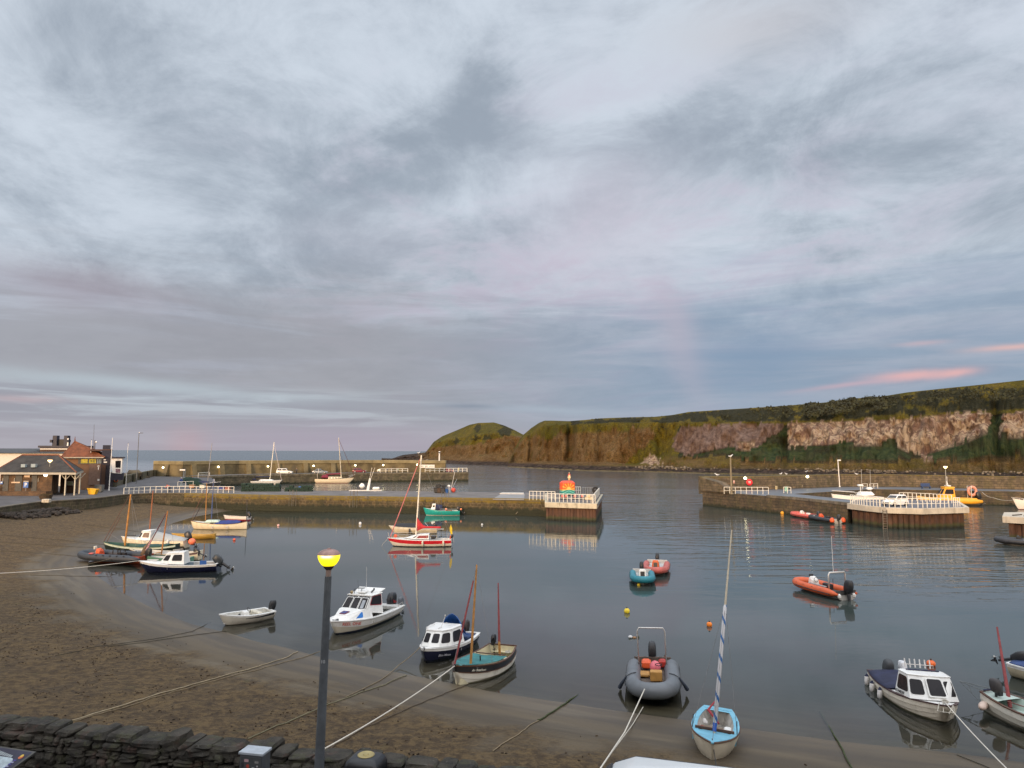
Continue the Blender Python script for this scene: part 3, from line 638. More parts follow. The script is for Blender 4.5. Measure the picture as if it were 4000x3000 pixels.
CREST = [(1984, 1812), (1990, 1800), (2000, 1780), (2015, 1742), (2042, 1700), (2075, 1672), (2105, 1652), (2127, 1643), (2160, 1643), (2223, 1645), (2290, 1640), (2347, 1634), (2460, 1630), (2560, 1628), (2630, 1621), (2695, 1609), (2853, 1599), (3043, 1587), (3157, 1578),
         (3264, 1569), (3310, 1561), (3340, 1556), (3435, 1552), (3560, 1532), (3700, 1517), (3850, 1502), (4000, 1486), (4300, 1455), (4800, 1420), (5600, 1400)]
BASE = [(1500, 1800), (1737, 1811), (1990, 1825), (2008, 1826), (2291, 1840), (2600, 1846), (2750, 1851), (3100, 1857), (3549, 1868), (4000, 1875), (4800, 1890), (5600, 1900)]
CT = [(1984, 1812), (2042, 1712), (2127, 1662), (2223, 1660), (2400, 1650), (2600, 1652), (2800, 1650), (3068, 1650), (3347, 1640), (3549, 1634), (3676, 1616), (3866, 1610), (4000, 1602), (5600, 1560)]
CB = [(1984, 1813), (2100, 1800), (2400, 1805), (2480, 1812), (2620, 1762), (2700, 1780), (2853, 1750), (2960, 1752), (3075, 1744), (3233, 1744), (3330, 1728), (3499, 1725), (3560, 1765), (3613, 1770), (3771, 1716), (3872, 1665), (3904, 1690), (4000, 1690), (5600, 1690)]
PINK = [(3081, 1650), (3180, 1650), (3240, 1647), (3347, 1642), (3420, 1641), (3549, 1635), (3676, 1618), (3780, 1612), (3866, 1611), (3880, 1630), (3872, 1655), (3830, 1690), (3771, 1716), (3700, 1745), (3613, 1772), (3570, 1765), (3518, 1754), (3505, 1730), (3499, 1706), (3450, 1725), (3397, 1739), (3355, 1738), (3328, 1722), (3290, 1722), (3233, 1742), (3150, 1739), (3075, 1743)]
PINK2 = [(3910, 1621), (4000, 1603), (4200, 1590), (4200, 1680), (4000, 1692), (3904, 1690), (3920, 1650)]
VIO = [(2640, 1700), (2663, 1670), (2800, 1657), (3060, 1653), (3055, 1680), (3000, 1712), (2960, 1748), (2900, 1757), (2853, 1742), (2760, 1762), (2700, 1780), (2650, 1770), (2622, 1740)]
CREAM = [(2877, 1728), (2905, 1720), (2940, 1722), (2955, 1745), (2930, 1757), (2885, 1755)]
HEATH = [(1984, 1815), (2040, 1715), (2095, 1700), (2140, 1722), (2180, 1692), (2330, 1684), (2380, 1690), (2400, 1672), (2440, 1690), (2470, 1668), (2540, 1668), (2560, 1700), (2520, 1750), (2470, 1780), (2440, 1815), (1990, 1822)]
SCREE = [(3573, 1762), (3600, 1760), (3650, 1800), (3625, 1800)]; SCREE2 = [(2500, 1812), (2545, 1775), (2575, 1790), (2590, 1815)]
def hill(name, cols, crest, base, ct, cb, zonef, dback, dist_extra, ground_noise=1.0):
    rows = []; W = []
    for px in cols:
        yb = interp(base, px); D0 = gp(px, yb, 0).xy.length; d = ray(px, yb); dh = V(d.x, d.y).normalized()
        yc, yt, yl = interp(crest, px), interp(ct, px), interp(cb, px); yl = min(yl, yb - 6); yt = min(max(yt, yc + 3), yl - 2); sh = min(1.0, max(0.0, (yb - yc) / 60.0))
        keys = [(-2.0, D0 - 10, None), (0.25, D0 + 0, None), (.9, D0 + 6 * sh + 1, None), (2.6, D0 + 16 * sh + 2, None), (None, D0 + (22 + 18) * sh + 3, yl), (None, D0 + (40 + 14) * sh + 4, yt), (None, D0 + (40 + 14 + dist_extra) * sh + 6, yc)]
        pts = []
        for z, D, y in keys:
            if z is None:
                r = ray(px, y); k = D / math.hypot(r.x, r.y); pts.append((D, CH + r.z * k, y))
            else:
                r0 = math.hypot(*ray(px, yb).xy); pts.append((D, z, yb))
        sub = [1, 2, 3, 5, 11, 9]; prof = []
        for i in range(6):
            for k in range(sub[i]):
                f_ = k / sub[i]; prof.append((pts[i][0] * (1 - f_) + pts[i + 1][0] * f_, pts[i][1] * (1 - f_) + pts[i + 1][1] * f_, i + f_))
        prof.append((*pts[-1][:2], 6.0)); zc = pts[-1][1]
        prof += [(pts[-1][0] + 12, zc - .4, 6.2), (pts[-1][0] + 60, zc - 3, 6.5), (pts[-1][0] + dback, -3, 7)]
        col = []
        for D, z, v in prof:
            amp = 0
            if 2.5 < v < 5.98: amp = ground_noise * min(1, (v - 2.5) * 1.5) * min(1, (5.98 - v) * 1.2)
            if 1 < v <= 2.5: amp = .35
            n_ = N(px * .012, v * 1.1, 2) * 7 + N(px * .05, v * 2, 5) * 4.0 + N(px * .15, v * 5, 9) * 1.8
            if px < 2640: n_ -= 0
            Dd = D + n_ * amp; zz_ = z + (N(px * .06, v * 6, 3) * .6 * sh if 0.9 < v < 3 else 0)
            if 5.1 < v < 5.9: zz_ += abs(N(px * .09, v * 9, 4)) * 1.0 * sh
            for gx, gw, gd in ((2228, 16, 14), (2075, 14, 12), (1850, 10, 5), (3068, 14, 9), (3895, 18, 10), (2590, 30, 8), (2490, 18, 4), (2340, 10, 4), (2150, 10, 4), (3500, 9, 3), (3300, 8, 2.5)):
                if 2.5 < v < 5.7: Dd += gd * math.exp(-((px - gx - (v - 4) * 4) / gw) ** 2) * min(1, (v - 2.5)) * min(1, (5.7 - v) * 2)
            col.append((dh.x * Dd, dh.y * Dd, zz_)); W.append((px, v, z, D))
        rows.append(col)
    nr = len(rows[0]); vs = [p_ for c_ in rows for p_ in c_]; fs = []
    for i in range(len(rows) - 1):
        for j in range(nr - 1): fs.append((i * nr + j, (i + 1) * nr + j, (i + 1) * nr + j + 1, i * nr + j + 1))
    me = bpy.data.meshes.new(name); me.from_pydata(vs, [], fs)
    Zc = np.zeros((len(vs), 4), np.float32); Bs = np.zeros(len(vs), np.float32); Vi = np.zeros(len(vs), np.float32); Tn = np.zeros(len(vs), np.float32)
    for k, ((px, v, z, D), q) in enumerate(zip(W, vs)):
        dy = q[1]; X_ = q[0] / dy; Z__ = (q[2] - CH) / dy          # where the survey photo sees this vertex
        cz = math.cos(PITCH); sz = math.sin(PITCH); dep = cz + Z__ * sz; yy = 1500 - F * ((Z__ * cz - sz) / dep) + (X_ / dep * F) * 0.0035; xx = 2000 + F * X_ / dep
        jx, jy = xx + N(xx * .06, yy * .06, 1) * 12, yy + N(xx * .06, yy * .06, 8) * 9
        zonef(k, jx, jy, v, Zc, Bs, Vi, Tn)
    ca_ = me.color_attributes.new('zone', 'FLOAT_COLOR', 'POINT'); ca_.data.foreach_set('color', Zc.ravel())
    for nm, a in (('bush', Bs), ('violet', Vi), ('tan', Tn)):
        A = me.attributes.new(nm, 'FLOAT', 'POINT'); A.data.foreach_set('value', a)
    me.polygons.foreach_set('use_smooth', [True] * len(me.polygons)); me.materials.append(HL)
    o = bpy.data.objects.new(name, me); COL.objects.link(o); return structure(o)
def z1(k, x, y, v, Zc, Bs, Vi, Tn):
    Zc[k, 3] = 1
    if v < 1.2: Tn[k] = 1 if v > .9 and N(x * .02, 3) > -.3 else .7
    elif v < 2.7: Zc[k, 2] = 1
    elif v < 3.3: Zc[k, 2] = max(0, .8 - (v - 2.7) * 1.6); Zc[k, 1] = .6
    if v >= 2.6:
        if inpoly(x, y, PINK) or inpoly(x, y, PINK2) or inpoly(x, y, CREAM) or inpoly(x, y, SCREE) or inpoly(x, y, SCREE2): Zc[k, 0] = 1; Zc[k, 2] = 0
        elif inpoly(x, y, VIO): Vi[k] = 1; Zc[k, 2] = 0
        elif inpoly(x, y, HEATH): Zc[k, 1] = 1
        elif x > 2590 and 3.0 < v < 4.9:
            q_ = N(x * .008, y * .03, 3)
            if y > interp([(2590, 1785), (2850, 1790), (3200, 1800), (3600, 1796), (4000, 1790)], x) + q_ * 14: Zc[k, 1] = .75 if q_ > -.1 else .35
            elif x > 2650: Bs[k] = 1.75 + q_ * .8
        if x > 2230 and 5.0 < v < 5.97 and Zc[k, 0] == 0:
            yc = interp(HEDGE, x); Bs[k] = max(0, min(1, .55 + 1.6 * N(x * .012, y * .025, 6))) if (y > yc - 2 and y < yc + 95) else .0
HEDGE = [(2230, 1645), (2600, 1628), (2853, 1600), (3157, 1577), (3328, 1555), (3435, 1553), (3560, 1540), (3676, 1524), (3850, 1515), (4000, 1509), (5600, 1430)]
cols = list(np.arange(1984, 4050, 5)) + list(np.arange(4050, 5600, 30))
hill('headland', cols, CREST, BASE, CT, CB, z1, 320, 34)
C2 = [(1490, 1799), (1500, 1796), (1534, 1790), (1573, 1777), (1610, 1773), (1635, 1770), (1662, 1767), (1675, 1750), (1692, 1727), (1726, 1704), (1782, 1681), (1833, 1659), (1867, 1652), (1929, 1650), (1969, 1662), (2008, 1679), (2042, 1697), (2065, 1706), (2120, 1735), (2200, 1780)]
B2 = [(1490, 1800), (1560, 1803), (1650, 1807), (1737, 1810), (1850, 1817), (2008, 1820), (2200, 1822)]
def z2(k, x, y, v, Zc, Bs, Vi, Tn):
    Zc[k, 3] = 1
    if v < 1.0: Tn[k] = .6
    elif v < 3.2 or x < 1668: Zc[k, 2] = 1 if x < 1640 or v < 2.7 else .4; Zc[k, 1] = .6
    lim = interp([(1660, 1765), (1700, 1748), (1760, 1744), (1850, 1738), (1930, 1712), (1990, 1705), (2060, 1702)], x)
    if y > lim and v > 2.5: Zc[k, 1] = 1
    elif v > 4.5 and N(x * .02, y * .03, 2) > .25: Bs[k] = .4
CT2 = [(1490, 1799), (1660, 1775), (1700, 1730), (1782, 1712), (1929, 1690), (2042, 1712), (2200, 1790)]; CB2 = [(1490, 1799.5), (1660, 1790), (1782, 1775), (1929, 1770), (2200, 1800)]
hill('hill', list(np.arange(1490, 2200, 5)), C2, B2, CT2, CB2, z2, 200, 60)
# gorse along the crest: countless small leafy clumps
mb = MB(); random.seed(5)
for k in range(2600):
    px = random.choice([random.uniform(2330, 2620), random.uniform(2660, 4100), random.uniform(3000, 4050), random.uniform(3150, 3450)]); yh = interp(HEDGE, px); yc = interp(CREST, px)
    back = random.random() ** 1.7; y = max(yh, yc) + 2 + back * 45; D0 = gp(px, interp(BASE, px), 0).xy.length; D = D0 + 92 - back * 34
    if px > 3450 and y < yh + 4: y = yh + 4
    if N(px * .012, back * 2, 6) < -.2: continue
    r = ray(px, y); kk = D / math.hypot(r.x, r.y); c = V(r.x * kk, r.y * kk, CH + r.z * kk); s_ = random.uniform(.4, 1.5) * (1.2 if 3140 < px < 3460 else .85)
    for q in range(7):
        d_ = V(random.gauss(0, 1), random.gauss(0, 1), random.gauss(0, .7)).normalized() * s_ * random.uniform(.5, 1); n_ = d_.orthogonal().normalized(); b_ = d_.cross(n_).normalized(); a = s_ * .45
        cc_ = c + d_; mb.add([cc_ + n_ * a, cc_ + b_ * a + d_ * .3, cc_ - n_ * a, cc_ - b_ * a * .8], [(0, 1, 2), (0, 2, 3)])
o = mb.build('gorse_scrub', M('gorse', (.030, .032, .012), .95, .5, .12)); tag(o, 'dark gorse scrub along the top of the cliffs', 'scrub', kind='stuff')
# pale boulders strewn along the far shore
mb = MB(); random.seed(11)
for k in range(520):
    px = random.choice([random.uniform(2300, 4050), random.uniform(2480, 2700), random.uniform(3150, 3500)]); yb = interp(BASE, px); D = gp(px, yb, 0).xy.length + random.uniform(10, 17); r = ray(px, yb); kk = D / math.hypot(r.x, r.y)
    rock(mb, (r.x * kk, r.y * kk, random.uniform(1.2, 2.8)), random.uniform(.15, .7) ** 1.3 + .08, k, 5)
o = mb.build('boulders', M('pale_boulder', (.17, .14, .10), .9, .5, .3)); tag(o, 'pale boulders strewn along the foot of the far cliffs', 'boulders', kind='stuff')
# ================================================================== BUILDINGS ON THE LEFT
GZ = LD
brick = stone('pavilion_stone', (.15, .088, .045), (.105, .066, .04), (.075, .06, .045), .5, .22, amt=.25, moss=(.07, .05, .03), mortar_size=.02)
slate = M('slate', (.040, .038, .036), .8, .4, .8, bump=.03, bscale=5); terra = M('terracotta', (.185, .060, .022), .8, .3, 1.5, bump=.03, bscale=6)
fasc = M('fascia_cream', (.40, .37, .30), .6, .1); postm = M('post_cream', (.50, .47, .38), .6, .1); doorm = M('door_grey', (.055, .055, .05), .6, .3); skyg = M('velux_glass', (.30, .36, .38), .12, .1)
def tiles(mb, a, b_, c, d, rows, cols_, h=.05):
    """pantiled slope a-b (eave) to d-c (ridge)"""
    a, b_, c, d = V(*a), V(*b_), V(*c), V(*d); n_ = (b_ - a).cross(d - a).normalized()
    for i in range(rows):
        v0, v1 = i / rows, (i + 1) / rows; p0, p1, p2, p3 = a.lerp(d, v0), b_.lerp(c, v0), b_.lerp(c, v1), a.lerp(d, v1)
        mb.add([p0 + n_ * h, p1 + n_ * h, p2 + n_ * h * .2, p3 + n_ * h * .2, p0, p1], [(0, 1, 2, 3), (4, 5, 1, 0)])
def hip(t, x0, x1, y0, y1, z, rx0, rx1, ry, rz, mat, name='roof', rows=14, ridge=None, dx=0.0):
    mb = MB(); A, B_, C_, D_ = (x0, y0, z), (x1, y0, z), (x1 + dx, y1, z), (x0 + dx, y1, z); P0, P1 = (rx0, ry, rz), (rx1, ry, rz)
    tiles(mb, A, B_, P1, P0, rows, 1); tiles(mb, B_, C_, P1, P1, rows, 1); tiles(mb, C_, D_, P0, P1, rows, 1); tiles(mb, D_, A, P0, P0, rows, 1)
    r = mb.build(name, mat, t)
    mb = MB(); mb.tube([P0, P1] if rx1 - rx0 > .2 else [V(*P0), V(*P0) + V(.1, 0, .02)], .20, 6)
    for q in (A, D_): mb.tube([q, P0], .13, 5)
    for q in (B_, C_): mb.tube([q, P1], .13, 5)
    mb.build('ridge_tiles', ridge or mat, r); return r
xl = at(-29, 1845, 120.5).x; xr = at(300, 1845, 120.5).x
t = thing('pavilion', 'low stone pavilion with hipped slate roof, terracotta ridge and open porch on cream posts', 'building')
xw = at(202, 1900, 121.3).x
MB().prism([(xl + .8, 121.3), (xw, 121.3), (xw - 5, 131), (xl - 4, 131)], GZ - .3, 6.4).build('walls', brick, t)
MB().prism([(xw - 2.5, 127.5), (xr - 4.2, 127.5), (xr - 4.2, 128), (xw - 2.5, 128)], GZ - .3, 6.4).build('porch_wall', M('timber_brown', (.07, .04, .025), .8, .3), t)
hip(t, xl, xr, 120.4, 132.2, 6.45, at(84, 1777, 126).x, at(226, 1777, 126).x, 126.2, 9.3, slate, ridge=terra, rows=18, dx=-5.9)
mb = MB(); mb.strip([V(xr, 120.38), V(xl, 120.38)], 6.1, 6.44, .12); mb.strip([V(xr - 5.9, 132), V(xr - .05, 120.4)], 6.1, 6.44, .12); mb.build('fascia', fasc, t)
for px, yy in ((255, 121.0), (292, 121.2), (311, 125.2)):
    x = at(px, 1900, yy).x; mb = MB(); mb.box((x, yy, (GZ + 6.3) / 2), (.17, .17, 6.3 - GZ))
    for s_ in (-1, 1): mb.tube([(x, yy, 5.2), (x + s_ * .85, yy, 6.15)], .07, 4)
    mb.build('post', postm, t)
def wrect(t, name, px0, px1, py0, py1, Y, mat, th=.08, sub=None, bev=0):
    a, b_ = at(px0, py1, Y), at(px1, py0, Y); m_ = MB(); m_.box(((a.x + b_.x) / 2, Y - th / 2, (a.z + b_.z) / 2), (abs(b_.x - a.x), th, abs(b_.z - a.z))); return m_.build(name, mat, sub or t, bevel=bev)
for a, b_ in ((10, 36), (58, 88), (122, 147)): wrect(t, 'door', a, b_, 1857, 1918, 121.3, doorm)
wrect(t, 'roof_window', 89, 106, 1813, 1825, 122.1, skyg, .5).rotation_euler = (0, 0, 0); wrect(t, 'roof_window', 128, 146, 1812, 1825, 122.1, skyg, .5)
wrect(t, 'strip_light', 45, 79, 1882, 1887, 121.25, M('warm_board', (.62, .45, .30), .5)); 
for a in (11, 56, 149): wrect(t, 'downpipe', a, a + 2.4, 1867, 1882, 121.25, postm)
lampw = M('lamp_lit_white', (1, 1, 1), .4, emit=(1.0, .80, .50), es=9.0); lampy = M('lamp_lit_amber', (1, 1, 1), .4, emit=(1.0, .62, .22), es=6.0)
tt = thing('wall_lamp', 'glaring round lamp lit under the pavilion eaves', 'lamp', at(178, 1856, 120.9)); MB().sph((0, 0, 0), .27, (1.2, .6, .85)).build('glass', lampw, tt, smooth='all'); MB().rbox((0, .17, .05), (.2, .22, .2), .03).build('bracket', blackp0 if False else M('lamp_iron', (.03, .03, .03), .5), tt)
tt = thing('parking_sign', 'blue square parking sign with white letter P against the pavilion wall', 'sign', at(101, 1894, 120.6)); W_ = .82
MB().box((0, 0, 0), (W_, .05, W_ * 1.15)).build('panel', M('sign_blue', (.015, .12, .40), .4), tt); MB().box((0, -.0, W_ * .68), (W_, .05, .22)).build('top_plate', fasc, tt)
text_mesh('P', .85, M('sign_white', (.85, .85, .85), .4), 'letter', tt, frame((0, -.04, 0), (1, 0, 0), (0, -1, 0)))
MB().box((0, .05, -.9), (.07, .05, 1.4)).build('post', M('post_grey', (.2, .2, .2), .5), tt)
tt = thing('sign', 'blank cream plate fixed above the parking sign', 'sign', at(106, 1860, 121.15)); MB().box((0, 0, 0), (.95, .05, .40)).build('plate', M('warm_board', (.62, .45, .30)), tt, bevel=.01)
tt = thing('sign', 'small blue and white sign at the left edge of the photo on the pavilion', 'sign', at(6, 1886, 121.1)); MB().box((0, 0, 0), (.42, .05, .46)).build('plate', M('sign_blue', (.015, .12, .40)), tt); MB().box((0, -.03, .06), (.26, .02, .18)).build('symbol', M('sign_white', (.85, .85, .85)), tt)
tt = thing('notice_board', 'pale notice board on the porch wall between the cream posts', 'sign', at(273, 1888, 127.3)); MB().box((0, 0, 0), (1.2, .06, .72)).build('board', M('notice_pale', (.42, .42, .36), .6, .3, 9), tt, bevel=.02); MB().box((0, -.04, .0), (.8, .02, .4)).build('map_sheet', M('notice_green', (.30, .36, .22), .6, .6, 9), tt)
for a in (32, 80, 131):
    q = gp(a, 1922, GZ); tt = thing('shrub', {32: 'dark clipped shrub in a tub, leftmost before the pavilion', 80: 'dark shrub beside the parking sign', 131: 'dark shrub in front of the grey door right of the parking sign'}[a], 'plant', (q.x, 120.6, GZ)); mb = MB(); random.seed(a)
    for k in range(260):
        d_ = V(random.gauss(0, 1), random.gauss(0, 1), random.gauss(0, 1)).normalized() * random.uniform(.25, .58); c = V(0, 0, 1.2) + d_; n_ = d_.orthogonal().normalized(); u = n_.cross(d_).normalized(); mb.add([c + n_ * .07, c + u * .07, c - n_ * .07], [(0, 1, 2)])
    mb.build('foliage', M('dark_leaf', (.018, .026, .014), .9, .5, 5), tt); MB().lathe([(.26, 0), (.34, .6), (.30, .6)], (0, 0, 0), 12).build('tub', M('tub_dark', (.03, .028, .025), .8), tt)
t = thing('dwarf_wall', 'low brown stone wall along the front of the pavilion', 'wall'); MB().strip([V(xl - 8, 119.6), V(xw + .2, 119.6), V(xw + .3, 121.2)], GZ - .2, GZ + .75, .5).build('wall', brick, t)
def spin(t, c, deg, k=1.0):          # turn a finished building about its near left corner
    a = R(deg); t.rotation_euler = (0, 0, a); t.scale = (k, 1, 1); t.location = (c[0] - math.cos(a) * c[0] * k + math.sin(a) * c[1], c[1] - math.sin(a) * c[0] * k - math.cos(a) * c[1], 0)
# red roofed lookout
x0, x1 = at(247, 1900, 137).x, at(388, 1900, 137).x; ter = M('render_orange', (.20, .11, .062), .85, .15, .6, dirt=.15)
t = thing('lookout', 'square orange rendered building with pyramid roof of red pantiles and yellow window panels', 'building')
MB().prism([(x0, 137), (x1, 137), (x1, 145.5), (x0, 145.5)], GZ - .2, 8.85).build('walls', ter, t)
r = hip(t, x0 - .6, x1 + .5, 136.2, 146.2, 8.85, at(323, 1734, 141).x, at(323, 1734, 141).x + .05, 141.2, 11.9, terra, rows=16)
MB().tube([(at(323, 1734, 141).x, 141.2, 11.8), (at(323, 1734, 141).x, 141.2, 12.9)], [.16, .03], 6).build('finial', terra, t)
f_ = wrect(t, 'window_band', 302, 391, 1791, 1813, 137, M('band_grey', (.09, .09, .085), .4), .12)
for a, b_, nm in ((311, 337, 0), (341, 368, 0)): wrect(t, 'lit_pane', a, b_, 1793, 1810, 136.88, M('pane_yellow', (.50, .42, .05), .4, .35, 2), .04, f_)
for a in (346, 356): wrect(t, 'picture', a, a + 7, 1797, 1806, 136.84, M('pane_olive', (.20, .19, .03), .5), .02, f_)
for k in range(3): wrect(t, 'pane', 372 + k * 6, 376 + k * 6, 1794, 1811, 136.88, skyg, .03, f_)
wrect(t, 'corner_pier', 340, 389, 1813, 1896, 137, M('pier_pinkish', (.16, .10, .075), .8, .2), .25)
wrect(t, 'doorway', 390, 410, 1815, 1905, 137.3, M('deep_brown', (.05, .025, .015), .8), .2); wrect(t, 'gutter', 240, 392, 1786, 1789.5, 136.3, fasc, .15)
for a, b_, c, d in ((372, 380, 1820, 1823), (374, 378, 1826, 1836), (372, 380, 1873, 1880)): wrect(t, 'plaque', a, b_, c, d, 136.75, wh, .05)
spin(t, (x0, 137), 22, .92)
# long pale building with corrugated roof
t = thing('shed', 'long pale boat shed with grey corrugated roof behind the slate pavilion', 'building')
a, b_ = at(-120, 1760, 152).x, at(278, 1760, 152).x
MB().prism([(a, 152), (b_, 152), (b_, 166), (a, 166)], GZ - .2, 9.5).build('walls', M('shed_cream', (.62, .58, .50), .7, .06), t)
mb = MB(); n_ = 150
for k in range(n_):
    xa = a + (b_ - a) * k / n_; xb = a + (b_ - a) * (k + 1) / n_; mm = (xa + xb) / 2
    mb.add([(xa, 151.5, 9.45), (mm, 151.5, 9.62), (mm, 158, 10.52), (xa, 158, 10.35), (xb, 151.5, 9.45), (xb, 158, 10.35)], [(0, 1, 2, 3), (1, 4, 5, 2)])
mb.build('roof', M('corrugated_grey', (.17, .175, .18), .5, .15), t)
t = thing('kiosk_roof', 'dark flat roofed block with an H shaped navy frame on top, behind the pale shed', 'building')
a, b_ = at(150, 1750, 153), at(300, 1750, 153); nvm = M('navy_board', (.020, .020, .035), .6, .3)
MB().box(((a.x + b_.x) / 2, 156, 6.7), (b_.x - a.x, 5, 8.2)).build('block', M('block_brown', (.10, .06, .045), .8), t); MB().box(((a.x + b_.x) / 2, 156, 10.9), (b_.x - a.x + .5, 5.6, .45)).build('flat_roof', nvm, t); wrect(t, 'light_strip', 157, 277, 1752, 1756, 153.1, M('shed_cream', (.62, .58, .50)), .1)
mb = MB()
for a, b_ in ((208, 226), (252, 268)):
    p_, q = at(a, 1749, 154), at(b_, 1749, 154); mb.box(((p_.x + q.x) / 2, 154, 12.0), (q.x - p_.x, 1, 2.6), 0, 0, .85, 1)
mb.build('upright', nvm, t); wrect(t, 'panel', 226, 253, 1716, 1750, 154.3, M('panel_dark', (.04, .035, .03), .7), .2); wrect(t, 'side_lamp', 203, 212, 1718, 1729, 154, nvm, .8); wrect(t, 'side_lamp', 268, 277, 1718, 1728, 154, nvm, .8); wrect(t, 'frame_side', 262, 269, 1712, 1748, 153.4, wh, .1)
# navy shop block and leaning white bay
t = thing('shop', 'tall narrow navy shop block with white lettering marks beside the red roofed lookout', 'building')
a, b_ = at(396, 1800, 139), at(431, 1800, 139); MB().prism([(a.x, 139), (b_.x, 139), (b_.x, 146), (a.x, 146)], GZ - .2, 10.2).build('walls', nvm, t); MB().box(((a.x + b_.x) / 2 - 1, 143, 10.2), (b_.x - a.x + 2.4, 7.5, .35)).build('flat_roof', M('roof_brown', (.09, .045, .03), .7), t); MB().box((b_.x - .9, 141, 10.7), (1.5, 1.4, 1.0)).build('chimney', nvm, t)
for a_, b2, c, d in ((404, 412, 1794, 1798), (404, 417, 1803, 1808)): wrect(t, 'sign_lettering', a_, b2, c, d, 138.95, wh, .03)
wrect(t, 'brown_bay', 391, 412, 1815, 1905, 138.9, M('deep_brown', (.05, .025, .015)), .4); wrect(t, 'porch', 430, 448, 1853, 1900, 139.5, nvm, 1.5)
spin(t, (at(396, 1800, 139).x, 139), 29, .9)
t = thing('kiosk', 'leaning white viewing pod with big dark window and navy foot beside the shop', 'kiosk')
A0, A1, B0, B1 = at(437, 1848, 137), at(474, 1852, 137), at(433, 1790, 137), at(478, 1788, 137); mb = MB()
mb.loft([[A0, A1, A1 + V(0, 4, 0), A0 + V(0, 4, 0)], [B0, B1, B1 + V(0, 4, 0), B0 + V(0, 4, 0)]]); mb.build('shell', wh, t, bevel=.1)
q = [A0 + V(0, -.02, 0), A1 + V(0, -.02, 0), B1 + V(0, -.02, 0), B0 + V(0, -.02, 0)]; MB().panel(q, .38, .86, .38, .82, .03, .04, .1).build('window', glass0 if False else M('pod_glass', (.015, .015, .018), .1), t); MB().panel(q, .40, .86, .06, .30, .03, .04, .05).build('poster', M('poster_mix', (.22, .12, .14), .6, .8, 2), t)
MB().box(((B0.x + B1.x) / 2, 139, B0.z + .12), (B1.x - B0.x + .6, 4.5, .24)).build('roof', nvm, t); MB().box(((A0.x + A1.x) / 2, 139, A0.z - .7), (2.3, 3.6, 1.3), 0, 0, 1.1, 1.1).build('foot', nvm, t)
spin(t, (A0.x, 137), 26, .9)

# ================================================================== POLES, LAMPS, SIGNS ON THE QUAYS
iron = M('galv_pole', (.30, .30, .28), .5, .15); ironk = M('lamp_iron', (.03, .03, .03), .5)
def pole(name, label, cat, base, top, r0, r1, mat, cap=None, group=None, capm=None):
    b_, t_ = Vector(base), Vector(top); t = thing(name, label, cat, b_, 0, group); MB().tube([(0, 0, 0), t_ - b_], [r0, r1], 8).build('pole', mat, t, smooth=True)
    MB().lathe([(r0 * 2, 0), (r0 * 2, .12), (r0, .16)], (0, 0, 0), 8).build('foot', mat, t)
    if cap: MB().sph(t_ - b_, cap, (1, 1, .8), 8).build('finial', capm or mat, t)
    return t
b_ = gp(347, 1912, GZ); pole('flagpole', 'white flagpole in front of the pantiled lookout', 'flagpole', b_, at(358, 1718, b_.y), .09, .05, wh, .09, capm=ironk)
b_ = V(at(427, 1890, 136).x, 136, GZ); pole('flagpole', 'tall white flagpole between the navy shop and the white pod', 'flagpole', b_, at(440, 1712, 136), .09, .05, wh, .07)
b_ = gp(491, 1907, GZ); pole('flagpole', 'thin white flagpole right of the white viewing pod', 'flagpole', b_, at(501, 1731, b_.y), .08, .045, wh, .08, capm=ironk)
pole('aerial_mast', 'very thin tall aerial rising behind the pantiled roof', 'mast', (at(362, 1850, 147).x, 147, GZ), at(368, 1658, 147), .05, .03, M('mast_brown', (.10, .09, .085), .6))
t = pole('camera_mast', 'short brown mast with white dome camera behind the pantiled roof', 'mast', (at(369, 1850, 146).x, 146, GZ), at(371, 1720, 146), .09, .09, M('mast_brown', (.10, .09, .085))); q = at(376, 1727, 145.8) - V(*t.location); MB().sph(q, .2, n=8).build('camera_dome', wh, t, smooth='all')
b_ = V(at(535, 1836, 165).x, 165, GZ); t = pole('street_lamp', 'tall grey street lamp standing alone against the sea at the left end of the breakwater', 'street lamp', b_, at(543, 1692, 165), .10, .07, M('pole_dark', (.13, .13, .13), .5)); q = at(543, 1692, 165) - b_; MB().tube([q, q + V(.9, 0, .05)], [.06, .09], 6).build('arm', M('pole_dark', (.13, .13, .13)), t); MB().sph(q + V(.1, 0, .15), .13, n=8).build('photocell', wh, t, smooth='all')
b_ = gp(187, 1933, GZ); top = at(195, 1806, b_.y); t = pole('street_lamp', 'lit globe street lamp by the stone planter before the pavilion', 'street lamp', b_, top, .07, .05, iron); q = top - b_
MB().lathe([(.08, 0), (.30, .22), (.36, .40)], q, 12).build('lamp_bowl', lampy, t, smooth=True); MB().lathe([(.37, .40), (.30, .5), (.05, .58)], q, 12).build('lamp_cap', M('lamp_cap_rust', (.20, .08, .05), .6), t)
q = gp(178, 1950, GZ); t = thing('planter', 'dark round stone planter with rusty plants on the left quay edge', 'planter', q); MB().lathe([(.75, 0), (.95, .5), (1.02, .62), (.9, .62), (.85, .5)], (0, 0, 0), 14).build('bowl', M('planter_stone', (.075, .052, .030), .9, .3), t); mb = MB(); random.seed(2)
for k in range(160): a = random.uniform(0, 6.28); r_ = random.uniform(0, .85); c = V(r_ * math.cos(a), r_ * math.sin(a), .55 + random.uniform(0, .25)); mb.add([c, c + V(random.uniform(-.12, .12), random.uniform(-.1, .1), .12), c + V(.08, .05, -.02)], [(0, 1, 2)])
mb.build('plants', M('planter_leaf', (.07, .05, .02), .9, .5, 6), t)
q = gp(176, 1964, GZ); t = thing('stone_block', 'rough white painted stone block on the wall edge below the planter', 'block', q + V(0, .3, 0)); MB().rbox((0, 0, .25), (1.05, .7, .55), .08, .1).build('block', M('white_stone', (.46, .42, .34), .8, .3, 4, bump=.04), t)
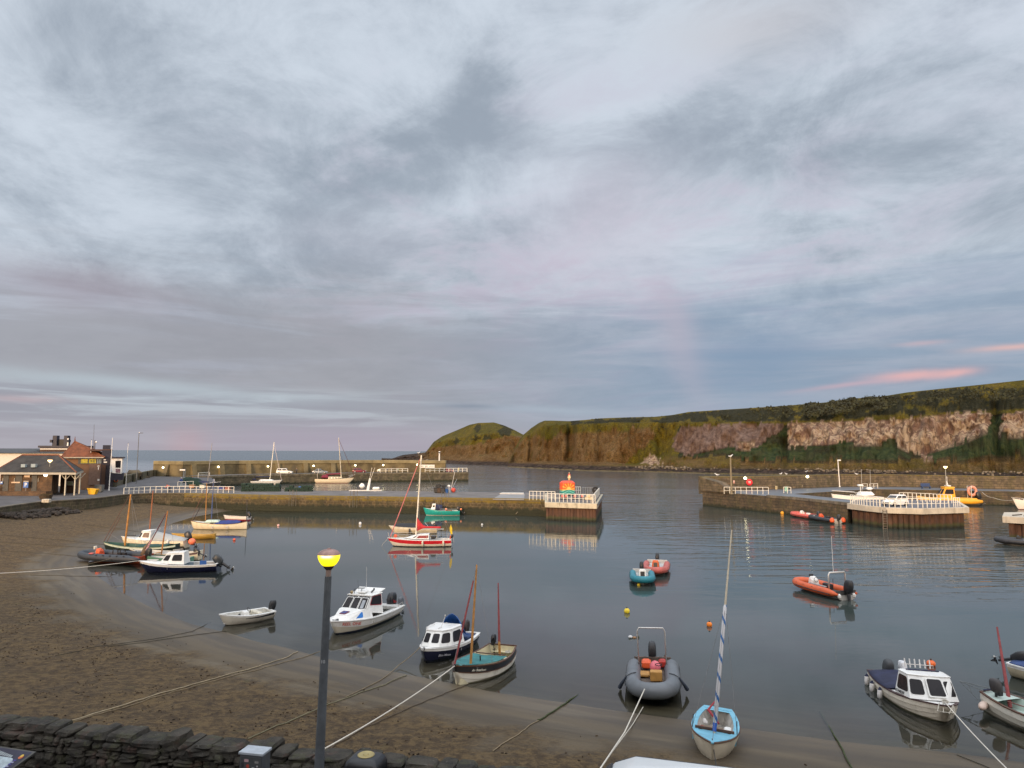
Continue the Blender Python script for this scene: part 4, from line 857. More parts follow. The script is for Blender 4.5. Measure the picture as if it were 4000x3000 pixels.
q = gp(363, 1931, GZ); t = thing('grit_bin', 'bright yellow open skip on the quay below the flagpole', 'bin', q); MB().loft([[(-.55, -.4, 0), (.5, -.4, 0), (.5, .4, 0), (-.55, .4, 0)], [(-.75, -.5, 1.0), (.75, -.5, .82), (.75, .5, .82), (-.75, .5, 1.0)]]).build('body', M('skip_yellow', (.72, .40, .01), .5, .12), t, bevel=.03); MB().tube([(-.78, -.52, 1.0), (.78, -.52, .83), (.78, .52, .83), (-.78, .52, 1.0)], .05, 5, closed=True).build('rim', M('skip_yellow', (.72, .40, .01)), t)
q = gp(378, 1924, GZ); t = thing('bin', 'grey wheeled container behind the yellow skip', 'bin', q + V(0, .8, 0)); MB().rbox((0, 0, .65), (1.2, .9, 1.1), .06, top=1.08).build('body', M('container_grey', (.14, .14, .13), .6), t); MB().rbox((0, 0, 1.26), (1.35, 1.05, .12), .05).build('lid', M('container_lid', (.12, .12, .11), .6), t)
for k, x in enumerate((-.5, .5)): MB().tube([(x, -.3, .08), (x + .06, -.3, .08)], .08, 8).build('wheel', ironk, t)
q = gp(147, 1935, GZ); t = thing('road_sign', 'tiny yellow hazard marker on the kerb left of the planter', 'sign', q); MB().box((0, 0, .3), (.34, .05, .55)).build('panel', M('hazard_yellow', (.48, .36, .08), .6), t); MB().box((0, -.03, .35), (.12, .02, .12)).build('mark', ironk, t)
q = gp(488, 1885, GZ); t = thing('road_sign', 'triangular sign seen from behind by the low boundary wall', 'sign', q); MB().tube([(0, 0, 0), (0, 0, 1.5)], .04, 6).build('post', iron, t); MB().add([(-.6, 0, .9), (.6, 0, .9), (0, 0, 1.9), (-.6, .05, .9), (.6, .05, .9), (0, .05, 1.9)], [(0, 1, 2), (5, 4, 3), (0, 3, 4, 1), (1, 4, 5, 2), (2, 5, 3, 0)]).build('panel', M('sign_back', (.24, .25, .22), .6), t)
q = at(455, 1873, 143); t = thing('lifebuoy', 'orange lifebuoy hung on the wall below the viewing pod', 'lifebuoy', q + V(0, -.2, 0)); MB().tube([(.38 * math.cos(a), 0, .5 * math.sin(a)) for a in [k * .5236 for k in range(12)]], .11, 8, closed=True).build('ring', M('ring_orange', (.62, .16, .06), .5), t, smooth='all'); MB().box((0, .12, 0), (.9, .05, 1.1)).build('backboard', M('sign_back', (.24, .25, .22)), t)
lamp_lit = M('lamp_lit_cool', (1, 1, 1), .4, emit=(1.0, .88, .50), es=9.0)
def bulkhead(px, py, Y, label, group=None):
    t = thing('wall_lamp', label, 'lamp', at(px, py, Y), 0, group); MB().sph((0, 0, 0), .30, (1, .6, .85), 10).build('glass', lamp_lit, t, smooth='all'); MB().rbox((0, .26, .12), (.42, .3, .42), .06).build('housing', ironk, t); MB().tube([(0, .3, .2), (0, .35, 1.5)], .04, 5).build('conduit', ironk, t); return t
for px, Y in ((637, 206), (853, 213), (1047, 220), (1225, 230), (1388, 238), (1497, 243), (1630, 247)):
    p_ = None
    bulkhead(px, 1826 - (px - 637) * .011, None or (float(np.interp(at(px, 1824, 200).x / 200, [q.x / q.y for q in parp], [q.y for q in parp])) - .6), 'lit round lamp, one of the row along the far breakwater parapet', 'round lamps along the breakwater parapet')
bulkhead(2911, 1868, 140.6, 'lit wall lamp on the south pier parapet beside the red lifebuoy housing'); bulkhead(3154, 1862, 149.5, 'lit wall lamp on the south pier parapet right of the red lifebuoy housing')
q = at(2927, 1884, 141.0); t = thing('lifebuoy_housing', 'round red lifebuoy housing on the south pier parapet', 'lifebuoy', q); MB().lathe([(.1, -.12), (.62, -.12), (.62, .1), (.4, .16), (.1, .18)], (0, 0, 0), 18).build('housing', M('housing_red', (.62, .02, .03), .35), t, smooth=True); t.rotation_euler = (R(90), 0, 0)
for k in range(2): MB().box((.0, .14 - k * .24, .2), (.46, .10, .03)).build('white_mark', wh, t)
q = at(2867, 1882, 140.6); t = thing('notice', 'small pinkish notice between the wooden pole and the red lifebuoy housing', 'sign', q); MB().box((0, 0, 0), (.32, .05, .62)).build('plate', M('notice_pink', (.50, .26, .20), .6), t, bevel=.01); MB().box((0, -.035, .08), (.12, .02, .2)).build('symbol', wh, t)
b_ = V(*gp(2858, 1930, 2.8)); top = at(2853, 1790, b_.y); pole('harbour_pole', 'tall weathered wooden pole with a gull on top at the end of the south pier', 'pole', b_, top, .17, .13, M('weathered_pole', (.22, .185, .12), .85, .2, 2))
b_ = V(*gp(3280, 1902, 2.8)); top = at(3273, 1800, b_.y); t = pole('street_lamp', 'white street lamp column with unlit square head on the south quay', 'street lamp', b_, top, .11, .08, wh); MB().rbox(top - b_ + V(.25, 0, .1), (.75, .3, .28), .08).build('lamp_head', wh, t)
b_ = V(*gp(3697, 1918, 2.8)); top = at(3693, 1830, b_.y); t = pole('street_lamp', 'slim street lamp lit amber on the south quay behind the yellow workboat', 'street lamp', b_, top, .08, .06, iron); MB().lathe([(.08, 0), (.33, .25), (.36, .42), (.2, .5)], top - b_, 10).build('lamp_bowl', lampy, t, smooth=True); MB().lathe([(.38, .42), (.05, .62)], top - b_, 10).build('lamp_cap', ironk, t)
# name board on two legs on the left quay
q = V(*gp(717, 1882, GZ)); t = thing('sign', 'white name board on two grey legs on the left quay behind the man in blue', 'sign', q); s_ = (at(722, 1836, q.y) - at(700, 1836, q.y)).x
MB().rbox((-.4, 0, at(711, 1836, q.y).z - GZ), (s_, .12, .34), .05).build('board', wh, t)
for x in (-.1, .25): MB().tube([(x, 0, 0), (x, 0, at(711, 1836, q.y).z - GZ)], .06, 6).build('leg', M('leg_bluegrey', (.20, .24, .28), .5), t)

# ---- railings
railw = M('rail_white', (.74, .71, .62), .5, .06, 3, dirt=.12)
def railing(label, pts, n, h=1.1, mat=None, mid=.5, r=.045, group=None, lean=0.0, ends=True, name='railing'):
    pts = [Vector(p_) for p_ in pts]; o_ = pts[0]; t = thing(name, label, 'railing', o_, 0, group); L = [0]
    for a, b_ in zip(pts, pts[1:]): L.append(L[-1] + (b_ - a).length)
    def P_(s_):
        for i in range(len(pts) - 1):
            if s_ <= L[i + 1] + 1e-6: return pts[i].lerp(pts[i + 1], (s_ - L[i]) / (L[i + 1] - L[i])) - o_
    m_ = mat or railw
    MB().tube([p_ - o_ + V(0, 0, h) for p_ in pts], r, 6).build('top_rail', m_, t)
    if mid: MB().tube([p_ - o_ + V(0, 0, h * mid) for p_ in pts], r * .8, 6).build('mid_rail', m_, t)
    for k in range(n): q = P_(L[-1] * k / (n - 1)); MB().tube([q + V(0, 0, 0), q + V(0, 0, h)], r * 1.15, 6).build('post', m_, t)
    return t
def G_(lst, z): return [gp(a, b_, z) for a, b_ in lst]
railing('long white railing along the left quay edge behind the moored sailing boats', [p_ + V(0, .6, 0) for p_ in G_([(476, 1933), (540, 1929), (600, 1926.5), (700, 1926), (800, 1926), (908, 1927)], LD)], 21, 1.15)
railing('white railing of round ended panels where the pier meets its head', G_([(2068, 1953), (2168, 1955)], HD), 8, 1.35)
railing('white railing along the front of the pier head under the painted sculpture', G_([(2140, 1960.5), (2325, 1965.5)], HD), 13, 1.22)
railing('short white railing behind the painted sculpture', G_([(2246, 1928), (2268, 1928)], HD), 4, 1.2); railing('thin grey railing at the back of the pier head', G_([(2274, 1929), (2322, 1930)], HD), 8, 1.15, M('thin_grey', (.34, .36, .37), .4), None, .02)
railing('white railing near the end of the stone south pier', [V(36.9, 129.2, 2.8), V(43.9, 124.2, 2.8)] if False else G_([(2829, 1929), (2887, 1929.5), (3002, 1930)], 2.8), 9, 1.2)
railing('white railing along the left front of the steel jetty', [p_ + V(.1, .3, 0) for p_ in G_([(3324, 1967), (3380, 1975), (3440, 1981)], 2.87)], 12, 1.25); railing('white railing in front of the parked hatchback', [p_ + V(0, .3, 0) for p_ in G_([(3441, 1981), (3470, 1983.5), (3600, 1985), (3712, 1982.5)], 2.87)], 15, 1.25, mid=.45)
railing('short white railing at the right corner of the steel jetty', [p_ + V(0, .3, 0) for p_ in G_([(3731, 1981), (3755, 1980)], 2.87)], 4, 1.25); railing('white railing along the back of the steel jetty', G_([(3514, 1955), (3560, 1956), (3640, 1960), (3718, 1966)], 2.87), 14, 1.2)
railing('white posts and rail along the far quay left of the far steps', [p_ + V(0, .5, 0) for p_ in G_([(1484, 1847.5), (1592, 1846)], 2.95)], 6, 1.3, mid=.5, r=.09); railing('white posts and rail along the end of the far quay by the red car', [p_ + V(0, .5, 0) for p_ in G_([(1660, 1846), (1824, 1844)], 2.95)], 10, 1.35, mid=.5, r=.09)
railing('cream barrier hoop on the left quay by the bare grey mast', [V(*gp(774, 1866, LD)), V(*gp(818, 1862, LD))], 2, 1.3, mid=.62, r=.07, name='barrier'); railing('white hurdle in front of the man in blue', [gp(694, 1906, LD), gp(754, 1904, LD)], 3, 1.25, mid=.3, name='barrier', r=.05)
railing('white hurdle on the south quay, left of a pair', [gp(3370, 1909, 2.8), gp(3389, 1908.5, 2.8)], 2, 1.0, name='barrier'); railing('white hurdle on the south quay, right of a pair', [gp(3398, 1909, 2.8), gp(3429, 1908, 2.8)], 3, 1.0, name='barrier')
t = railing('white hurdle with green board on the south quay above the stone slope', [gp(3062, 1926, 2.8), gp(3090, 1927, 2.8)], 3, 1.1, name='barrier'); MB().box((.45, -.1, .75), (.6, .05, .85)).build('green_board', M('mint_board', (.22, .48, .38), .6), t)
for px, nm in ((1133, 'left'), (1370, 'middle'), (1726, 'right')):
    for dx in (0, 16):
        q = gp(px + dx, 1935 + (px > 1300) * 4 + (px > 1600) * 4, LD + .1); t = thing('ladder', 'pair of steel ladder hoops on the pier edge, ' + {'left': 'left of the boat covered in nets', 'middle': 'below the white fishing boat', 'right': 'below the blue tub'}[nm] + (' (far hoop)' if False else ''), 'ladder', q, 0, 'ladder hoops on the middle pier ' + {'left': 'below the creels', 'middle': 'below the white fishing boat', 'right': 'below the blue tub'}[nm])
        t['label'] = 'steel ladder hoop on the pier edge ' + {'left': 'below the green creel stack', 'middle': 'below the white fishing boat', 'right': 'below the blue tub'}[nm]
        for k in (0, .45): MB().tube([(k, 0, 0), (k, 0, .85), (k, -.35, .95), (k, -.45, .1), (k, -.45, -1.8)], .03, 5).build('hoop', M('hoop_steel', (.14, .13, .11), .6), t)
for px, py, nm in ((3027, 1911, 'first'), (3125, 1907, 'second'), (3228, 1902, 'third')):
    q = gp(px, py, 2.8); t = thing('bollard', 'cream tub bollard, %s from the left along the foot of the south parapet' % nm, 'bollard', q + V(0, -.5, 0)); MB().lathe([(.30, 0), (.36, .5), (.36, .62), (.28, .66)], (0, 0, 0), 12).build('drum', M('bollard_cream', (.40, .34, .20), .7, .2, 3), t, smooth=True); MB().lathe([(.26, .655), (.24, .70), (.02, .71)], (0, 0, 0), 12).build('cap', M('bollard_dark', (.20, .17, .11), .8), t)
q = gp(3611, 1908, 2.8); t = thing('bench', 'blue slatted bench against the south parapet', 'bench', q + V(0, -.6, 0)); bl = M('bench_blue', (.03, .06, .15), .6)
MB().box((0, 0, .45), (1.9, .5, .08)).build('seat', bl, t); MB().box((0, .26, .8), (1.9, .07, .6)).build('backrest', bl, t)
for x in (-.8, .8): MB().box((x, 0, .21), (.1, .45, .42)).build('leg', bl, t)
# ---- cars
def car(label, base, hdg, L, W, H, col, kind='hatch', group=None, rough=.25):
    t = thing('parked_car', label, 'car', base, R(hdg), group); bm = M('car_' + str(col), col, rough, .04); gls = M('car_glass', (.025, .028, .032), .08); tyre = M('tyre', (.015, .015, .015), .8); rim_ = M('car_rim', (.35, .35, .36), .35, metal=.5)
    h2 = L / 2; belt = H * .60; sil = .28; prof = [(-h2, .32, .55), (-h2 + .06, .26, belt * .92), (-h2 + .35, .24, belt), (-h2 + .9, .2, belt), (0, .2, belt), (h2 * .42, .2, belt * .98), (h2 * .78, .22, belt * .86), (h2 - .12, .26, belt * .70), (h2, .34, .50)]
    rings = [[(x, -W / 2 * k * .93, z0), (x, -W / 2 * k, (z0 + z1) * .5), (x, -W / 2 * k * .93, z1 - .03), (x, -W / 2 * k * .75, z1), (x, W / 2 * k * .75, z1), (x, W / 2 * k * .93, z1 - .03), (x, W / 2 * k, (z0 + z1) * .5), (x, W / 2 * k * .93, z0)] for (x, z0, z1), k in zip(prof, (.86, .95, .99, 1, 1, 1, .98, .93, .80))]
    MB().loft(rings).build('body', bm, t, smooth=True)
    rb = -h2 + (.12 if kind != 'saloon' else .75); rt = -h2 + (.38 if kind != 'saloon' else 1.3); wf = h2 * .50; wt_ = h2 * (.10 if kind != 'mpv' else .22)
    base_ = [(rb, -W * .45, belt - .02), (wf, -W * .45, belt - .03), (wf, W * .45, belt - .03), (rb, W * .45, belt - .02)]; topr = [(rt, -W * .37, H), (wt_, -W * .37, H), (wt_, W * .37, H), (rt, W * .37, H)]
    mb = MB(); mb.loft([base_, topr], True, True); mb.loft([[(x, y, H - .01) for x, y, z in topr], [(x * .96, y * .9, H + .05) for x, y, z in topr]]); mb.build('roof', bm, t, bevel=.03)
    for i in range(4):
        q = [base_[i], base_[(i + 1) % 4], topr[(i + 1) % 4], topr[i]]
        if i in (0, 2):
            for u0, u1 in ((.06, .46), (.52, .93)) : MB().panel(q, u0, u1, .14, .86, .012, .02, .15).build('side_window', gls, t)
        else: MB().panel(q, .06, .94, .10, .92, .012, .02, .12).build('windscreen' if i == 1 else 'rear_window', gls, t)
    for x in (-h2 * .62, h2 * .64):
        for sg in (-1, 1):
            wv_ = MB().tube([(0, -.11 * 1, 0), (0, .11, 0)], .31, 16).build('wheel', tyre, t); wv_.location = (x, sg * (W / 2 - .10), .31); MB().tube([(0, sg * .09, 0), (0, sg * .125, 0)], [.20, .19], 10).build('rim', rim_, wv_)
    for sg in (-1, 1): MB().rbox((h2 - .10, sg * W * .34, belt * .68), (.16, .34, .16), .04).build('headlight', M('headlight', (.6, .6, .58), .1), t); MB().rbox((-h2 + .06, sg * W * .40, belt * .85), (.10, .16, .26), .03).build('tail_light', M('tail_light', (.35, .01, .01), .2), t); MB().rbox((h2 * .42, sg * W * .53, belt + .04), (.14, .14, .12), .03).build('wing_mirror', bm, t)
    MB().rbox((h2 - .02, 0, .45), (.08, W * .6, .22), .03).build('grille', ironk, t); MB().box((h2 + .03, 0, .42), (.02, .5, .11)).build('number_plate', M('plate_white', (.7, .7, .66), .4), t); return t
cw = (.76, .74, .68)
car('white estate car parked side on under the breakwater, right of the bare masted white yacht', gp(1112, 1851, 2.9), 2, 5.0, 1.9, 1.66, cw, 'mpv')
car('silver blue saloon parked behind the cream ketch', gp(1250, 1849.5, 2.9), 2, 4.8, 1.8, 1.42, (.20, .24, .27), 'saloon'); car('dark red hatchback on the far quay right of the ketch mast', gp(1404, 1846.5, 2.9), 4, 4.4, 1.8, 1.5, (.16, .012, .03)); car('white people carrier at the start of the white posts on the far quay', gp(1465, 1844, 2.9), 172, 4.3, 1.8, 1.6, cw, 'mpv')
car('white hatchback by the white yacht mast below the speed board', gp(1637, 1844, 2.9), 175, 4.2, 1.8, 1.45, (.70, .69, .66)); car('bright red car at the end of the far quay', gp(1747, 1843.5, 2.9), 3, 4.7, 1.8, 1.35, (.60, .008, .012), 'saloon'); car('dark car with people behind the white posts', gp(1573, 1844, 2.9), 3, 4.3, 1.8, 1.4, (.05, .05, .06), 'saloon')
car('white hatchback parked on the steel jetty behind the white railing', gp(3497, 1976, 2.875), 205, 3.7, 1.68, 1.5, (.82, .82, .80))
# ---- people
skin = M('skin', (.46, .27, .19), .55, .06)
def person(label, base, hdg, top, bottom, h=1.74, pose='stand', hairm=None, group=None, hat=None):
    t = thing('person', label, 'person', base, R(hdg), group); k = h / 1.74
    if pose == 'sit': hip_, kn, an, ch, nk, hd = .48, [(.42, .12, .50), (.42, -.12, .50)], [(.44, .13, .08), (.44, -.13, .08)], (.06, 0, .86), (.12, 0, 1.06), (.18, 0, 1.22); H0 = (0, 0, .48)
    elif pose == 'bend': kn, an, ch, nk, hd = [(.08, .11, .50), (.02, -.11, .50)], [(0, .12, .08), (-.06, -.12, .08)], (.32, 0, 1.08), (.46, 0, 1.20), (.58, 0, 1.26); H0 = (-.02, 0, .94)
    else: kn, an, ch, nk, hd = [(.03, .11, .50), (-.02, -.11, .50)], [(0, .12, .08), (-.06, -.12, .08)], (.01, 0, 1.26), (.0, 0, 1.47), (.03, 0, 1.62); H0 = (0, 0, .94)
    H0, ch, nk, hd = V(*H0), V(*ch), V(*nk), V(*hd); vs, es, rs = [], [], []
    def add(p_, r, par=None):
        vs.append(tuple(V(*p_) * k)); rs.append(r * k)
        if par is not None: es.append((par, len(vs) - 1))
        return len(vs) - 1
    pel = add(H0, .14); wst = add(H0.lerp(ch, .45), .13, pel); chi = add(ch, .155, wst); nki = add(nk, .055, chi); h1 = add(nk.lerp(hd, .55), .075, nki); h2_ = add(hd, .098, h1); add(hd + V(.01, 0, .11), .07, h2_); add(hd + V(.10, 0, -.02), .022, h2_)
    for sg in (1, -1): add(hd + V(.0, sg * .105, -.01), .02, h2_)
    sh = ch.lerp(nk, .45); arms = []
    for i, sg in enumerate((1, -1)):
        s0 = add(sh + V(0, sg * .19, 0), .062, chi)
        if pose == 'stand': e, w_ = sh + V(.0, sg * .25, -.30), sh + V(.12, sg * .22, -.54)
        else: e, w_ = sh + V(.18, sg * .22, -.24), sh + V(.38, sg * .14, -.30)
        ei = add(e, .046, s0); wi = add(w_, .032, ei); d_ = (w_ - e).normalized(); pm = add(w_ + d_ * .07, .034, wi); arms.append((sh + V(0, sg * .19, 0), e, w_))
        for f_ in range(4): a = add(w_ + d_ * .12 + V(.012 * (f_ - 1.5), sg * .004, 0), .011, pm); b2 = add(w_ + d_ * (.165 + .012 * (f_ in (1, 2))) + V(.016 * (f_ - 1.5) + .01, 0, -.008), .009, a)
        a = add(w_ + d_ * .07 + V(.04, 0, .0), .012, pm); add(w_ + d_ * .11 + V(.06, 0, 0), .010, a)
        hpi = add(H0 + V(0, sg * .09, -.03), .10, pel); ki = add(kn[i], .065, hpi); ai = add(an[i], .045, ki); add(V(*an[i]) + V(.16, 0, -.05), .036, ai)
    def skinned(nm, vs_, es_, rs_, mat, parent, root=0):
        me = bpy.data.meshes.new(nm); me.from_pydata(vs_, es_, []); me.materials.append(mat); o = bpy.data.objects.new(nm, me); COL.objects.link(o); o.parent = parent
        sm_ = o.modifiers.new('skin', 'SKIN')
        if not me.skin_vertices: me.attributes.new('skin_vertices', 'FLOAT', 'POINT') if False else None
        lay = me.skin_vertices[0].data if me.skin_vertices else None
        if lay is not None:
            for i_, r_ in enumerate(rs_): lay[i_].radius = (r_, r_); lay[i_].use_root = (i_ == root)
        sb = o.modifiers.new('sub', 'SUBSURF'); sb.levels = 1; sb.render_levels = 1; return o, lay is not None
    o, ok = skinned('body', vs, es, rs, skin, t)
    if not ok:
        bpy.context.view_layer.objects.active = o
    jm = MB(); c0, c1 = H0 * k, ch * k; nn = nk * k
    def ell(c, rx, ry, d_=None, n=12): return [(c[0] + rx * math.cos(2 * math.pi * j / n), c[1] + ry * math.sin(2 * math.pi * j / n), c[2]) for j in range(n)]
    jm.loft([ell(c0 + V(0, 0, -.05), .17 * k, .20 * k), ell(c0.lerp(c1, .5), .155 * k, .185 * k), ell(c1, .17 * k, .225 * k), ell(c1.lerp(nn, .6), .11 * k, .17 * k), ell(c1.lerp(nn, .95), .07 * k, .075 * k)])
    for s_, e, w_ in arms: jm.tube([s_ * k, e * k, w_ * k], [.082 * k, .066 * k, .05 * k], 8)
    jm.build('jacket', top, t, smooth=True); tm = MB()
    for i, sg in enumerate((1, -1)): tm.tube([(H0 + V(0, sg * .09, 0)) * k, V(*kn[i]) * k, V(*an[i]) * k], [.125 * k, .085 * k, .07 * k], 8)
    tm.build('trousers', bottom, t, smooth=True)
    for i in (0, 1): MB().rbox(tuple((V(*an[i]) + V(.07, 0, -.04)) * k), (.28 * k, .10 * k, .10 * k), .03).build('shoe', ironk, t)
    MB().sph(tuple((hd + V(-.02, 0, .035)) * k), .112 * k, (1, .95, .95), 8).build('hair' if not hat else 'hat', hat or hairm or M('hair_brown', (.05, .03, .02), .7), t, smooth='all'); return t
jb_, jo, jk, jy = M('jacket_blue', (.015, .05, .20), .8), M('jacket_red', (.62, .06, .03), .8), M('jacket_black', (.015, .015, .02), .8), M('jacket_yellow', (.62, .55, .16), .8)
person('person in blue jacket and pale trousers standing by the hurdle on the left quay', gp(707, 1900, LD), -60, jb_, M('trouser_pale', (.40, .48, .46), .8), 1.9, hairm=M('hair_white', (.6, .58, .55), .7))
person('person in red and black jacket bending over the long white railing', gp(655, 1921, LD) + V(0, .8, 0), -150, jo, jk, 1.75, 'bend', hat=jk); person('person in brown sitting among the nets left of the cream barrier', gp(752, 1884, LD), -90, M('jacket_brown', (.12, .075, .05), .9), jk, 1.75, 'sit', hairm=M('hair_ginger', (.30, .10, .03), .7))
person('person in dark clothes standing on the far quay between white and silver cars', gp(1158, 1850, 2.9), -90, M('jacket_grey', (.06, .06, .06), .8), jk); MB_ = None
for px, h_, lab, jm_ in ((1513, 1.7, 'person in dark coat, leftmost of the group behind the white posts', jk), (1528, 1.75, 'person in black, second of the group behind the white posts', M('jacket_char', (.03, .03, .035), .8)), (1549, 1.65, 'person in a grey coat, third of the group behind the white posts', M('jacket_grey', (.06, .06, .06), .8)), (1555, 1.7, 'person in pale green top beside the dark car on the far quay', M('top_green', (.30, .40, .28), .8))):
    person(lab, gp(px, 1846, 2.9), -100, jm_, jk, h_)
person('person in yellow jacket at the far end of the quay by the red car', gp(1791, 1844, 2.9), -90, jy, M('trouser_yellow', (.5, .45, .2), .8), 1.75)
# ---- gulls on the walls
def gull(px, py, Y, label, hdg=0, k=1.0):
    t = thing('gull', label, 'gull', at(px, py, Y), R(hdg)); t.scale = (k, k, k); me = MB(); me.loft([[(x, r_ * math.cos(a), z + r_ * .9 * math.sin(a)) for a in [j * math.pi / 4 for j in range(8)]] for x, r_, z in ((-.26, .012, .19), (-.14, .06, .19), (0, .09, .2), (.10, .075, .23), (.16, .045, .30), (.20, .05, .35), (.25, .042, .355), (.29, .014, .35), (.33, .008, .34))]); me.tube([(.0, .03, .14), (.01, .03, 0)], .008, 4); me.tube([(.0, -.03, .14), (.01, -.03, 0)], .008, 4); me.build('body', M('gull_white', (.80, .80, .79), .7), t, smooth='all'); MB().loft([[(x, s_ * .0 + y, z) for y, z in ((-w_, .21), (0, .285), (w_, .21), (0, .25))] for s_, x, w_ in ((1, -.30, .01), (1, -.1, .09), (1, .06, .085))]).build('wings', M('gull_grey', (.30, .32, .34), .7), t)
for a in ((2801, 1861, 140, 'gull standing at the left end of the south parapet', 160, 1.6), (3050, 1856, 146, 'left of two gulls close together on the south parapet', 20, 1.3), (3071, 1856.5, 147, 'right of two gulls close together on the south parapet', 200, 1.3), (3150, 1846, 151, 'gull above the second lit lamp of the south parapet', 10, 1.1), (3346, 1857, 157, 'gull alone on the south parapet right of the white lamp column', 170, 1.4), (2854, 1789, 128.5, 'gull perched on top of the wooden pole', 10, 1.6), (1635, 1774, 236, 'gull gliding low left of the yacht masthead', 30, 2.0), (1719, 1832, 237, 'gull under the harbour light', 0, 1.0)): gull(*a)
# ---- creels, tubs and gear on the middle pier
t0 = thing('creel', 'dark green lobster creel, one of a long stack on the middle pier', 'creel', (0, 0, 0), 0, 'lobster creels stacked on the middle pier'); net = M('creel_green', (.012, .035, .022), .95, .7, 14, bump=.03, bscale=30)
MB().loft([[(-.36, y, z) for y, z in ((-.25, .02), (-.25, .2), (-.15, .36), (.15, .36), (.25, .2), (.25, .02))], [(.36, y, z) for y, z in ((-.25, .02), (-.25, .2), (-.15, .36), (.15, .36), (.25, .2), (.25, .02))]]).build('net', net, t0)
mb = MB()
for x in (-.37, 0, .37): mb.tube([(x, y, z) for y, z in ((-.26, .02), (-.26, .2), (-.15, .375), (.15, .375), (.26, .2), (.26, .02))], .02, 4)
mb.tube([(-.37, -.26, .03), (.37, -.26, .03)], .02, 4); mb.tube([(-.37, 0, .38), (.37, 0, .38)], .02, 4); mb.build('frame', M('creel_frame', (.05, .07, .06), .8), t0)
base = V(*gp(944, 1920, LD)); dirx = (V(*gp(1092, 1920, LD)) - base); nx_ = 10; first = True; random.seed(3)
for r_ in range(2):
    for lv in range(4):
        for k in range(nx_):
            if lv == 3 and random.random() < .45: continue
            c_ = t0 if first else copy_tree(t0); first = False; q = base + dirx * ((k + .5 + random.uniform(-.08, .08)) / nx_) + V(0, r_ * .6, 0); c_.location = (q.x, q.y + random.uniform(-.06, .06), LD + .38 * lv); c_.rotation_euler = (0, 0, random.uniform(-.15, .15))
base = V(*gp(1114, 1920, LD)); dirx = (V(*gp(1222, 1920, LD)) - base)
for lv in range(3):
    for k in range(7):
        if random.random() < .12 * lv * 2: continue
        c_ = copy_tree(t0); q = base + dirx * ((k + .5 + random.uniform(-.1, .1)) / 7); c_.location = (q.x, q.y, LD + .38 * lv); c_.rotation_euler = (0, 0, random.uniform(-.3, .3)); c_['label'] = 'dark lobster creel in the smaller untidy stack right of the long one'; c_['group'] = 'creels in the smaller stack on the middle pier'
for px, m_, lab in ((1119, 'buoy_white', 'white float at the left foot of the smaller creel stack'), (1154, 'buoy_white', 'white float in the middle of the smaller creel stack'), (1174, 'tub_blue', 'blue and white drum at the smaller creel stack')):
    q = gp(px, 1919, LD); t = thing('float' if px < 1170 else 'drum', lab, 'float' if px < 1170 else 'drum', q + V(0, -.4, 0))
    if px < 1170: MB().sph((0, 0, .2), .22).build('ball', M('buoy_white', (.65, .66, .66)), t, smooth='all'); MB().lathe([(.05, .40), (.06, .48), (.02, .5)], (0, 0, 0), 8).build('eye', ironk, t)
    else: MB().lathe([(.28, .3), (.30, .9), (.26, .95)], (0, 0, 0), 12).build('barrel', M('tub_blue', (.02, .10, .32), .5), t, smooth=True); MB().lathe([(.27, 0), (.28, .3)], (0, 0, 0), 12).build('base_band', wh, t)
for px, py, z, d, m_, lab in ((1702, 1926, 0, (.75, .7, .95), 'b', 'black tub at the left of the tub stack on the pier'), (1716, 1926, 0, (.7, .6, .95), 'r', 'rusty brown crate in front of the black tubs'), (1729, 1927, 0, (.8, .7, 1.0), 'b', 'black tub standing beside the blue tub'), (1711, 1926, 1.0, (.85, .7, .55), 'b', 'black tyre topping the tub stack on the pier'), (1732, 1926, 1.02, (.8, .7, .4), 'b', 'black crate on top of the right hand black tub')):
    q = gp(px, py, LD) + V(0, .5 if m_ == 'b' else 0, z); t = thing('tub' if 'tub' in lab.split()[1:3] else 'crate' if 'crate' in lab else 'tyre', lab, 'tub' if 'tub' in lab.split()[1:3] else 'crate' if 'crate' in lab else 'tyre', q); mm = M('tub_black', (.018, .020, .022), .6, .3, 3) if m_ == 'b' else M('crate_rust', (.07, .045, .03), .8, .3, 4)
    MB().rbox((0, 0, d[2] / 2), d, .12, top=1.03).build('body', mm, t); MB().rbox((0, 0, d[2] - .04), (d[0] * 1.08, d[1] * 1.08, .08), .03).build('rim', mm, t)
q = gp(1742, 1926, LD); t = thing('tub', 'bright blue tub on the pier right of the black tubs', 'tub', q); MB().lathe([(.36, 0), (.42, .72), (.38, .74), (.36, .68)], (0, 0, 0), 14).build('body', M('tub_blue', (.02, .10, .32)), t, smooth=True); MB().tube([(.43 * math.cos(a), .43 * math.sin(a), .72) for a in [k * .4488 for k in range(14)]], .03, 5, closed=True).build('rim', M('tub_blue', (.02, .10, .32)), t)
q = gp(1771, 1924, LD); t = thing('mooring_ball', 'big round red buoy on the pier deck below the raised rods', 'buoy', q); MB().sph((0, 0, .45), .45, n=12).build('ball', M('faded_red2', (.50, .07, .05), .6, .2), t, smooth='all'); MB().lathe([(.08, .88), (.1, .98), (.03, 1.0)], (0, 0, 0), 8).build('eye', ironk, t)
q = gp(1757, 1924, LD); t = thing('outboard_stand', 'white spare outboard with two leaning rods on the pier', 'outboard', q); MB().rbox((-.2, 0, 1.15), (.55, .4, .5), .15).build('cowl', wh, t); MB().tube([(0, 0, 0), (-.2, 0, 1.0)], .08, 6).build('leg', wh, t); MB().tube([(.1, 0, 0), (.9, 0, 3.9)], .03, 5).build('rod', wh, t); MB().tube([(.2, 0, .3), (1.3, 0, 2.5)], .03, 5).build('rod', M('rod_blue', (.35, .42, .50), .5), t)
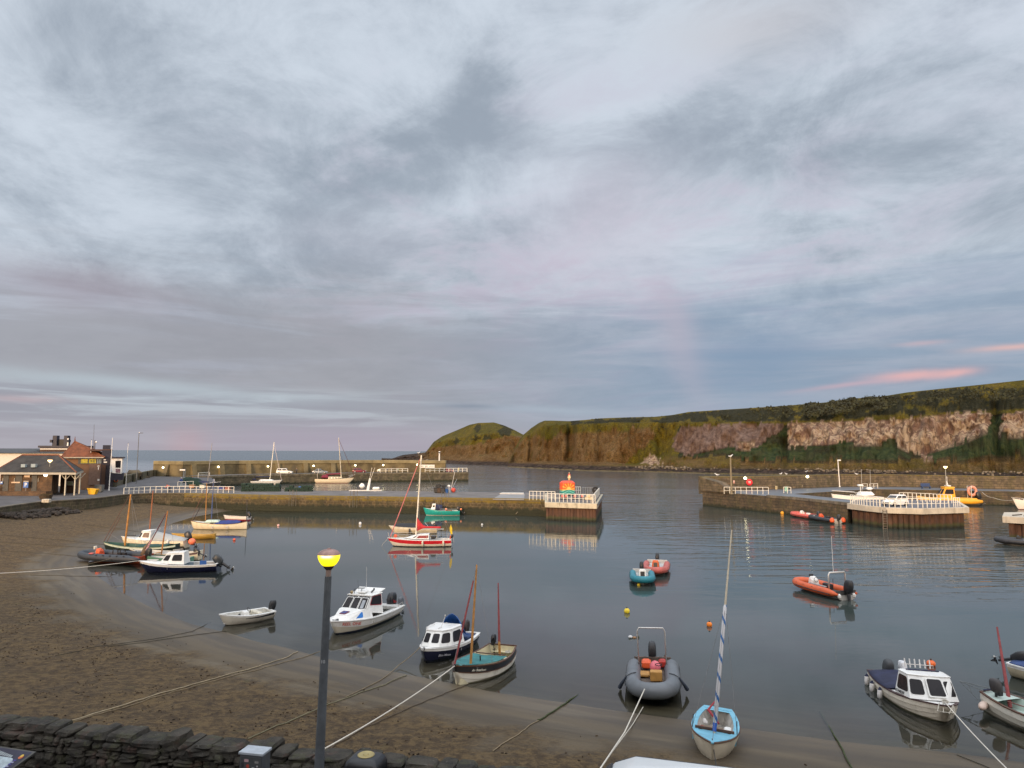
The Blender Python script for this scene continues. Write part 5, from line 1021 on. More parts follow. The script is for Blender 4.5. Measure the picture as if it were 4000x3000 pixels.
# ---- painted sculpture on the pier head
m, g, p, out = newmat('painted_mural'); oc = g.node('ShaderNodeTexCoord').outputs['Object']; X3, Y3, Z3 = g.xyz(oc)
an_ = g.m('ARCTAN2', g.m('SUBTRACT', Z3, 1.15), X3); rays = g.step(g.m('SINE', g.m('MULTIPLY', an_, 12.0)), .35, .65); rad = g.m('SQRT', g.m('ADD', g.m('POWER', X3, 2.0), g.m('POWER', g.m('SUBTRACT', Z3, 1.15), 2.0)))
up = g.mix(g.m('MULTIPLY', rays, g.step(rad, 1.25, 1.05)), (.80, .10, .02), (.85, .42, .05)); up = g.mix(g.step(rad, .45, .30), up, (.85, .50, .12)); up = g.mix(g.step(Z3, 1.9, 2.35), up, (.82, .06, .015))
wv_ = g.m('ABSOLUTE', g.m('SUBTRACT', g.m('MULTIPLY', g.m('ABSOLUTE', X3), -.5), g.m('SUBTRACT', Z3, 1.15))); lo = g.mix(g.step(g.m('SINE', g.m('MULTIPLY', g.m('ADD', Z3, g.m('MULTIPLY', g.m('ABSOLUTE', X3), .45)), 16.0)), .3, .8), (.01, .22, .20), (.20, .50, .42))
cc = g.mix(g.step(g.m('ADD', Z3, g.m('MULTIPLY', g.m('ABSOLUTE', X3), .12)), 1.04, 1.10), lo, up); cc = g.mix(g.step(g.m('ABSOLUTE', g.m('SUBTRACT', g.m('ADD', Z3, g.m('MULTIPLY', g.m('ABSOLUTE', X3), .12)), 1.09)), .07, .04), cc, (.45, .48, .16)); g.put(p.inputs['Base Color'], cc); p.inputs['Roughness'].default_value = .35
q = gp(2216, 1936, HD); t = thing('sculpture', 'big rounded block painted with orange sunrays over teal waves on the pier head', 'sculpture', q, R(12))
MB().rbox((0, 0, 1.28), (2.35, 1.9, 2.5), .34).build('painted_block', m, t, smooth=True, bevel=.05); MB().rbox((0, 0, .03), (2.2, 1.8, .12), .02).build('plinth', ironk, t)
t = person('painted figurine in red jacket and cream dress standing on top of the sculpture', q + V(.35, .1, 2.53), -60, M('fig_red', (.70, .08, .05), .5), M('fig_cream', (.75, .58, .30), .5), 1.42, 'stand', M('fig_hair', (.70, .45, .20), .5)); t.name = 'figurine'; t['category'] = 'figurine'; MB().lathe([(.30, .45), (.20, .85), (.15, 1.0)], (0, 0, 0), 12).build('skirt', M('fig_cream', (.75, .58, .30)), t, smooth=True)
random.seed(9)
for k, (px, lab, mm) in enumerate(((2197, 'round pink float lying leftmost behind the pier head railing', 'p'), (2211, 'round pink float lying below the middle of the sculpture', 'p'), (2246, 'round pink float lying right of the sculpture foot', 'p'), (2275, 'round pink float left of the pale fish boxes', 'p'))):
    q = gp(px, 1951, HD); t = thing('float', lab, 'float', q); MB().sph((0, 0, .5), .24, n=10).build('ball', M('float_pink', (.70, .20, .16), .5), t, smooth='all'); MB().rbox((0, .0, .14), (.9, .6, .26), .08).build('net_heap', M('net_black', (.02, .018, .025), .95, .4, 9), t)
for px, z, lab in ((2292, 0, 'pale fish box, bottom left of the stack at the pier head corner'), (2306, 0, 'pale fish box, bottom right of the stack at the pier head corner'), (2298, .42, 'pale fish box topping the stack at the pier head corner')):
    q = gp(px, 1952, HD) + V(0, 0, z); t = thing('fish_box', lab, 'box', q); bx = M('box_cream', (.66, .56, .36), .6, .1); MB().loft([[(-.28, -.2, .0), (.28, -.2, .0), (.28, .2, .0), (-.28, .2, .0)], [(-.32, -.24, .38), (.32, -.24, .38), (.32, .24, .38), (-.32, .24, .38)]]).build('body', bx, t, bevel=.02); MB().tube([(-.33, -.25, .38), (.33, -.25, .38), (.33, .25, .38), (-.33, .25, .38)], .025, 5, closed=True).build('rim', bx, t)
q = at(2326, 1916, 126); t = thing('tyre', 'black tyre fender hung at the back corner of the pier head', 'tyre', (q.x, q.y, HD)); MB().tube([(.42 * math.cos(a), 0, .85 + .42 * math.sin(a)) for a in [k * .5236 for k in range(12)]], .18, 8, closed=True).build('tread', M('tyre', (.015, .015, .015)), t, smooth='all'); MB().box((0, .1, .45), (.9, .5, .9)).build('stand', M('tub_black', (.018, .020, .022)), t)
# gear by the left railing
for px, py, c, lab in ((862, 1915, (.02, .04, .20), 'blue fish box behind the right end of the long white railing'), (885, 1917, (.30, .12, .09), 'reddish brown box at the right end of the long white railing'), (745, 1908, (.40, .22, .11), 'tan box behind the middle of the long white railing'), (786, 1909, (.62, .60, .50), 'crumpled white sheet on boxes behind the long railing')):
    q = gp(px, py, LD) + V(0, .6, 0); t = thing('fish_box', lab, 'box', q); bx = M('bx' + str(c), c, .6, .2); MB().rbox((0, 0, .35), (1.0, .7, .6), .08).build('body', bx, t); MB().rbox((0, 0, .68), (1.08, .78, .08), .03).build('lid', bx, t)
for k, (px, py, s_) in enumerate(((738, 1885, 1.5), (765, 1890, 1.3), (760, 1900, 1.2))):
    q = gp(px, py, LD); t = thing('net_heap', ('dark heap of fishing net left of the seated person', 'dark heap of fishing net behind the hurdle', 'low heap of dark net near the long railing')[k], 'net', q); mb = MB(); rings = []
    for i in range(6):
        rr_ = s_ * math.cos(i / 6 * 1.45); rings.append([(rr_ * 1.5 * math.cos(a) * (1 + .2 * N(a, i, k)), rr_ * math.sin(a) * (1 + .2 * N(a + 5, i, k)), i * .24 * (1 + .2 * N(a, i, 7))) for a in [j * .5236 for j in range(12)]])
    mb.loft(rings); mb.build('mesh_pile', net, t, smooth='all'); MB().tube([(-.8, -.6, .3), (-.2, -.8, .6), (.5, -.7, .4)], .05, 5).build('rope', ropec0 if False else M('green_rope', (.04, .09, .07), .9), t)
# ================================================================== BOATS
gel = M('gelcoat_white', (.80, .80, .77), .28, .06, 1.5, dirt=.22, bump=.002, bscale=6)
gel2 = M('gelcoat_cream', (.74, .66, .48), .32, .07, 1.5, dirt=.22, low=(.16, .15, .09), lowz=.05)
wood = M('varnished_wood', (.42, .20, .055), .4, .25, 4); dkwood = M('dark_wood', (.10, .045, .025), .5, .25, 4)
glass = M('cabin_glass', (.020, .018, .020), .12, .3, 1.5, spec=.18); blackp = M('black_plastic', (.018, .019, .022), .4, .2, 4)
alu = M('aluminium', (.52, .52, .50), .35, .08, 3, metal=.4); ropec = M('pale_rope', (.50, .47, .40), .85, .15, 6); dkrope = M('weedy_rope', (.060, .052, .034), .9, .3, 2)
orange = M('orange_plastic', (.72, .11, .03), .5, .12, 3); buoyor = M('buoy_orange', (.90, .24, .02), .45, .08, 4); buoyye = M('buoy_yellow', (.82, .62, .03), .45, .08, 4); buoyre = M('buoy_red', (.78, .13, .06), .45, .08, 4)
navy = M('navy_canvas', (.016, .020, .055), .8, .25, 2.5, bump=.02, bscale=5); blue = M('blue_tarp', (.015, .085, .30), .55, .25, 2, bump=.03, bscale=3); white_f = M('fender_white', (.70, .68, .66), .5, .15, 5, dirt=.2)
inner = M('cockpit_grey', (.50, .50, .48), .55, .15, 2, dirt=.3); steelr = M('stainless', (.62, .60, .57), .3, .05, metal=.5); grey_tube = M('hypalon_grey', (.13, .145, .16), .5, .15, 1.5, dirt=.15, bump=.006, bscale=3)

class Boat:
    """top-level Empty at the waterline below the middle of the boat; local +x is the bow"""
    def __init__(s, name, label, cat, bow, hdg, L, heel=0, pitch=0, z=0.0, group=None):
        h = R(hdg); p = bow if isinstance(bow, Vector) else gp(*bow) if len(bow) == 3 else gp(*bow, z)
        c = V(p.x - math.cos(h) * L / 2, p.y - math.sin(h) * L / 2, z)
        s.o = thing(name, label, cat, c, h, group); s.o.rotation_euler = (R(heel), R(pitch), h); s.L = L
        s.Mw = Matrix.Translation(c) @ s.o.rotation_euler.to_matrix().to_4x4(); s.Mi = s.Mw.inverted()
    def loc(s, w): return s.Mi @ Vector(w)
    def pix(s, px, py, Ybase): return s.loc(at(px, py, Ybase))

def hull(bt, L, B, Fm, bowh=.35, sternh=.1, T=.35, tw=.8, sm=.42, nb=2.3, rake=.45, p=2.0, q=1.5, mats=None, stripe=.0, strakes=0, rim=.07, floor=-.02, open_to=1.0, inm=None, gun=None, rail=.028, tr=0.0, keelup=.9, capdeck=None, name='hull', cut=.0, flare=0.0):
    """shell with raked stem, transom and sheer; returns functions for half beam and sheer height"""
    mats = mats or [gel]
    def hb(s):
        if s > sm: return B / 2 * max(0.0, 1 - ((s - sm) / (1 - sm)) ** nb)
        return B / 2 * (tw + (1 - tw) * (1 - ((sm - s) / sm) ** 2))
    def zs(s): return Fm + bowh * max(0, (s - .3) / .7) ** 2 + sternh * max(0, (.3 - s) / .3) ** 2
    def zk(s): return -T + (T + .02) * keelup * max(0, (s - .72) / .28) ** 2.2 + T * .35 * max(0, (.3 - s) / .3) ** 1.5
    def X(s, t): return -L / 2 + s * L - rake * (1 - t) ** 1.2 * max(0, (s - .35) / .65) ** 3 + tr * (1 - t) * max(0, 1 - s * 5)
    S = [0, .04, .1, .2, .3, .42, .54, .64, .73, .8, .86, .91, .95, .98, 1.0]
    ts = []
    if strakes:
        for k in range(strakes): ts += [(k / strakes, .022), ((k + .97) / strakes, .0)]
        ts.append((1.0, 0.0))
    else: ts = [(k / 9, 0) for k in range(10)]
    if stripe: ts = [a for a in ts if abs(a[0] - (1 - stripe)) > .02] + [(1 - stripe, 0), (1 - stripe + .001, .012)]; ts.sort()
    def P(s, t, e=0, inn=0):
        b_ = hb(s); y = b_ * (1 - (1 - t) ** p) * (1 - flare * (1 - t)) + (e if b_ > .05 else 0); z = zk(s) + (zs(s) - zk(s)) * t ** q
        return X(s, t), max(0, y - inn), z
    mb = MB(); nt = len(ts)
    for sg in (1, -1):
        rings = [[(a, sg * y, z) for a, y, z in (P(s_, t, e) for t, e in ts)] for s_ in S]
        vs = [v_ for r_ in rings for v_ in r_]
        for i in range(len(S) - 1):
            for j in range(nt - 1):
                f_ = (i * nt + j, (i + 1) * nt + j, (i + 1) * nt + j + 1, i * nt + j + 1)
                mb_mi = 1 if (stripe and ts[j][0] >= 1 - stripe and len(mats) > 1) else 0
                mb.f.append(tuple(k + (0 if sg == 1 else len(rings) * nt) for k in (f_ if sg == 1 else f_[::-1]))); mb.mi.append(mb_mi)
        mb.v += vs
    o_ = len(rings) * nt; ring0 = list(range(nt)) + [o_ + j for j in range(nt - 1, -1, -1)]
    if tw > .02: mb.f.append(tuple(ring0[::-1])); mb.mi.append(0)
    h_ = mb.build(name, mats, bt.o, smooth=True); h_.modifiers.new('w', 'WELD').merge_threshold = .002
    # rim + inner skin + sole
    Si = [s_ for s_ in S if s_ <= min(open_to, .97)] ; zf = floor
    if open_to > 0:
        mb = MB()
        if Si[-1] < open_to - .02: Si.append(open_to)
        for sg in (1, -1):
            rings = []
            for k, s_ in enumerate(Si):
                r_ = min(rim, hb(s_) * .6); x, y, z = P(max(s_, cut), 1); x = max(x, -L / 2 + rim); fl = max(zf, zk(s_) + .12); fl = min(fl, z - .05)
                rings.append([(x, sg * (y - r_), z - .005), (x, sg * max(0, y - r_ * 1.5) * .97, z * .5 + fl * .5), (x, sg * max(0, y - r_ * 1.5) * .86, fl), (x, 0, fl)])
            n_ = 4; base = len(mb.v); mb.v += [v_ for r_ in rings for v_ in r_]
            for i in range(len(rings) - 1):
                for j in range(3):
                    f_ = (base + i * 4 + j, base + i * 4 + j + 1, base + (i + 1) * 4 + j + 1, base + (i + 1) * 4 + j); mb.f.append(f_ if sg == 1 else f_[::-1]); mb.mi.append(0)
            for e_ in (0, len(rings) - 1):
                f_ = tuple(base + e_ * 4 + j for j in range(4)) + (len(mb.v),); mb.v.append((rings[e_][0][0], 0, rings[e_][0][2])); mb.f.append(f_); mb.mi.append(0)
        mb.build('cockpit', inm or inner, bt.o, smooth=False)
    # capping all round
    mb = MB(); gm = gun or mats[-1]
    for sg in (1, -1):
        a = [P(s_, 1) for s_ in S]; n = len(a); vs = []
        for (x, y, z), s_ in zip(a, S):
            r_ = min(rim, hb(s_) * .6); vs += [(x, sg * (y + rail * (y > .02)), z - .03), (x, sg * (y + rail * (y > .02)), z + .02), (x, sg * (y - r_), z + .02), (x, sg * (y - r_), z - .02)]
        fs = []
        for i in range(n - 1):
            for j in range(4):
                k = (j + 1) % 4; f_ = (i * 4 + j, i * 4 + k, (i + 1) * 4 + k, (i + 1) * 4 + j); fs.append(f_ if sg == -1 else f_[::-1])
        mb.add(vs, fs)
    x, y, z = P(0, 1)
    if tw > .02: mb.box((x + rim / 2, 0, z - .005), (rim + .02, 2 * y + 2 * rail, .055))
    x, y, z = P(1, 1); mb.rbox((x - .03, 0, z - .01), (.12, .10, .08), .02)
    mb.build('gunwale', gm, bt.o)
    bt.hb, bt.zs, bt.X, bt.P = hb, zs, X, P
    return h_
def deck(bt, s0, s1, mat, name='foredeck', crown=.06, drop=.01):
    mb = MB(); S = [s0 + (s1 - s0) * k / 8 for k in range(9)]; rings = []
    for s_ in S:
        x, y, z = bt.P(s_, 1); y = max(0.002, y - .02); rings.append([(x, -y, z - drop), (x, -y * .5, z - drop + crown * .8 * min(1, y * 2)), (x, 0, z - drop + crown * min(1, y * 2)), (x, y * .5, z - drop + crown * .8 * min(1, y * 2)), (x, y, z - drop)])
    mb.loft(rings, False, False, closed=False)
    b0 = rings[0]; n = len(mb.v); mb.v += [(p_[0], p_[1], p_[2] - .35) for p_ in b0]; k0 = 0
    for j in range(4): mb.f.append((j + 1, j, n + j, n + j + 1)); mb.mi.append(0)
    return mb.build(name, mat, bt.o, smooth=True)
def cabin(bt, base, top, mat, wins, name='cabin', roof=.05, roofmat=None, wm=None, frame_m=None, over=.03, doors=False):
    """base/top: half outlines (x,y,z) from bow to stern on the port side; mirrored. wins: (face index, u0,u1,v0,v1[,mat])"""
    def full(h_): return [tuple(p_) for p_ in h_] + [(x, -y, z) for x, y, z in h_[::-1] if abs(y) > 1e-4]
    b_, t_ = full(base), full(top); n = len(b_); mb = MB(); mb.loft([b_, t_], False, False)
    mb.build('dummy', mat) if False else None
    c_ = mb; top_o = [(x + (over if x > 0 else -over) * .6, y + (over if y > 0 else -over), z) for x, y, z in t_]
    c_.loft([top_o, [(x, y, z + roof) for x, y, z in top_o], [(x * .985 + t_[0][0] * .0, y * .86, z + roof * 1.9) for x, y, z in top_o]])
    cab = c_.build(name, mat, bt.o, bevel=.012)
    for w_ in wins:
        i, u0, u1, v0, v1 = w_[:5]; a, b2, c2, d = b_[i], b_[(i + 1) % n], t_[(i + 1) % n], t_[i]
        q = [a, b2, c2, d]; nr = (V(*b2) - V(*a)).cross(V(*d) - V(*a)); ctr = (V(*a) + V(*b2)) / 2 - V(sum(p_[0] for p_ in b_) / n, 0, a[2])
        if nr.dot(ctr) < 0: q = [b2, a, d, c2]; u0, u1 = 1 - u1, 1 - u0
        fm = w_[6] if len(w_) > 6 else frame_m
        wo_ = MB()
        if fm is not None: wo_.panel(q, u0 - .035, u1 + .035, v0 - .04, v1 + .04, .012, .02, .16); fo = wo_.build('window_frame', fm, bt.o)
        MB().panel(q, u0, u1, v0, v1, .018 if fm is not None else .010, .02, .2).build('window', w_[5] if len(w_) > 5 and w_[5] is not None else (wm or glass), bt.o)
    return cab
def outboard(bt, x, y, z, k=1.0, tilt=0.0, mat=None, name='outboard_motor', stripe=None, rz=0.0):
    """legs and propeller hang aft of the transom; tilt in degrees lifts the propeller out of the water"""
    e = bpy.data.objects.new(name, None); me = MB()
    me.tube([(-.02, 0, .05), (-.12, 0, -.1), (-.14, 0, -.62)], [.085 * k, .075 * k, .05 * k], 8); me.rbox((-.14, 0, -.50), (.34, .16, .03), .01); me.tube([(.02, 0, -.74), (-.30, 0, -.74)], [.03, .06], 8); me.add([(-.08, 0, -.74), (-.25, 0, -.74), (-.2, .01, -.98), (-.16, -.01, -.98)], [(0, 1, 2, 3), (3, 2, 1, 0)])
    me.rbox((.08, 0, -.02), (.12, .26, .26), .03)
    me.v = [(a * k, b_ * k, c_ * k) for a, b_, c_ in me.v]; leg = me.build(name, blackp, bt.o, smooth=True); leg.location = (x, y, z); leg.rotation_euler = (0, R(tilt), rz)
    c = MB(); rings = []
    for zz_, ax, ay, cx in ((-.04, .13, .11, -.06), (.04, .22, .16, -.08), (.30, .26, .175, -.12), (.52, .235, .16, -.15), (.64, .18, .12, -.16), (.67, .10, .06, -.15)):
        rings.append([((cx + ax * (abs(math.cos(a)) ** .5) * (1 if math.cos(a) > 0 else -1)) * k, ay * (abs(math.sin(a)) ** .5) * (1 if math.sin(a) > 0 else -1) * k, zz_ * k) for a in [2 * math.pi * j / 14 for j in range(14)]])
    c.loft(rings); c.build('cowl', mat or blackp, leg, smooth='all')
    if stripe:
        s_ = MB(); s_.add([((-.30) * k, (sg * .175) * k, z2 * k) for sg in (1,) for z2 in (.12,)] + [(.02 * k, .19 * k, .16 * k), (.06 * k, .188 * k, .34 * k), (-.26 * k, .178 * k, .2 * k)], [(0, 1, 2, 3)]); s_.add([(-.30 * k, -.175 * k, .12 * k), (.02 * k, -.19 * k, .16 * k), (.06 * k, -.188 * k, .34 * k), (-.26 * k, -.178 * k, .2 * k)], [(3, 2, 1, 0)]); s_.build('decal', stripe, leg)
    pr_ = MB()
    for j in range(3):
        a = j * 2.094; pr_.add([(-.32 * k, 0, -.74 * k), (-.34 * k, .13 * math.cos(a) * k, (-.74 + .13 * math.sin(a)) * k), (-.30 * k, .13 * math.cos(a + .7) * k, (-.74 + .13 * math.sin(a + .7)) * k)], [(0, 1, 2), (2, 1, 0)])
    pr_.tube([(-.29 * k, 0, -.74 * k), (-.38 * k, 0, -.74 * k)], [.05 * k, .02 * k], 6); pr_.build('propeller', alu, leg)
    return leg
def spar(bt, a, b_, r0, r1, mat, name='mast', n=8):
    return MB().tube([a, Vector(a).lerp(Vector(b_), .5), b_], [r0, (r0 + r1) * .52, r1], n).build(name, mat, bt.o, smooth=True)
def wires(bt, segs, r=.008, mat=None, name='rigging'):
    mb = MB()
    for a, b_ in segs: mb.tube([a, b_], r, 4, caps=False)
    return mb.build(name, mat or M('rig_wire', (.20, .20, .20), .5), bt.o)
def fender(bt, s_, sg, mat=None, drop=.35, k=1.0, tip=None, zz_=None):
    x, y, z = bt.P(s_, 1); y += .10 * k; z = z if zz_ is None else zz_
    f_ = MB().lathe([(.02, .30), (.05, .27), (.095, .20), (.105, .0), (.095, -.2), (.05, -.27), (.02, -.3)], (0, 0, 0), 10).build('fender', mat or white_f, bt.o, smooth='all'); f_.location = (x, sg * y, z - drop); f_.scale = (k, k, k)
    if tip: MB().lathe([(.02, .36), (.055, .30), (.085, .22), (.088, .18)], (0, 0, 0), 10).build('fender_cap', tip, f_)
    MB().tube([(0, 0, .3 * 1), (0, -sg * .08, drop / k)], .012, 4).build('fender_line', ropec, f_)
def thwart(bt, s_, mat, w_=.24, dz=.16, name='thwart'):
    x, y, z = bt.P(s_, 1); return MB().rbox((x, 0, z - dz), (w_, 2 * (y - .07), .045), .01).build(name, mat, bt.o)
def cover(bt, s0, s1, mat, h=.18, sag=0.0, name='cover', ridge=None, drop=.0, over=.05, seed=1):
    """canvas sheet laced over the gunwales with creases"""
    mb = MB(); S = [s0 + (s1 - s0) * k / 14 for k in range(15)]; rings = []
    for i, s_ in enumerate(S):
        x, y, z = bt.P(s_, 1); y += over * (y > .05); k = math.sin(math.pi * i / 14) ** .5; row = []
        for j in range(13):
            u = j / 6 - 1; zz_ = z + .03 + (h * (1 - abs(u) ** 1.6) - sag * (1 - u * u)) * (.35 + .65 * k) + N(x * 2.1, u * 1.6 + seed, seed) * .07 * (1 - abs(u) ** 4)
            row.append((x, u * y, zz_ - (drop if abs(u) > .99 else 0)))
        rings.append(row)
    mb.loft(rings, False, False, closed=False); o_ = mb.build(name, mat, bt.o, smooth='all'); o_.modifiers.new('s', 'SOLIDIFY').thickness = .015; return o_
def letters(bt, txt, size, mat, s_, t, sg, dz=0.0, shear=.0, off=.02, name='name_lettering'):
    a, b_ = V(*bt.P(s_ - .04, t)), V(*bt.P(s_ + .04, t)); u = V(*bt.P(s_, min(1.0, t + .12))); c = V(*bt.P(s_, t))
    for q in (a, b_, u, c): q.y *= sg
    xx = (b_ - a) if sg < 0 else (a - b_); n_ = xx.cross(u - c); n_ = n_ if n_.y * sg > 0 else -n_
    return text_mesh(txt, size, mat, name, bt.o, frame(c + n_.normalized() * off + V(0, 0, dz), xx, n_), shear)
def coil(mb, c, r=.16, n=4, th=.018):
    for k in range(n): mb.tube([(c[0] + r * (1 - k * .08) * math.cos(a), c[1] + r * (1 - k * .08) * math.sin(a), c[2] + k * .02 + .01 * math.sin(a * 2 + k)) for a in [j * math.pi / 5 for j in range(11)]], th, 5, caps=False)

# ---- 1 white cabin cruiser with red lettering
bt = Boat('cabin_cruiser', 'white cabin cruiser lettered REEL ONE with red framed side window, beside the yellow street lamp', 'motor boat', (1296, 2427, .80), -111, 6.2, heel=1, z=-.24)
hm = M('cruiser_hull', (.72, .68, .56), .3, .06, 1.2, low=(.012, .02, .05), lowz=.34, dirt=.12)
hull(bt, 6.2, 2.5, .86, .32, .02, .45, .88, .40, 3.3, .70, 1.7, 1.15, [hm, gel], stripe=.26, rim=.16, floor=.25, open_to=.42, rail=.06)
deck(bt, .60, 1.0, gel, crown=.05)
# low trunk cabin and wheelhouse
cabin(bt, [(2.62, 0.02, 1.06), (2.50, .52, 1.04), (1.35, .98, .94), (.50, 1.06, .90)], [(2.25, .02, 1.34), (2.15, .40, 1.34), (1.20, .80, 1.48), (.45, .90, 1.50)], gel, [(1, .50, .98, .22, .85, M('blue_pane', (.02, .16, .50), .25, .2)), (4, .02, .50, .22, .85, M('blue_pane', (.02, .16, .50), .25, .2))], name='cuddy', roof=.02, over=0)
q = [(1.9, -.14, 1.325), (1.9, .14, 1.325), (1.62, .14, 1.365), (1.62, -.14, 1.365)]
mbx = MB(); mbx.panel([(2.12, -.2, 1.39), (2.12, .2, 1.39), (1.62, .22, 1.455), (1.62, -.22, 1.455)], 0, 1, 0, 1, .03, .05, .12)
h_ = mbx.build('deck_hatch', M('maroon_trim', (.16, .03, .05), .4), bt.o); MB().panel([(2.12, -.2, 1.39), (2.12, .2, 1.39), (1.62, .22, 1.455), (1.62, -.22, 1.455)], .12, .88, .12, .88, .038, .02, .1).build('hatch_pane', M('hatch_blue', (.02, .03, .17), .25), h_)
maroon = M('maroon_frame', (.28, .015, .025), .4, .1); rub = M('dark_seal', (.03, .032, .036), .5)
cabin(bt, [(1.08, .02, 1.34), (1.02, .88, 1.32), (-.62, 1.08, .90)], [(.34, .02, 2.20), (.30, .78, 2.19), (-.78, .86, 2.20)], gel, [(1, .16, .90, .46, .93, None, maroon), (3, .10, .84, .46, .93, None, maroon)], name='wheelhouse', roof=.05, over=.06)
fq = [V(1.06, -.87, 1.36), V(1.06, .87, 1.36), V(.34, .77, 2.18), V(.34, -.77, 2.18)]
MB().panel(fq, .015, .985, .04, .99, .012, .02, .02).build('windscreen_surround', rub, bt.o)
for k in range(3):
    u0 = .03 + k * .32; f_ = MB().panel(fq, u0, u0 + .30, .06, .90, .024, .03, .10).build('window_frame', gel, bt.o); MB().panel(fq, u0 + .02, u0 + .28, .09, .87, .030, .03, .10).build('window_pane', glass, f_)
    if k == 2: MB().panel(fq, u0 + .08, u0 + .21, .18, .72, .034, .01, .12).build('sticker', M('grey_sticker', (.32, .35, .38), .4), f_)
mbx = MB(); mbx.loft([[(-.55, -.84, 2.32), (-.55, .84, 2.32), (-1.12, .92, 2.46), (-1.12, -.92, 2.46)], [(-.55, -.84, 2.25), (-.55, .84, 2.25), (-1.08, .92, 2.41), (-1.08, -.92, 2.41)]]); mbx.build('roof_spoiler', gel, bt.o)
mbx = MB(); mbx.rbox((.0, .05, 2.40), (.55, .5, .12), .03); mbx.build('sliding_hatch', gel, bt.o)
mbx = MB(); mbx.tube([(.22, -.42, 2.28), (.22, -.42, 2.56), (-.2, -.42, 2.6), (-.25, .05, 2.6), (.2, .05, 2.58), (.22, .05, 2.34)], .02, 5); mbx.tube([(.0, -.42, 2.59), (.0, .05, 2.59)], .02, 5); mbx.build('roof_rack', rub, bt.o)
MB().lathe([(.05, 0), (.09, .05), (.09, .16), (.04, .2)], (.30, -.55, 2.28), 8).build('searchlight', M('brass', (.40, .30, .16), .4, metal=.5), bt.o)
mbx = MB(); mbx.tube([(-.35, .40, 2.3), (-.30, .62, 2.50), (-.3, .62, 2.6)], .05, 6); mbx.build('horn', blackp, bt.o)
MB().tube([(-.28, .1, 2.3), (-.28, .1, 2.45), (-.26, .12, 4.0)], [.02, .012, .006], 5).build('aerial', M('aerial_white', (.75, .75, .74), .4), bt.o)
MB().tube([(-.1, -.3, 2.3), (-.02, -.34, 3.1), (-.02, -.34, 3.12)], [.008, .006, .03], 5).build('aerial', rub, bt.o)
mbx = MB()
for sg in (1, -1): mbx.tube([(.45, sg * .66, 1.48), (.55, sg * .6, 1.56), (1.05, sg * .55, 1.50), (1.1, sg * .55, 1.42)], .016, 5)
mbx.tube([(2.75, -.25, 1.10), (2.85, 0, 1.16), (2.75, .25, 1.10)], .02, 5); mbx.build('grab_rail', steelr, bt.o)
mbx = MB(); mbx.rbox((2.6, 0, 1.14), (.34, .12, .10), .03); mbx.tube([(2.72, -.2, 1.16), (2.72, .2, 1.16)], .03, 6); mbx.build('windlass', blackp, bt.o)
MB().rbox((-2.75, 0, .78), (.5, 1.9, .28), .04).build('engine_well', inner, bt.o)
for sg in (1, -1): MB().rbox((-1.9, sg * .80, .62), (1.6, .32, .3), .03).build('side_bench', inner, bt.o)
outboard(bt, -3.07, .12, .78, 1.35, 0, M('motor_black', (.014, .015, .02), .3), stripe=M('motor_red', (.35, .02, .02), .4)); outboard(bt, -3.13, .82, .86, .8, 14, M('motor_grey', (.10, .11, .13), .35))
mbx = MB(); mbx.tube([(-3.1, 1.0, .92), (-3.1, 1.0, 1.1), (-2.4, 1.1, 1.08), (-2.4, 1.1, .92)], .018, 5); mbx.build('push_rail', steelr, bt.o)
red = M('red_letters', (.50, .05, .02), .45)
letters(bt, 'REEL ONE', .26, red, .86, .885, 1, off=.075, name='name_lettering'); letters(bt, 'REEL ONE', .26, red, .86, .885, -1, off=.075)

bt.o.scale = (1, 1, .88)
# ---- 2 small open motor boat
bt = Boat('open_motorboat', 'small white open motor boat with black outboard and wheel console on the shallows', 'motor boat', (856, 2402, .66), -131, 3.3, heel=-2, pitch=-1, z=-.06)
hull(bt, 3.3, 1.45, .52, .20, .02, .25, .86, .40, 2.4, .45, 1.8, 1.2, [M('skiff_hull', (.66, .63, .55), .3, .08, 1.5, dirt=.3, low=(.16, .15, .10), lowz=.08), gel], stripe=.10, rim=.12, floor=.12, open_to=.93, inm=M('skiff_inner', (.55, .54, .49), .5, .1, dirt=.3), rail=.04)
for sg in (1, -1):
    mbx = MB(); pts = [V(*bt.P(s_, .80)) for s_ in (.03, .15, .3, .45, .6)]; vs = []
    for k, p_ in enumerate(pts): up = V(*bt.P((.03, .15, .3, .45, .6)[k], .96 - .03 * k)); vs += [(p_.x, sg * (p_.y + .016), p_.z), (up.x, sg * (up.y + .016), up.z)]
    mbx.add(vs, [(2 * k, 2 * k + 2, 2 * k + 3, 2 * k + 1) for k in range(4)]); mbx.build('side_stripe', M('stripe_dark', (.02, .022, .03), .4), bt.o)
MB().rbox((-.1, -.22, .38), (.40, .50, .50), .05, top=.75).build('console', gel, bt.o); MB().tube([(-.32 + .14 * math.cos(a) * .4, -.22 + .17 * math.sin(a), .66 + .16 * math.cos(a)) for a in [k * .6283 for k in range(10)]], .018, 5, closed=True).build('steering_wheel', blackp, bt.o)
MB().rbox((-.75, -.1, .42), (.28, 1.05, .30), .05).build('seat', M('seat_cream', (.60, .56, .46), .6), bt.o); MB().lathe([(.16, 0), (.17, .2), (.10, .3), (.03, .4)], (.35, -.1, .15), 10).build('fuel_can', blackp, bt.o)
outboard(bt, -1.66, 0, .52, .85, 0)

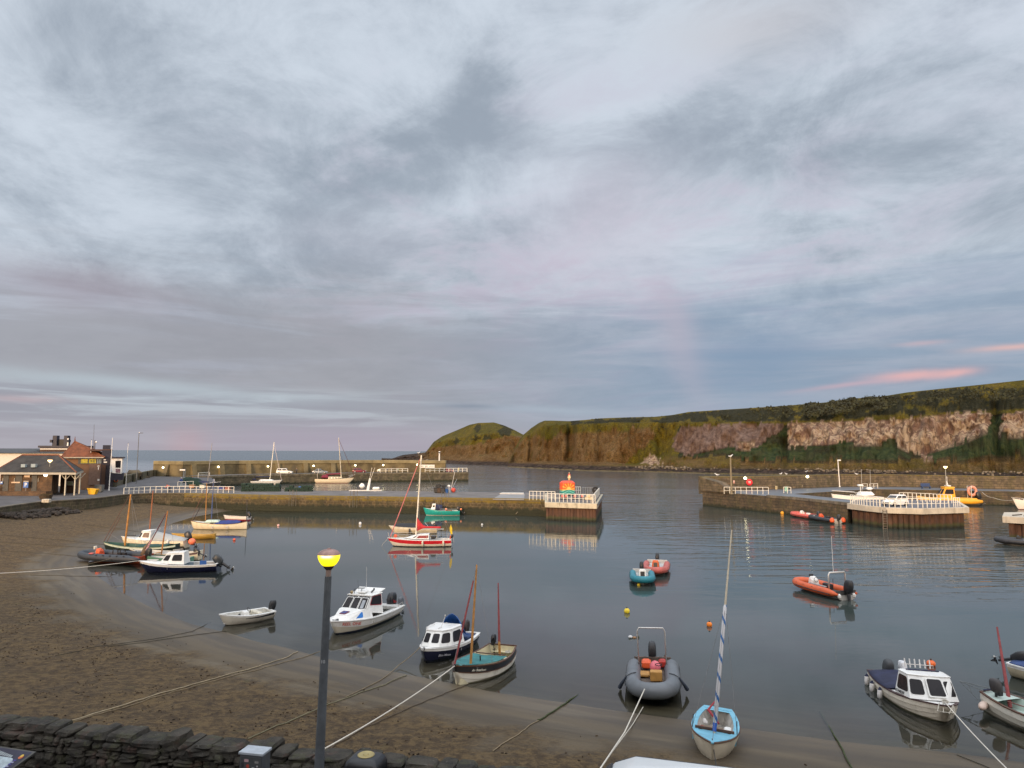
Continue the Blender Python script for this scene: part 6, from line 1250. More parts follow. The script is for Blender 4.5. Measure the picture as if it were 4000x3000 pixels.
# ---- 3 navy cabin boat with white wheelhouse
bt = Boat('cabin_boat', 'navy hulled cabin boat with white cuddy and big tilted outboard, nearest in the left group', 'motor boat', (543, 2190, .92), -171, 6.5, heel=1, z=-.2)
nvh = M('navy_hull', (.008, .010, .038), .18, .2, 1, dirt=.05)
hull(bt, 6.5, 2.4, .78, .32, .05, .4, .9, .42, 2.5, .9, 1.8, 1.2, [nvh, gel], stripe=.12, rim=.13, floor=.2, open_to=.60, inm=M('blue_grey_inner', (.20, .27, .33), .6, .2), rail=.06)
deck(bt, .60, 1.0, gel, crown=.12)
cabin(bt, [(1.55, .02, 1.0), (1.40, .55, .98), (.70, .90, .90), (-.62, .96, .84)], [(.98, .02, 1.68), (.92, .48, 1.68), (.42, .64, 1.74), (-.52, .68, 1.78)], gel, [(2, .16, .86, .30, .86), (4, .14, .84, .30, .86), (1, .12, .9, .28, .86), (5, .1, .88, .28, .86), (0, .1, .9, .28, .86), (6, .1, .9, .28, .86)], name='wheelhouse', roof=.04)
mbx = MB(); mbx.tube([(-.1, .5, 1.82), (-.1, .5, 1.98), (.7, .45, 1.92), (.75, .45, 1.8)], .018, 5); mbx.tube([(-.1, -.5, 1.82), (-.1, -.5, 1.98), (.7, -.45, 1.92)], .018, 5); mbx.build('grab_rail', steelr, bt.o)
mbx = MB(); mbx.rbox((2.15, 0, 1.16), (.9, .10, .08), .02); mbx.tube([(1.75, .25, 1.1), (2.5, .12, 1.18)], .03, 6); mbx.build('anchor', steelr, bt.o)
MB().rbox((-2.15, .92, .92), (.55, .05, .42), .02).build('blue_locker', M('blue_panel', (.012, .08, .28), .5), bt.o)
MB().rbox((-2.2, -.72, .72), (2.4, .4, .3), .03).build('side_bench', inner, bt.o); MB().rbox((-3.15, -.2, 1.12), (.10, .5, .55), .05).build('seat_back', M('seat_cream', (.60, .56, .46), .6), bt.o)
outboard(bt, -3.4, .15, .70, 1.35, 52, M('motor_grey2', (.035, .042, .048), .35))

# ---- 4 navy and white cabin boat in front of the lugger
bt = Boat('cabin_boat', 'small navy and white cabin boat lettered Blue Moon with blue tarpaulin aft', 'motor boat', (1655, 2533, .66), -114, 4.5, heel=2, pitch=-1, z=-.26)
hull(bt, 4.5, 2.0, .78, .22, .10, .35, .82, .42, 2.9, .40, 2.0, 1.3, [M('navy_hull2', (.008, .010, .030), .22, .25, 1, dirt=.1), gel], stripe=.11, rim=.12, floor=.2, open_to=.55, rail=.05, inm=M('blue_inner', (.05, .08, .16), .7, .3))
deck(bt, .52, 1.0, gel, crown=.05)
wq = [(1.78, .02, .98), (1.62, .50, .96), (.98, .88, .90), (-.28, .95, .84)]; wt_ = [(1.30, .02, 1.74), (1.18, .44, 1.73), (.70, .72, 1.74), (-.24, .78, 1.76)]
cabin(bt, wq, wt_, gel, [(0, .12, .88, .25, .85), (1, .12, .88, .22, .85), (2, .12, .86, .18, .85), (4, .14, .88, .18, .85), (5, .12, .88, .22, .85), (6, .12, .88, .25, .85)], name='cabin', roof=.05)
mbx = MB(); mbx.rbox((.95, -.15, 1.785), (.42, .6, .05), .02); mbx.build('roof_hatch', M('smoked_hatch', (.10, .10, .11), .2), bt.o)
mbx = MB(); mbx.tube([(1.15, -.45, 1.76), (1.15, -.45, 1.9), (.7, -.5, 1.94), (.3, -.5, 1.9), (.3, -.5, 1.76)], .018, 5); mbx.tube([(1.15, .2, 1.76), (1.1, .2, 1.88), (.8, .2, 1.88), (.75, .2, 1.76)], .018, 5); mbx.tube([(-.1, -.4, 1.8), (-.12, 0, 1.9), (-.1, .4, 1.8)], .016, 5); mbx.build('grab_rail', steelr, bt.o)
MB().tube([(.75, .12, 1.76), (.45, .20, 2.35), (.42, .21, 2.45), (.41, .21, 2.5)], [.014, .012, .035, .03], 6).build('nav_light_pole', steelr, bt.o)
mbx = MB(); rings = []
for i in range(7):
    x = -.36 - i * .13; rings.append([(x, -.40 + j * .20, .80 + (1.62 - i * .14) * (max(0.0, math.sin(math.pi * min(1, max(0, (j + .8) / 7.2)))) ** .5) * (1.0 if i < 3 else .62) + N(x * 3, j * .7, 4) * .12) for j in range(7)])
mbx.loft(rings, False, False, closed=False); o = mbx.build('tarpaulin', blue, bt.o, smooth='all'); o.modifiers.new('s', 'SOLIDIFY').thickness = .02
MB().rbox((-1.5, .1, .75), (1.1, 1.2, .25), .06).build('cockpit_cover', M('navy_blue_cover', (.02, .05, .14), .7, .3), bt.o)
outboard(bt, -2.26, -.1, .85, 1.05, 0, M('motor_brown', (.030, .018, .016), .35))
letters(bt, 'Blue Moon', .17, M('silver_letters', (.55, .55, .60), .4), .80, .72, 1, shear=.3); letters(bt, 'Blue Moon', .17, M('silver_letters', (.5, .5, .5)), .80, .72, -1, shear=.3)
MB().rbox((2.2, .0, .98), (.14, .12, .16), .03).build('bow_fitting', blackp, bt.o); bt.o.scale = (1, 1, .86)

# ---- 5 two-masted lugger, black sheer strake
bt = Boat('lugger', 'two-masted open lugger with black top strake lettered An Beatlean and teal canvas cover', 'sailing boat', (1780, 2603, .84), -117, 4.55, heel=3, z=-.2)
lug_h = M('clinker_white', (.70, .67, .58), .4, .08, 1.5, dirt=.35, low=(.15, .14, .09), lowz=.22)
hull(bt, 4.55, 2.2, .72, .33, .20, .42, .68, .46, 2.1, .36, 2.3, 1.5, [lug_h, M('black_strake', (.014, .014, .016), .35, .2)], stripe=.17, strakes=6, rim=.05, floor=.12, open_to=.95, inm=M('cream_inner', (.68, .62, .42), .55, .12, dirt=.1), gun=dkwood, rail=.03)
for sg in (1, -1): MB().tube([(bt.P(s_, .83)[0], sg * (bt.P(s_, .83)[1] + .02), bt.P(s_, .83)[2]) for s_ in (0, .1, .25, .4, .55, .7, .8, .88, .94, .98)], .018, 5).build('rubbing_strake', dkwood, bt.o)
o = cover(bt, .30, .88, M('teal_canvas', (.030, .175, .180), .7, .25, 2), h=.02, sag=.10, over=-.12, name='canvas_cover', seed=3)
MB().lathe([(.03, 0), (.035, .3), (.02, .32)], (.0, 0, .62), 8).build('cover_prop', blackp, bt.o)
thwart(bt, .24, M('cream_wood', (.66, .60, .40), .5), .3); MB().rbox((bt.P(.28, 1)[0], 0, .78), (.06, 1.62, .05), .01).build('horse_beam', dkwood, bt.o); MB().rbox((-2.25, 0, .60), (.45, 1.1, .05), .01).build('stern_sheets', M('cream_wood', (.66, .60, .40), .5), bt.o)
D0 = 33.9; top = bt.pix(1862, 2206, 34.4); spar(bt, (.98, 0, .35), top, .065, .042, wood)
top2 = bt.pix(1849, 2268, 33.9); spar(bt, V(2.3, -.02, 1.02), top2, .05, .035, M('red_sail', (.24, .045, .045), .75, .25, 3, bump=.02), name='furled_jib')
top3 = bt.pix(1946, 2277, 37.0); spar(bt, (-1.92, .0, .35), (-1.92, 0, 1.15), .06, .06, wood, 'mizzen_heel'); spar(bt, (-1.92, .0, 1.10), top3, .062, .028, M('red_sail', (.24, .045, .045), .75, .25, 3, bump=.02), name='mizzen_mast')
wires(bt, [(top, (.6, .98, .80)), (top, (.6, -.98, .80)), (top, (2.45, 0, 1.0)), ((2.0, -.2, 1.1), (1.4, .7, .82))], .008)
outboard(bt, -2.05, -.42, 1.0, .62, 0, M('motor_gloss', (.012, .012, .014), .15)); letters(bt, 'An Beatlean', .15, M('cream_letters', (.60, .58, .48), .5), .80, .90, 1, shear=.25, off=.03); letters(bt, 'An Beatlean', .15, M('cream_letters', (.60, .58, .48), .5), .80, .90, -1, shear=.25, off=.03)
mbx = MB(); coil(mbx, (-1.95, .45, .65), .14); mbx.build('rope_coil', ropec, bt.o)
MB().lathe([(.03, 0), (.05, .02), (.05, .09), (.03, .11)], (2.35, .06, 1.05), 8).build('bow_roller', blackp, bt.o)

# ---- RIB
def rib(name, label, bow, hdg, L, B, tube_m, heel=0, pitch=0, r=.24, hullm=None, cons=None, seatm=None, motor=1.0, tilt=0, arch=None, bot=None, floor_m=None, group=None, z=0.0, cone=True, console_x=.1, ceng=blackp, wake=None, cat='inflatable boat', flat=False):
    bt = Boat(name, label, cat, bow, hdg, L, heel, pitch, z=z, group=group); zt = .42
    path = []; W = B / 2 - r
    for k in range(27):
        f_ = k / 26 * 2 - 1; a = abs(f_); sg = 1 if f_ > 0 else -1
        if a > .42: x = -L / 2 + (1 - a) / .58 * L * .66; y = W; 
        else: th = a / .42 * math.pi / 2; x = -L / 2 + L * .66 + (L * .34 - r) * math.cos(th); y = W * math.sin(th) ** .85
        path.append((x, sg * y if a > 1e-6 else 0, zt + .26 * max(0, (x / L + .05)) ** 1.5))
    path.sort(key=lambda p_: 0) if False else None
    rr = [r * (.30 if (k in (0, 26) and cone) else .72 if (k in (1, 25) and cone) else 1) for k in range(27)]
    MB().tube(path, rr, 14).build('inflatable_tube', tube_m, bt.o, smooth='all')
    mb = MB()
    for dz_, ex in ((-.02, 0),): mb.tube([(x * (1 + .0), y + (.98 * r * (1 if y > 0 else -1) if abs(y) > .02 else 0) if x < L * .3 else y + y / max(W, .1) * r * .9, z_ - .04) if x < L * .3 else (x + .9 * r * (max(0, x - L * .16) / (L * .34)) ** 1, y * (1 + .9 * r / W), z_ - .04) for x, y, z_ in path[1:-1]], .035, 5)
    mb.build('rubbing_strake', bot or blackp, bt.o)
    mb = MB(); rings = []
    for s_ in (-.5, -.3, 0, .2, .33, .42, .455):
        w_ = W * (1 if s_ < .1 else max(.05, 1 - ((s_ - .1) / .36) ** 1.6)); kz = -.22 + .5 * max(0, (s_ - .1) / .36) ** 2; x = s_ * L; rings.append([(x, -w_, zt - .08), (x, -w_ * .8, .10 + max(0, kz + .1)), (x, 0, kz), (x, w_ * .8, .10 + max(0, kz + .1)), (x, w_, zt - .08)])
    mb.loft(rings, True, True); mb.build('hull', hullm or M('rib_hull', (.35, .34, .32), .4, .1, dirt=.2), bt.o, smooth=True)
    MB().prism([(-L / 2 + .05, -W), (-L / 2 + .05, W), (L * .2, W), (L * .34, W * .5), (L * .36, 0), (L * .34, -W * .5), (L * .2, -W)], zt - .10, zt - .06).build('floor', floor_m or inner, bt.o)
    MB().rbox((-L / 2 + .10, 0, zt + .02), (.08, 2 * W, .45), .02).build('transom', floor_m or inner, bt.o)
    if cons:
        cx = L * console_x; mb = MB(); mb.loft([[(cx + .28, -.30, zt - .06), (cx + .28, .30, zt - .06), (cx - .22, .34, zt - .06), (cx - .22, -.34, zt - .06)], [(cx + .20, -.26, zt + .55), (cx + .20, .26, zt + .55), (cx - .20, .30, zt + .42), (cx - .20, -.30, zt + .42)], [(cx + .12, -.2, zt + .68), (cx + .12, .2, zt + .68), (cx - .02, .2, zt + .62), (cx - .02, -.2, zt + .62)]])
        c_ = mb.build('console', cons, bt.o, bevel=.03); MB().panel([(cx + .285, -.16, zt + .05), (cx + .285, .16, zt + .05), (cx + .22, .16, zt + .48), (cx + .22, -.16, zt + .48)], 0, 1, 0, 1, .008, .01, .15).build('console_hatch', blackp, c_)
        MB().tube([(cx - .27 + .05 * math.cos(a), .17 * math.sin(a), zt + .46 + .16 * math.cos(a)) for a in [k * .6283 for k in range(10)]], .016, 5, closed=True).build('steering_wheel', blackp, c_)
    if seatm:
        MB().rbox((-L * .14, 0, zt + .20), (.75, .34, .45), .06).build('seat', seatm, bt.o)
    if motor: outboard(bt, -L / 2 - .02, 0, zt + .12, motor, tilt, ceng)
    if arch:
        ax, ah, aw, rr_ = arch; MB().tube([(ax, -aw, zt + .05), (ax + .02, -aw, zt + ah - .15), (ax + .02, -aw * .88, zt + ah), (ax + .02, aw * .88, zt + ah), (ax + .02, aw, zt + ah - .15), (ax, aw, zt + .05)], rr_, 8).build('roll_bar', steelr, bt.o, smooth='all')
    bt.zt = zt; bt.W = W; bt.r = r; bt.path = path; return bt
def lifelines(bt, mat, n=7, s0=2):
    for sg in (0, 1):
        idx = range(3, 11) if sg == 0 else range(16, 24); mb = MB(); pts = []
        for k in idx:
            x, y, z = bt.path[k]; d_ = bt.r * .8 * (1 if y > 0 else -1); pts.append((x, y + d_, z + .17 * (1 if k % 2 else .25)))
        mb.tube(pts, .014, 4); mb.build('grab_line', mat, bt.o)
# grey RIB with tall hoop
bt = rib('rigid_inflatable', 'grey rigid inflatable with tall white hoop, orange fuel tank and pink buoy inside', (2552, 2690, .72), -101, 4.9, 2.35, grey_tube, heel=2, pitch=0, r=.33, hullm=M('rib_hull_dark', (.09, .085, .08), .5), floor_m=M('dark_floor', (.10, .075, .06), .7, .4, 3), motor=1.1, arch=(-1.15, 1.85, .62, .032))
MB().rbox((-1.35, -.28, .62), (.55, .42, .34), .07).build('fuel_tank', orange, bt.o); MB().rbox((-1.55, .45, .60), (.4, .36, .34), .07).build('fuel_tank', M('red_tank', (.42, .03, .02), .5), bt.o)
MB().sph((-.55, .12, .72), .24, (1.15, 1, 1.1)).build('inflatable_buoy', M('pink_buoy', (.72, .16, .20), .5), bt.o, smooth='all')
MB().rbox((.25, .15, .58), (.34, .52, .42), .03).build('wooden_box', M('plywood', (.46, .24, .06), .6, .2), bt.o); MB().rbox((-.35, -.38, .46), (.6, .5, .12), .03).build('plank', M('plywood', (.46, .24, .06), .6, .2), bt.o)
MB().tube([(-.05 + .04 * math.cos(a), .28 + .15 * math.sin(a), .96 + .06 * math.cos(a)) for a in [k * .6283 for k in range(10)]], .018, 5, closed=True).build('steering_wheel', blackp, bt.o)
for sg in (1, -1):
    MB().tube([(.9, sg * 1.10, .72), (.85, sg * 1.30, .42), (.75, sg * 1.42, .20), (.45, sg * 1.40, .14)], [.03, .07, .085, .05], 8).build('tyre_fender', M('dark_fender', (.025, .035, .055), .6), bt.o)
    MB().tube([(.55, sg * .7, .78), (.75, sg * .9, .80), (.9, sg * 1.08, .74)], .02, 5).build('fender_line', blackp, bt.o)
mb = MB()
for k in (5, 9, 13, 17, 21):
    x, y, z = bt.path[k]; c = V(x, y, z); nx = V(y, -x, 0) if k != 13 else V(1, 0, 0); mb.tube([(c.x + .305 * math.cos(a) * (1 if k == 13 else 0), c.y + (0 if k == 13 else .305 * math.cos(a)), c.z + .305 * math.sin(a)) for a in [R(j * 20 + 20) for j in range(8)]], .012, 4)
mb.build('tube_seam', blackp, bt.o)
bt = rib('rigid_inflatable', 'turquoise rigid inflatable with white console, bow towards the camera', (2512, 2258, .68), -99, 4.6, 2.0, M('hypalon_teal', (.02, .20, .26), .5, .12, 2), r=.26, cons=gel, seatm=blackp, motor=1.0, bot=M('deep_blue', (.02, .03, .05), .5), hullm=M('rib_hull', (.4, .4, .38), .4)); lifelines(bt, blackp)
bt = rib('rigid_inflatable', 'faded pink rigid inflatable with orange console moored right behind the turquoise one', (2556, 2222, .68), -104, 5.4, 2.3, M('hypalon_pink', (.46, .11, .09), .55, .15, 2), r=.27, cons=M('orange_console', (.60, .12, .03), .5), seatm=gel, motor=1.0, bot=M('deep_black', (.02, .018, .02), .5), hullm=M('rib_hull', (.4, .4, .38), .4)); lifelines(bt, blackp)
bt = rib('rigid_inflatable', 'bright orange rigid inflatable with white console, roll bar and aerial on open water', (3112, 2250, .80), 107, 5.2, 2.2, M('hypalon_orange', (.62, .115, .035), .5, .12, 2), r=.27, cons=gel, seatm=blackp, motor=1.3, tilt=0, arch=(-1.7, 1.35, .72, .055), bot=M('deep_black', (.02, .018, .02), .5), hullm=M('rib_hull', (.4, .4, .38), .4), console_x=.14, floor_m=M('rib_floor_dark', (.06, .06, .06), .7)); lifelines(bt, blackp)
MB().tube([(-1.7, .3, 1.75), (-1.68, .3, 2.2), (-1.63, .3, 4.3)], [.02, .018, .012], 5).build('aerial', M('aerial_white', (.75, .75, .74)), bt.o)
MB().rbox((-.1, .32, .62), (1.7, .22, .10), .04).build('side_pad', M('grey_pad', (.30, .28, .28), .6), bt.o); MB().tube([(-1.1, -.15, .45), (-1.1, -.15, 1.2), (-1.1, .15, 1.2), (-1.1, .15, .45)], .02, 5).build('seat_back', blackp, bt.o); MB().rbox((.98, 0, 1.12), (.1, .35, .22), .03).build('instrument', blackp, bt.o)
for sg in (1, -1): MB().lathe([(.05, -.16), (.13, -.1), (.13, .06), (.03, .16)], (-2.55, sg * .62, .30), 9).build('hydrofoil_float', gel, bt.o)
# left dark grey RIB with orange console
bt = rib('rigid_inflatable', 'dark grey rigid inflatable with orange suited console, furthest left on the wet sand', (315, 2152, .85), 166, 7.4, 2.5, M('hypalon_slate', (.028, .036, .048), .5, .15, 2), r=.33, heel=-3, hullm=M('rib_red_hull', (.20, .055, .035), .5, .2, dirt=.3), cons=orange, seatm=blackp, motor=1.1, bot=M('deep_black', (.02, .018, .02), .5), floor_m=M('red_floor', (.30, .05, .02), .6), console_x=.20, z=.10)
for k in range(2): MB().tube([(-.2 - k * .8, -.3, .4), (-.25 - k * .8, -.3, 1.05), (-.25 - k * .8, .3, 1.05), (-.2 - k * .8, .3, .4)], .05, 6).build('seat_back', blackp, bt.o)
MB().rbox((1.9, .1, 1.15), (.12, .35, .3), .04).build('radar_box', M('pale_box', (.62, .60, .50), .5), bt.o); MB().tube([(1.9, .1, .5), (1.9, .1, 1.05)], .02, 5).build('box_post', steelr, bt.o)
MB().rbox((1.45, .98, .80), (.45, .32, .10), .04).build('patch', M('faded_red', (.45, .10, .09), .6), bt.o)
for sg in (1, -1):
    for k in range(5): MB().rbox((.8 - k * .75, sg * 1.16, .70), (.14, .10, .10), .03).build('lifting_handle', blackp, bt.o)
# black RIB at the right edge and two beside the pier
bt = rib('rigid_inflatable', 'charcoal rigid inflatable with white patches at the right edge below the landing', (3880, 2098, .7), 140, 6.0, 2.3, M('hypalon_black', (.030, .033, .040), .5, .2, 2), r=.30, cons=blackp, seatm=blackp, motor=1.0, bot=blackp)
MB().rbox((-.3, .93, .62), (.8, .10, .22), .04).build('patch', gel, bt.o)
bt = rib('rigid_inflatable', 'salmon red rigid inflatable nearest the pier wall by the amber float', gp(3100, 2000, .6) + V(-.4, -.5, -.6), 103, 6.4, 2.2, M('hypalon_salmon', (.62, .12, .09), .55, .15, 2), r=.29, cons=gel, seatm=gel, motor=1.15, bot=M('deep_blue', (.02, .03, .05), .5), ceng=M('motor_grey2', (.035, .042, .048)))
bt = rib('rigid_inflatable', 'black rigid inflatable with orange tube ends moored behind the salmon one by the steel jetty', gp(3188, 2012, .6) + V(-1.1, -.6, -.6), 101, 6.6, 2.2, M('hypalon_black', (.030, .033, .040), .5, .2, 2), r=.29, cons=orange, seatm=blackp, motor=1.15, bot=blackp, ceng=M('motor_grey2', (.035, .042, .048)))
for sg in (1, -1): MB().lathe([(.30, -.2), (.33, 0), (.30, .25), (.14, .45)], (0, 0, 0), 12).build('tube_end', orange, bt.o, smooth='all').location = (-3.2, sg * .9, .4)

# ---- blue-decked sailing dinghy on the sand
bt = Boat('sailing_dinghy', 'sky blue decked sailing dinghy aground on the sand with blue and white wrapped mast', 'sailing boat', (2778, 2893, .88), -109, 3.5, heel=-3, pitch=1.5, z=.10)
hull(bt, 3.5, 1.62, .62, .16, .02, .34, .62, .46, 2.5, .30, 2.0, 1.25, [M('dinghy_hull', (.58, .53, .42), .45, .15, 1.5, dirt=.45)], rim=.20, floor=.10, open_to=.66, inm=M('dinghy_inner', (.42, .40, .36), .6, .25, 3, dirt=.4), gun=M('sky_blue_deck', (.16, .42, .56), .5, .15, 2, dirt=.2), rail=.0, keelup=.8)
skyb = MATS['sky_blue_deck']; deck(bt, .66, 1.0, skyb, crown=.03); deck(bt, .0, .10, skyb, name='afterdeck', crown=.02, drop=-.002)
for sg in (1, -1): MB().tube([(bt.P(s_, 1)[0], sg * (bt.P(s_, 1)[1] + .01), bt.P(s_, 1)[2] - .02) for s_ in (0, .1, .25, .4, .55, .7, .8, .88, .94, .98, 1)], .028, 6).build('rubbing_strake', dkwood, bt.o)
MB().rbox((.52, 0, .72), (.05, 1.3, .10), .01).build('coaming', dkwood, bt.o)
wrap = None
m, g, p, out = newmat('striped_wrap'); oc = g.node('ShaderNodeTexCoord').outputs['Object']; X3, Y3, Z3 = g.xyz(oc)
sp = g.m('FRACT', g.m('ADD', g.m('MULTIPLY', Z3, 1.55), g.m('DIVIDE', g.m('ARCTAN2', Y3, X3), 6.2832)))
g.put(p.inputs['Base Color'], g.mix(g.m('LESS_THAN', sp, .24), (.58, .58, .60), (.03, .13, .36))); p.inputs['Roughness'].default_value = .8; wrap = m
mast0 = V(.75, 0, .64); tp = bt.pix(2858, 2070, 27.2); d_ = (tp - mast0); LL = d_.length
o = MB().tube([(0, 0, .35), (0, 0, .38), (0, 0, LL * .60), (0, 0, LL * .61)], [.05, .075, .062, .04], 10).build('mast_wrap', wrap, bt.o, smooth=True); o.location = mast0; o.rotation_euler = d_.to_track_quat('Z', 'Y').to_euler()
o = MB().tube([(0, 0, 0), (0, 0, LL * .6), (0, 0, LL)], [.045, .042, .022], 8).build('mast', M('pale_spar', (.50, .44, .33), .5, .15), bt.o, smooth=True); o.location = mast0; o.rotation_euler = d_.to_track_quat('Z', 'Y').to_euler()
o = MB().tube([(0, 0, .10), (0, 0, .55)], [.065, .072], 10).build('mast_boot', M('royal_blue', (.02, .10, .42), .7), bt.o); o.location = mast0; o.rotation_euler = d_.to_track_quat('Z', 'Y').to_euler()
hp = mast0 + d_ * .62; wires(bt, [(hp, (.5, .74, .68)), (hp, (.5, -.74, .68)), (hp, (1.7, 0, .78)), (tp, mast0 + V(-.06, 0, .3))], .007)
for sg in (1, -1): MB().tube([(.5, sg * .74, .66), (.5, sg * .72, 1.12)], .016, 5).build('shroud_cover', blackp, bt.o)
MB().tube([(.1, .12, .78), (-.9, -.30, .82), (-1.5, -.1, .95)], [.03, .05, .02], 6).build('furled_sail', M('red_cloth', (.30, .02, .03), .7), bt.o)
mb = MB(); coil(mb, (.15, -.42, .46), .17); mb.build('rope_coil', M('brown_rope', (.18, .09, .06), .9), bt.o); MB().rbox((-.35, .42, .36), (.5, .3, .22), .05).build('kit_bag', gel, bt.o); thwart(bt, .38, M('old_wood', (.22, .17, .12), .7, .3), .2, .22)
MB().lathe([(.10, 0), (.12, .1), (.05, .2)], (-.9, -.42, .28), 8).build('bailer', white_f, bt.o); MB().rbox((-.2, -.46, .36), (.4, .24, .18), .05).build('red_bag', M('red_cloth', (.30, .02, .03)), bt.o)

# ---- white clinker cabin boat on the right
bt = Boat('cabin_boat', 'cream clinker cabin boat with rod rack, three dark windscreen panes and white fenders', 'motor boat', (3700, 2756, .72), -94, 4.9, heel=-3, pitch=-1, z=-.22)
clk = M('clinker_cream', (.72, .66, .55), .38, .08, 1.5, dirt=.28, low=(.14, .13, .08), lowz=.27)
hull(bt, 5.0, 2.3, .80, .30, .16, .42, .80, .44, 3.0, .55, 2.1, 1.4, [clk], strakes=7, rim=.10, floor=.2, open_to=.52, gun=M('brown_rub', (.06, .025, .025), .5), rail=.04, inm=M('navy_inner', (.02, .02, .04), .8))
deck(bt, .50, 1.0, gel, crown=.05)
wq = [(1.80, .02, 1.08), (1.76, .38, 1.05), (1.45, .94, .97), (.35, 1.02, .88)]; wt_ = [(1.22, .02, 1.98), (1.18, .34, 1.97), (1.00, .82, 1.95), (.32, .86, 1.95)]
cabin(bt, wq, wt_, gel, [(2, .08, .90, .22, .88), (4, .10, .92, .22, .88), (1, .10, .92, .20, .84), (5, .08, .90, .20, .84)], name='cabin', roof=.04)
MB().panel([V(1.80, -.36, 1.10), V(1.80, .36, 1.10), V(1.22, .30, 2.0), V(1.22, -.30, 2.0)], .0, 1, .10, .92, .05, .06, .1).build('door_frame', gel, bt.o); MB().panel([V(1.80, -.36, 1.10), V(1.80, .36, 1.10), V(1.22, .30, 2.0), V(1.22, -.30, 2.0)], .07, .93, .16, .88, .065, .03, .12).build('window', glass, bt.o)
cover(bt, .03, .50, navy, h=.34, name='cockpit_cover', over=.02, seed=5)
mb = MB(); mb.tube([(.1, -.62, 2.04), (.1, -.62, 2.2), (.1, .62, 2.2), (.1, .62, 2.04)], .018, 5); mb.build('rack_rail', steelr, bt.o)
mb = None
for k in range(6): MB().tube([(.12, -.5 + k * .2, 2.05), (.04, -.5 + k * .2, 2.46)], [.035, .025], 6).build('rod_holder', white_f, bt.o)
MB().rbox((.5, 0, 2.06), (.06, 1.3, .05), .01).build('roof_strip', navy, bt.o)
outboard(bt, -2.45, -.05, .85, 1.1, 22, M('motor_cover', (.045, .05, .055), .6)); outboard(bt, -2.45, .62, 1.0, .85, 0, M('motor_white', (.72, .73, .75), .4))
for s_ in (.06, .22, .40): fender(bt, s_, -1, tip=navy, drop=.42)
fender(bt, .06, 1, tip=navy)
letters_o = text_mesh('STARLES', .17, black, 'name_lettering', bt.o, frame((.72, -1.0, 1.02), (1, .11, .06), (0, -1, .17)))
mb = MB()
for k in range(3): mb.tube([(2.3 - k * .12, -.25 + k * .2, 1.16), (2.5, -.42 + k * .22, .85 - k * .06), (2.75, -.1 + k * .1, .9), (2.6, .1, 1.2)], .02, 5)
coil(mb, (2.25, 0, 1.22), .13, 3); mb.build('bow_rope', ropec, bt.o)
MB().rbox((2.35, 0, 1.14), (.2, .14, .10), .03).build('bow_fitting', steelr, bt.o); bt.o.scale = (1, 1, .80)

# ---- mizzen-masted sailing boat, right edge
bt = Boat('sailing_boat', 'white sailing boat with dark red mizzen mast, navy cover and bumpkin, lower right edge', 'sailing boat', gp(3858, 2690, .8) + V(2.0, -5.9, -.8), -71, 6.2, heel=-1)
hull(bt, 6.2, 2.1, .68, .26, .16, .4, .42, .48, 2.1, .4, 2.2, 1.4, [M('sb_hull', (.70, .68, .60), .35, .06, dirt=.15)], rim=.08, floor=.25, open_to=.72, gun=dkwood, rail=.03, strakes=5, inm=M('mint_inner', (.42, .52, .47), .55, .1)); deck(bt, .72, 1, M('mint_deck', (.45, .55, .50), .5, .1)); deck(bt, 0, .14, M('mint_deck', (.45, .55, .50), .5, .1), name='afterdeck', crown=.03, drop=-.002)
cover(bt, .34, .60, navy, h=.22, name='cockpit_cover', over=-.08, seed=8); MB().rbox((.95, 0, .98), (1.5, 1.25, .34), .12, top=.9).build('coachroof', M('mint_deck', (.45, .55, .50)), bt.o)
mt = bt.pix(3893, 2412, 31.2); spar(bt, (-2.25, .05, .4), mt, .075, .035, M('red_sail', (.24, .045, .045), .75), 'mizzen_mast'); outboard(bt, -2.45, -.28, 1.0, .85, 0, M('motor_charcoal', (.05, .045, .045), .5))
mb = MB(); mb.tube([(-3.0, -.3, .86), (-4.35, -.02, .84)], .022, 5); mb.tube([(-3.0, .3, .86), (-4.35, .02, .84)], .022, 5); mb.tube([(-4.35, 0, .84), (-3.2, -.15, .15)], .014, 5); mb.tube([(-3.9, -.08, .85), (-3.75, -.1, .50)], .012, 4); mb.build('bumpkin', M('grey_metal', (.12, .13, .13), .5), bt.o)
MB().rbox((-2.95, 0, .95), (.08, .9, .06), .02).build('stern_rail', navy, bt.o)
f_ = MB().lathe([(.03, -.42), (.12, -.34), (.16, -.1), (.16, .12), (.12, .34), (.03, .42)], (0, 0, 0), 12).build('fender', M('fender_pink', (.62, .48, .40), .6, .15), bt.o, smooth='all'); f_.location = (-2.75, -.75, .38); f_.rotation_euler = (R(90), 0, R(30))
for s_ in (.40, .66): fender(bt, s_, -1, tip=navy, drop=.40)
bt.o.scale = (1, 1, .88); MB().tube([(-1.9, -.55, .86), (-.2, -.6, .88)], .025, 5).build('oar', M('red_brown', (.16, .04, .03), .5), bt.o); MB().tube([(-1.2, .55, .9), (.6, .62, .92), (1.4, .5, .95)], [.05, .08, .05], 6).build('furled_sail', M('red_brown', (.16, .04, .03)), bt.o)
# ---- white boat at the right edge above it
bt = Boat('dinghy', 'white dinghy under a blue cover with tilted outboard, cut by the right edge', 'motor boat', gp(3960, 2585, .6) + V(2.4, -3.7, -.6), -57, 4.4)
hull(bt, 4.4, 1.75, .62, .2, .04, .3, .86, .42, 2.4, .4, 1.9, 1.2, [gel2, gel], stripe=.14, rim=.12, floor=.15, open_to=.9, rail=.05); cover(bt, .02, .8, M('blue_cover', (.03, .06, .17), .7, .2, bump=.02), h=.16, over=-.05, seed=12); outboard(bt, -2.22, 0, .62, 1.0, 68)

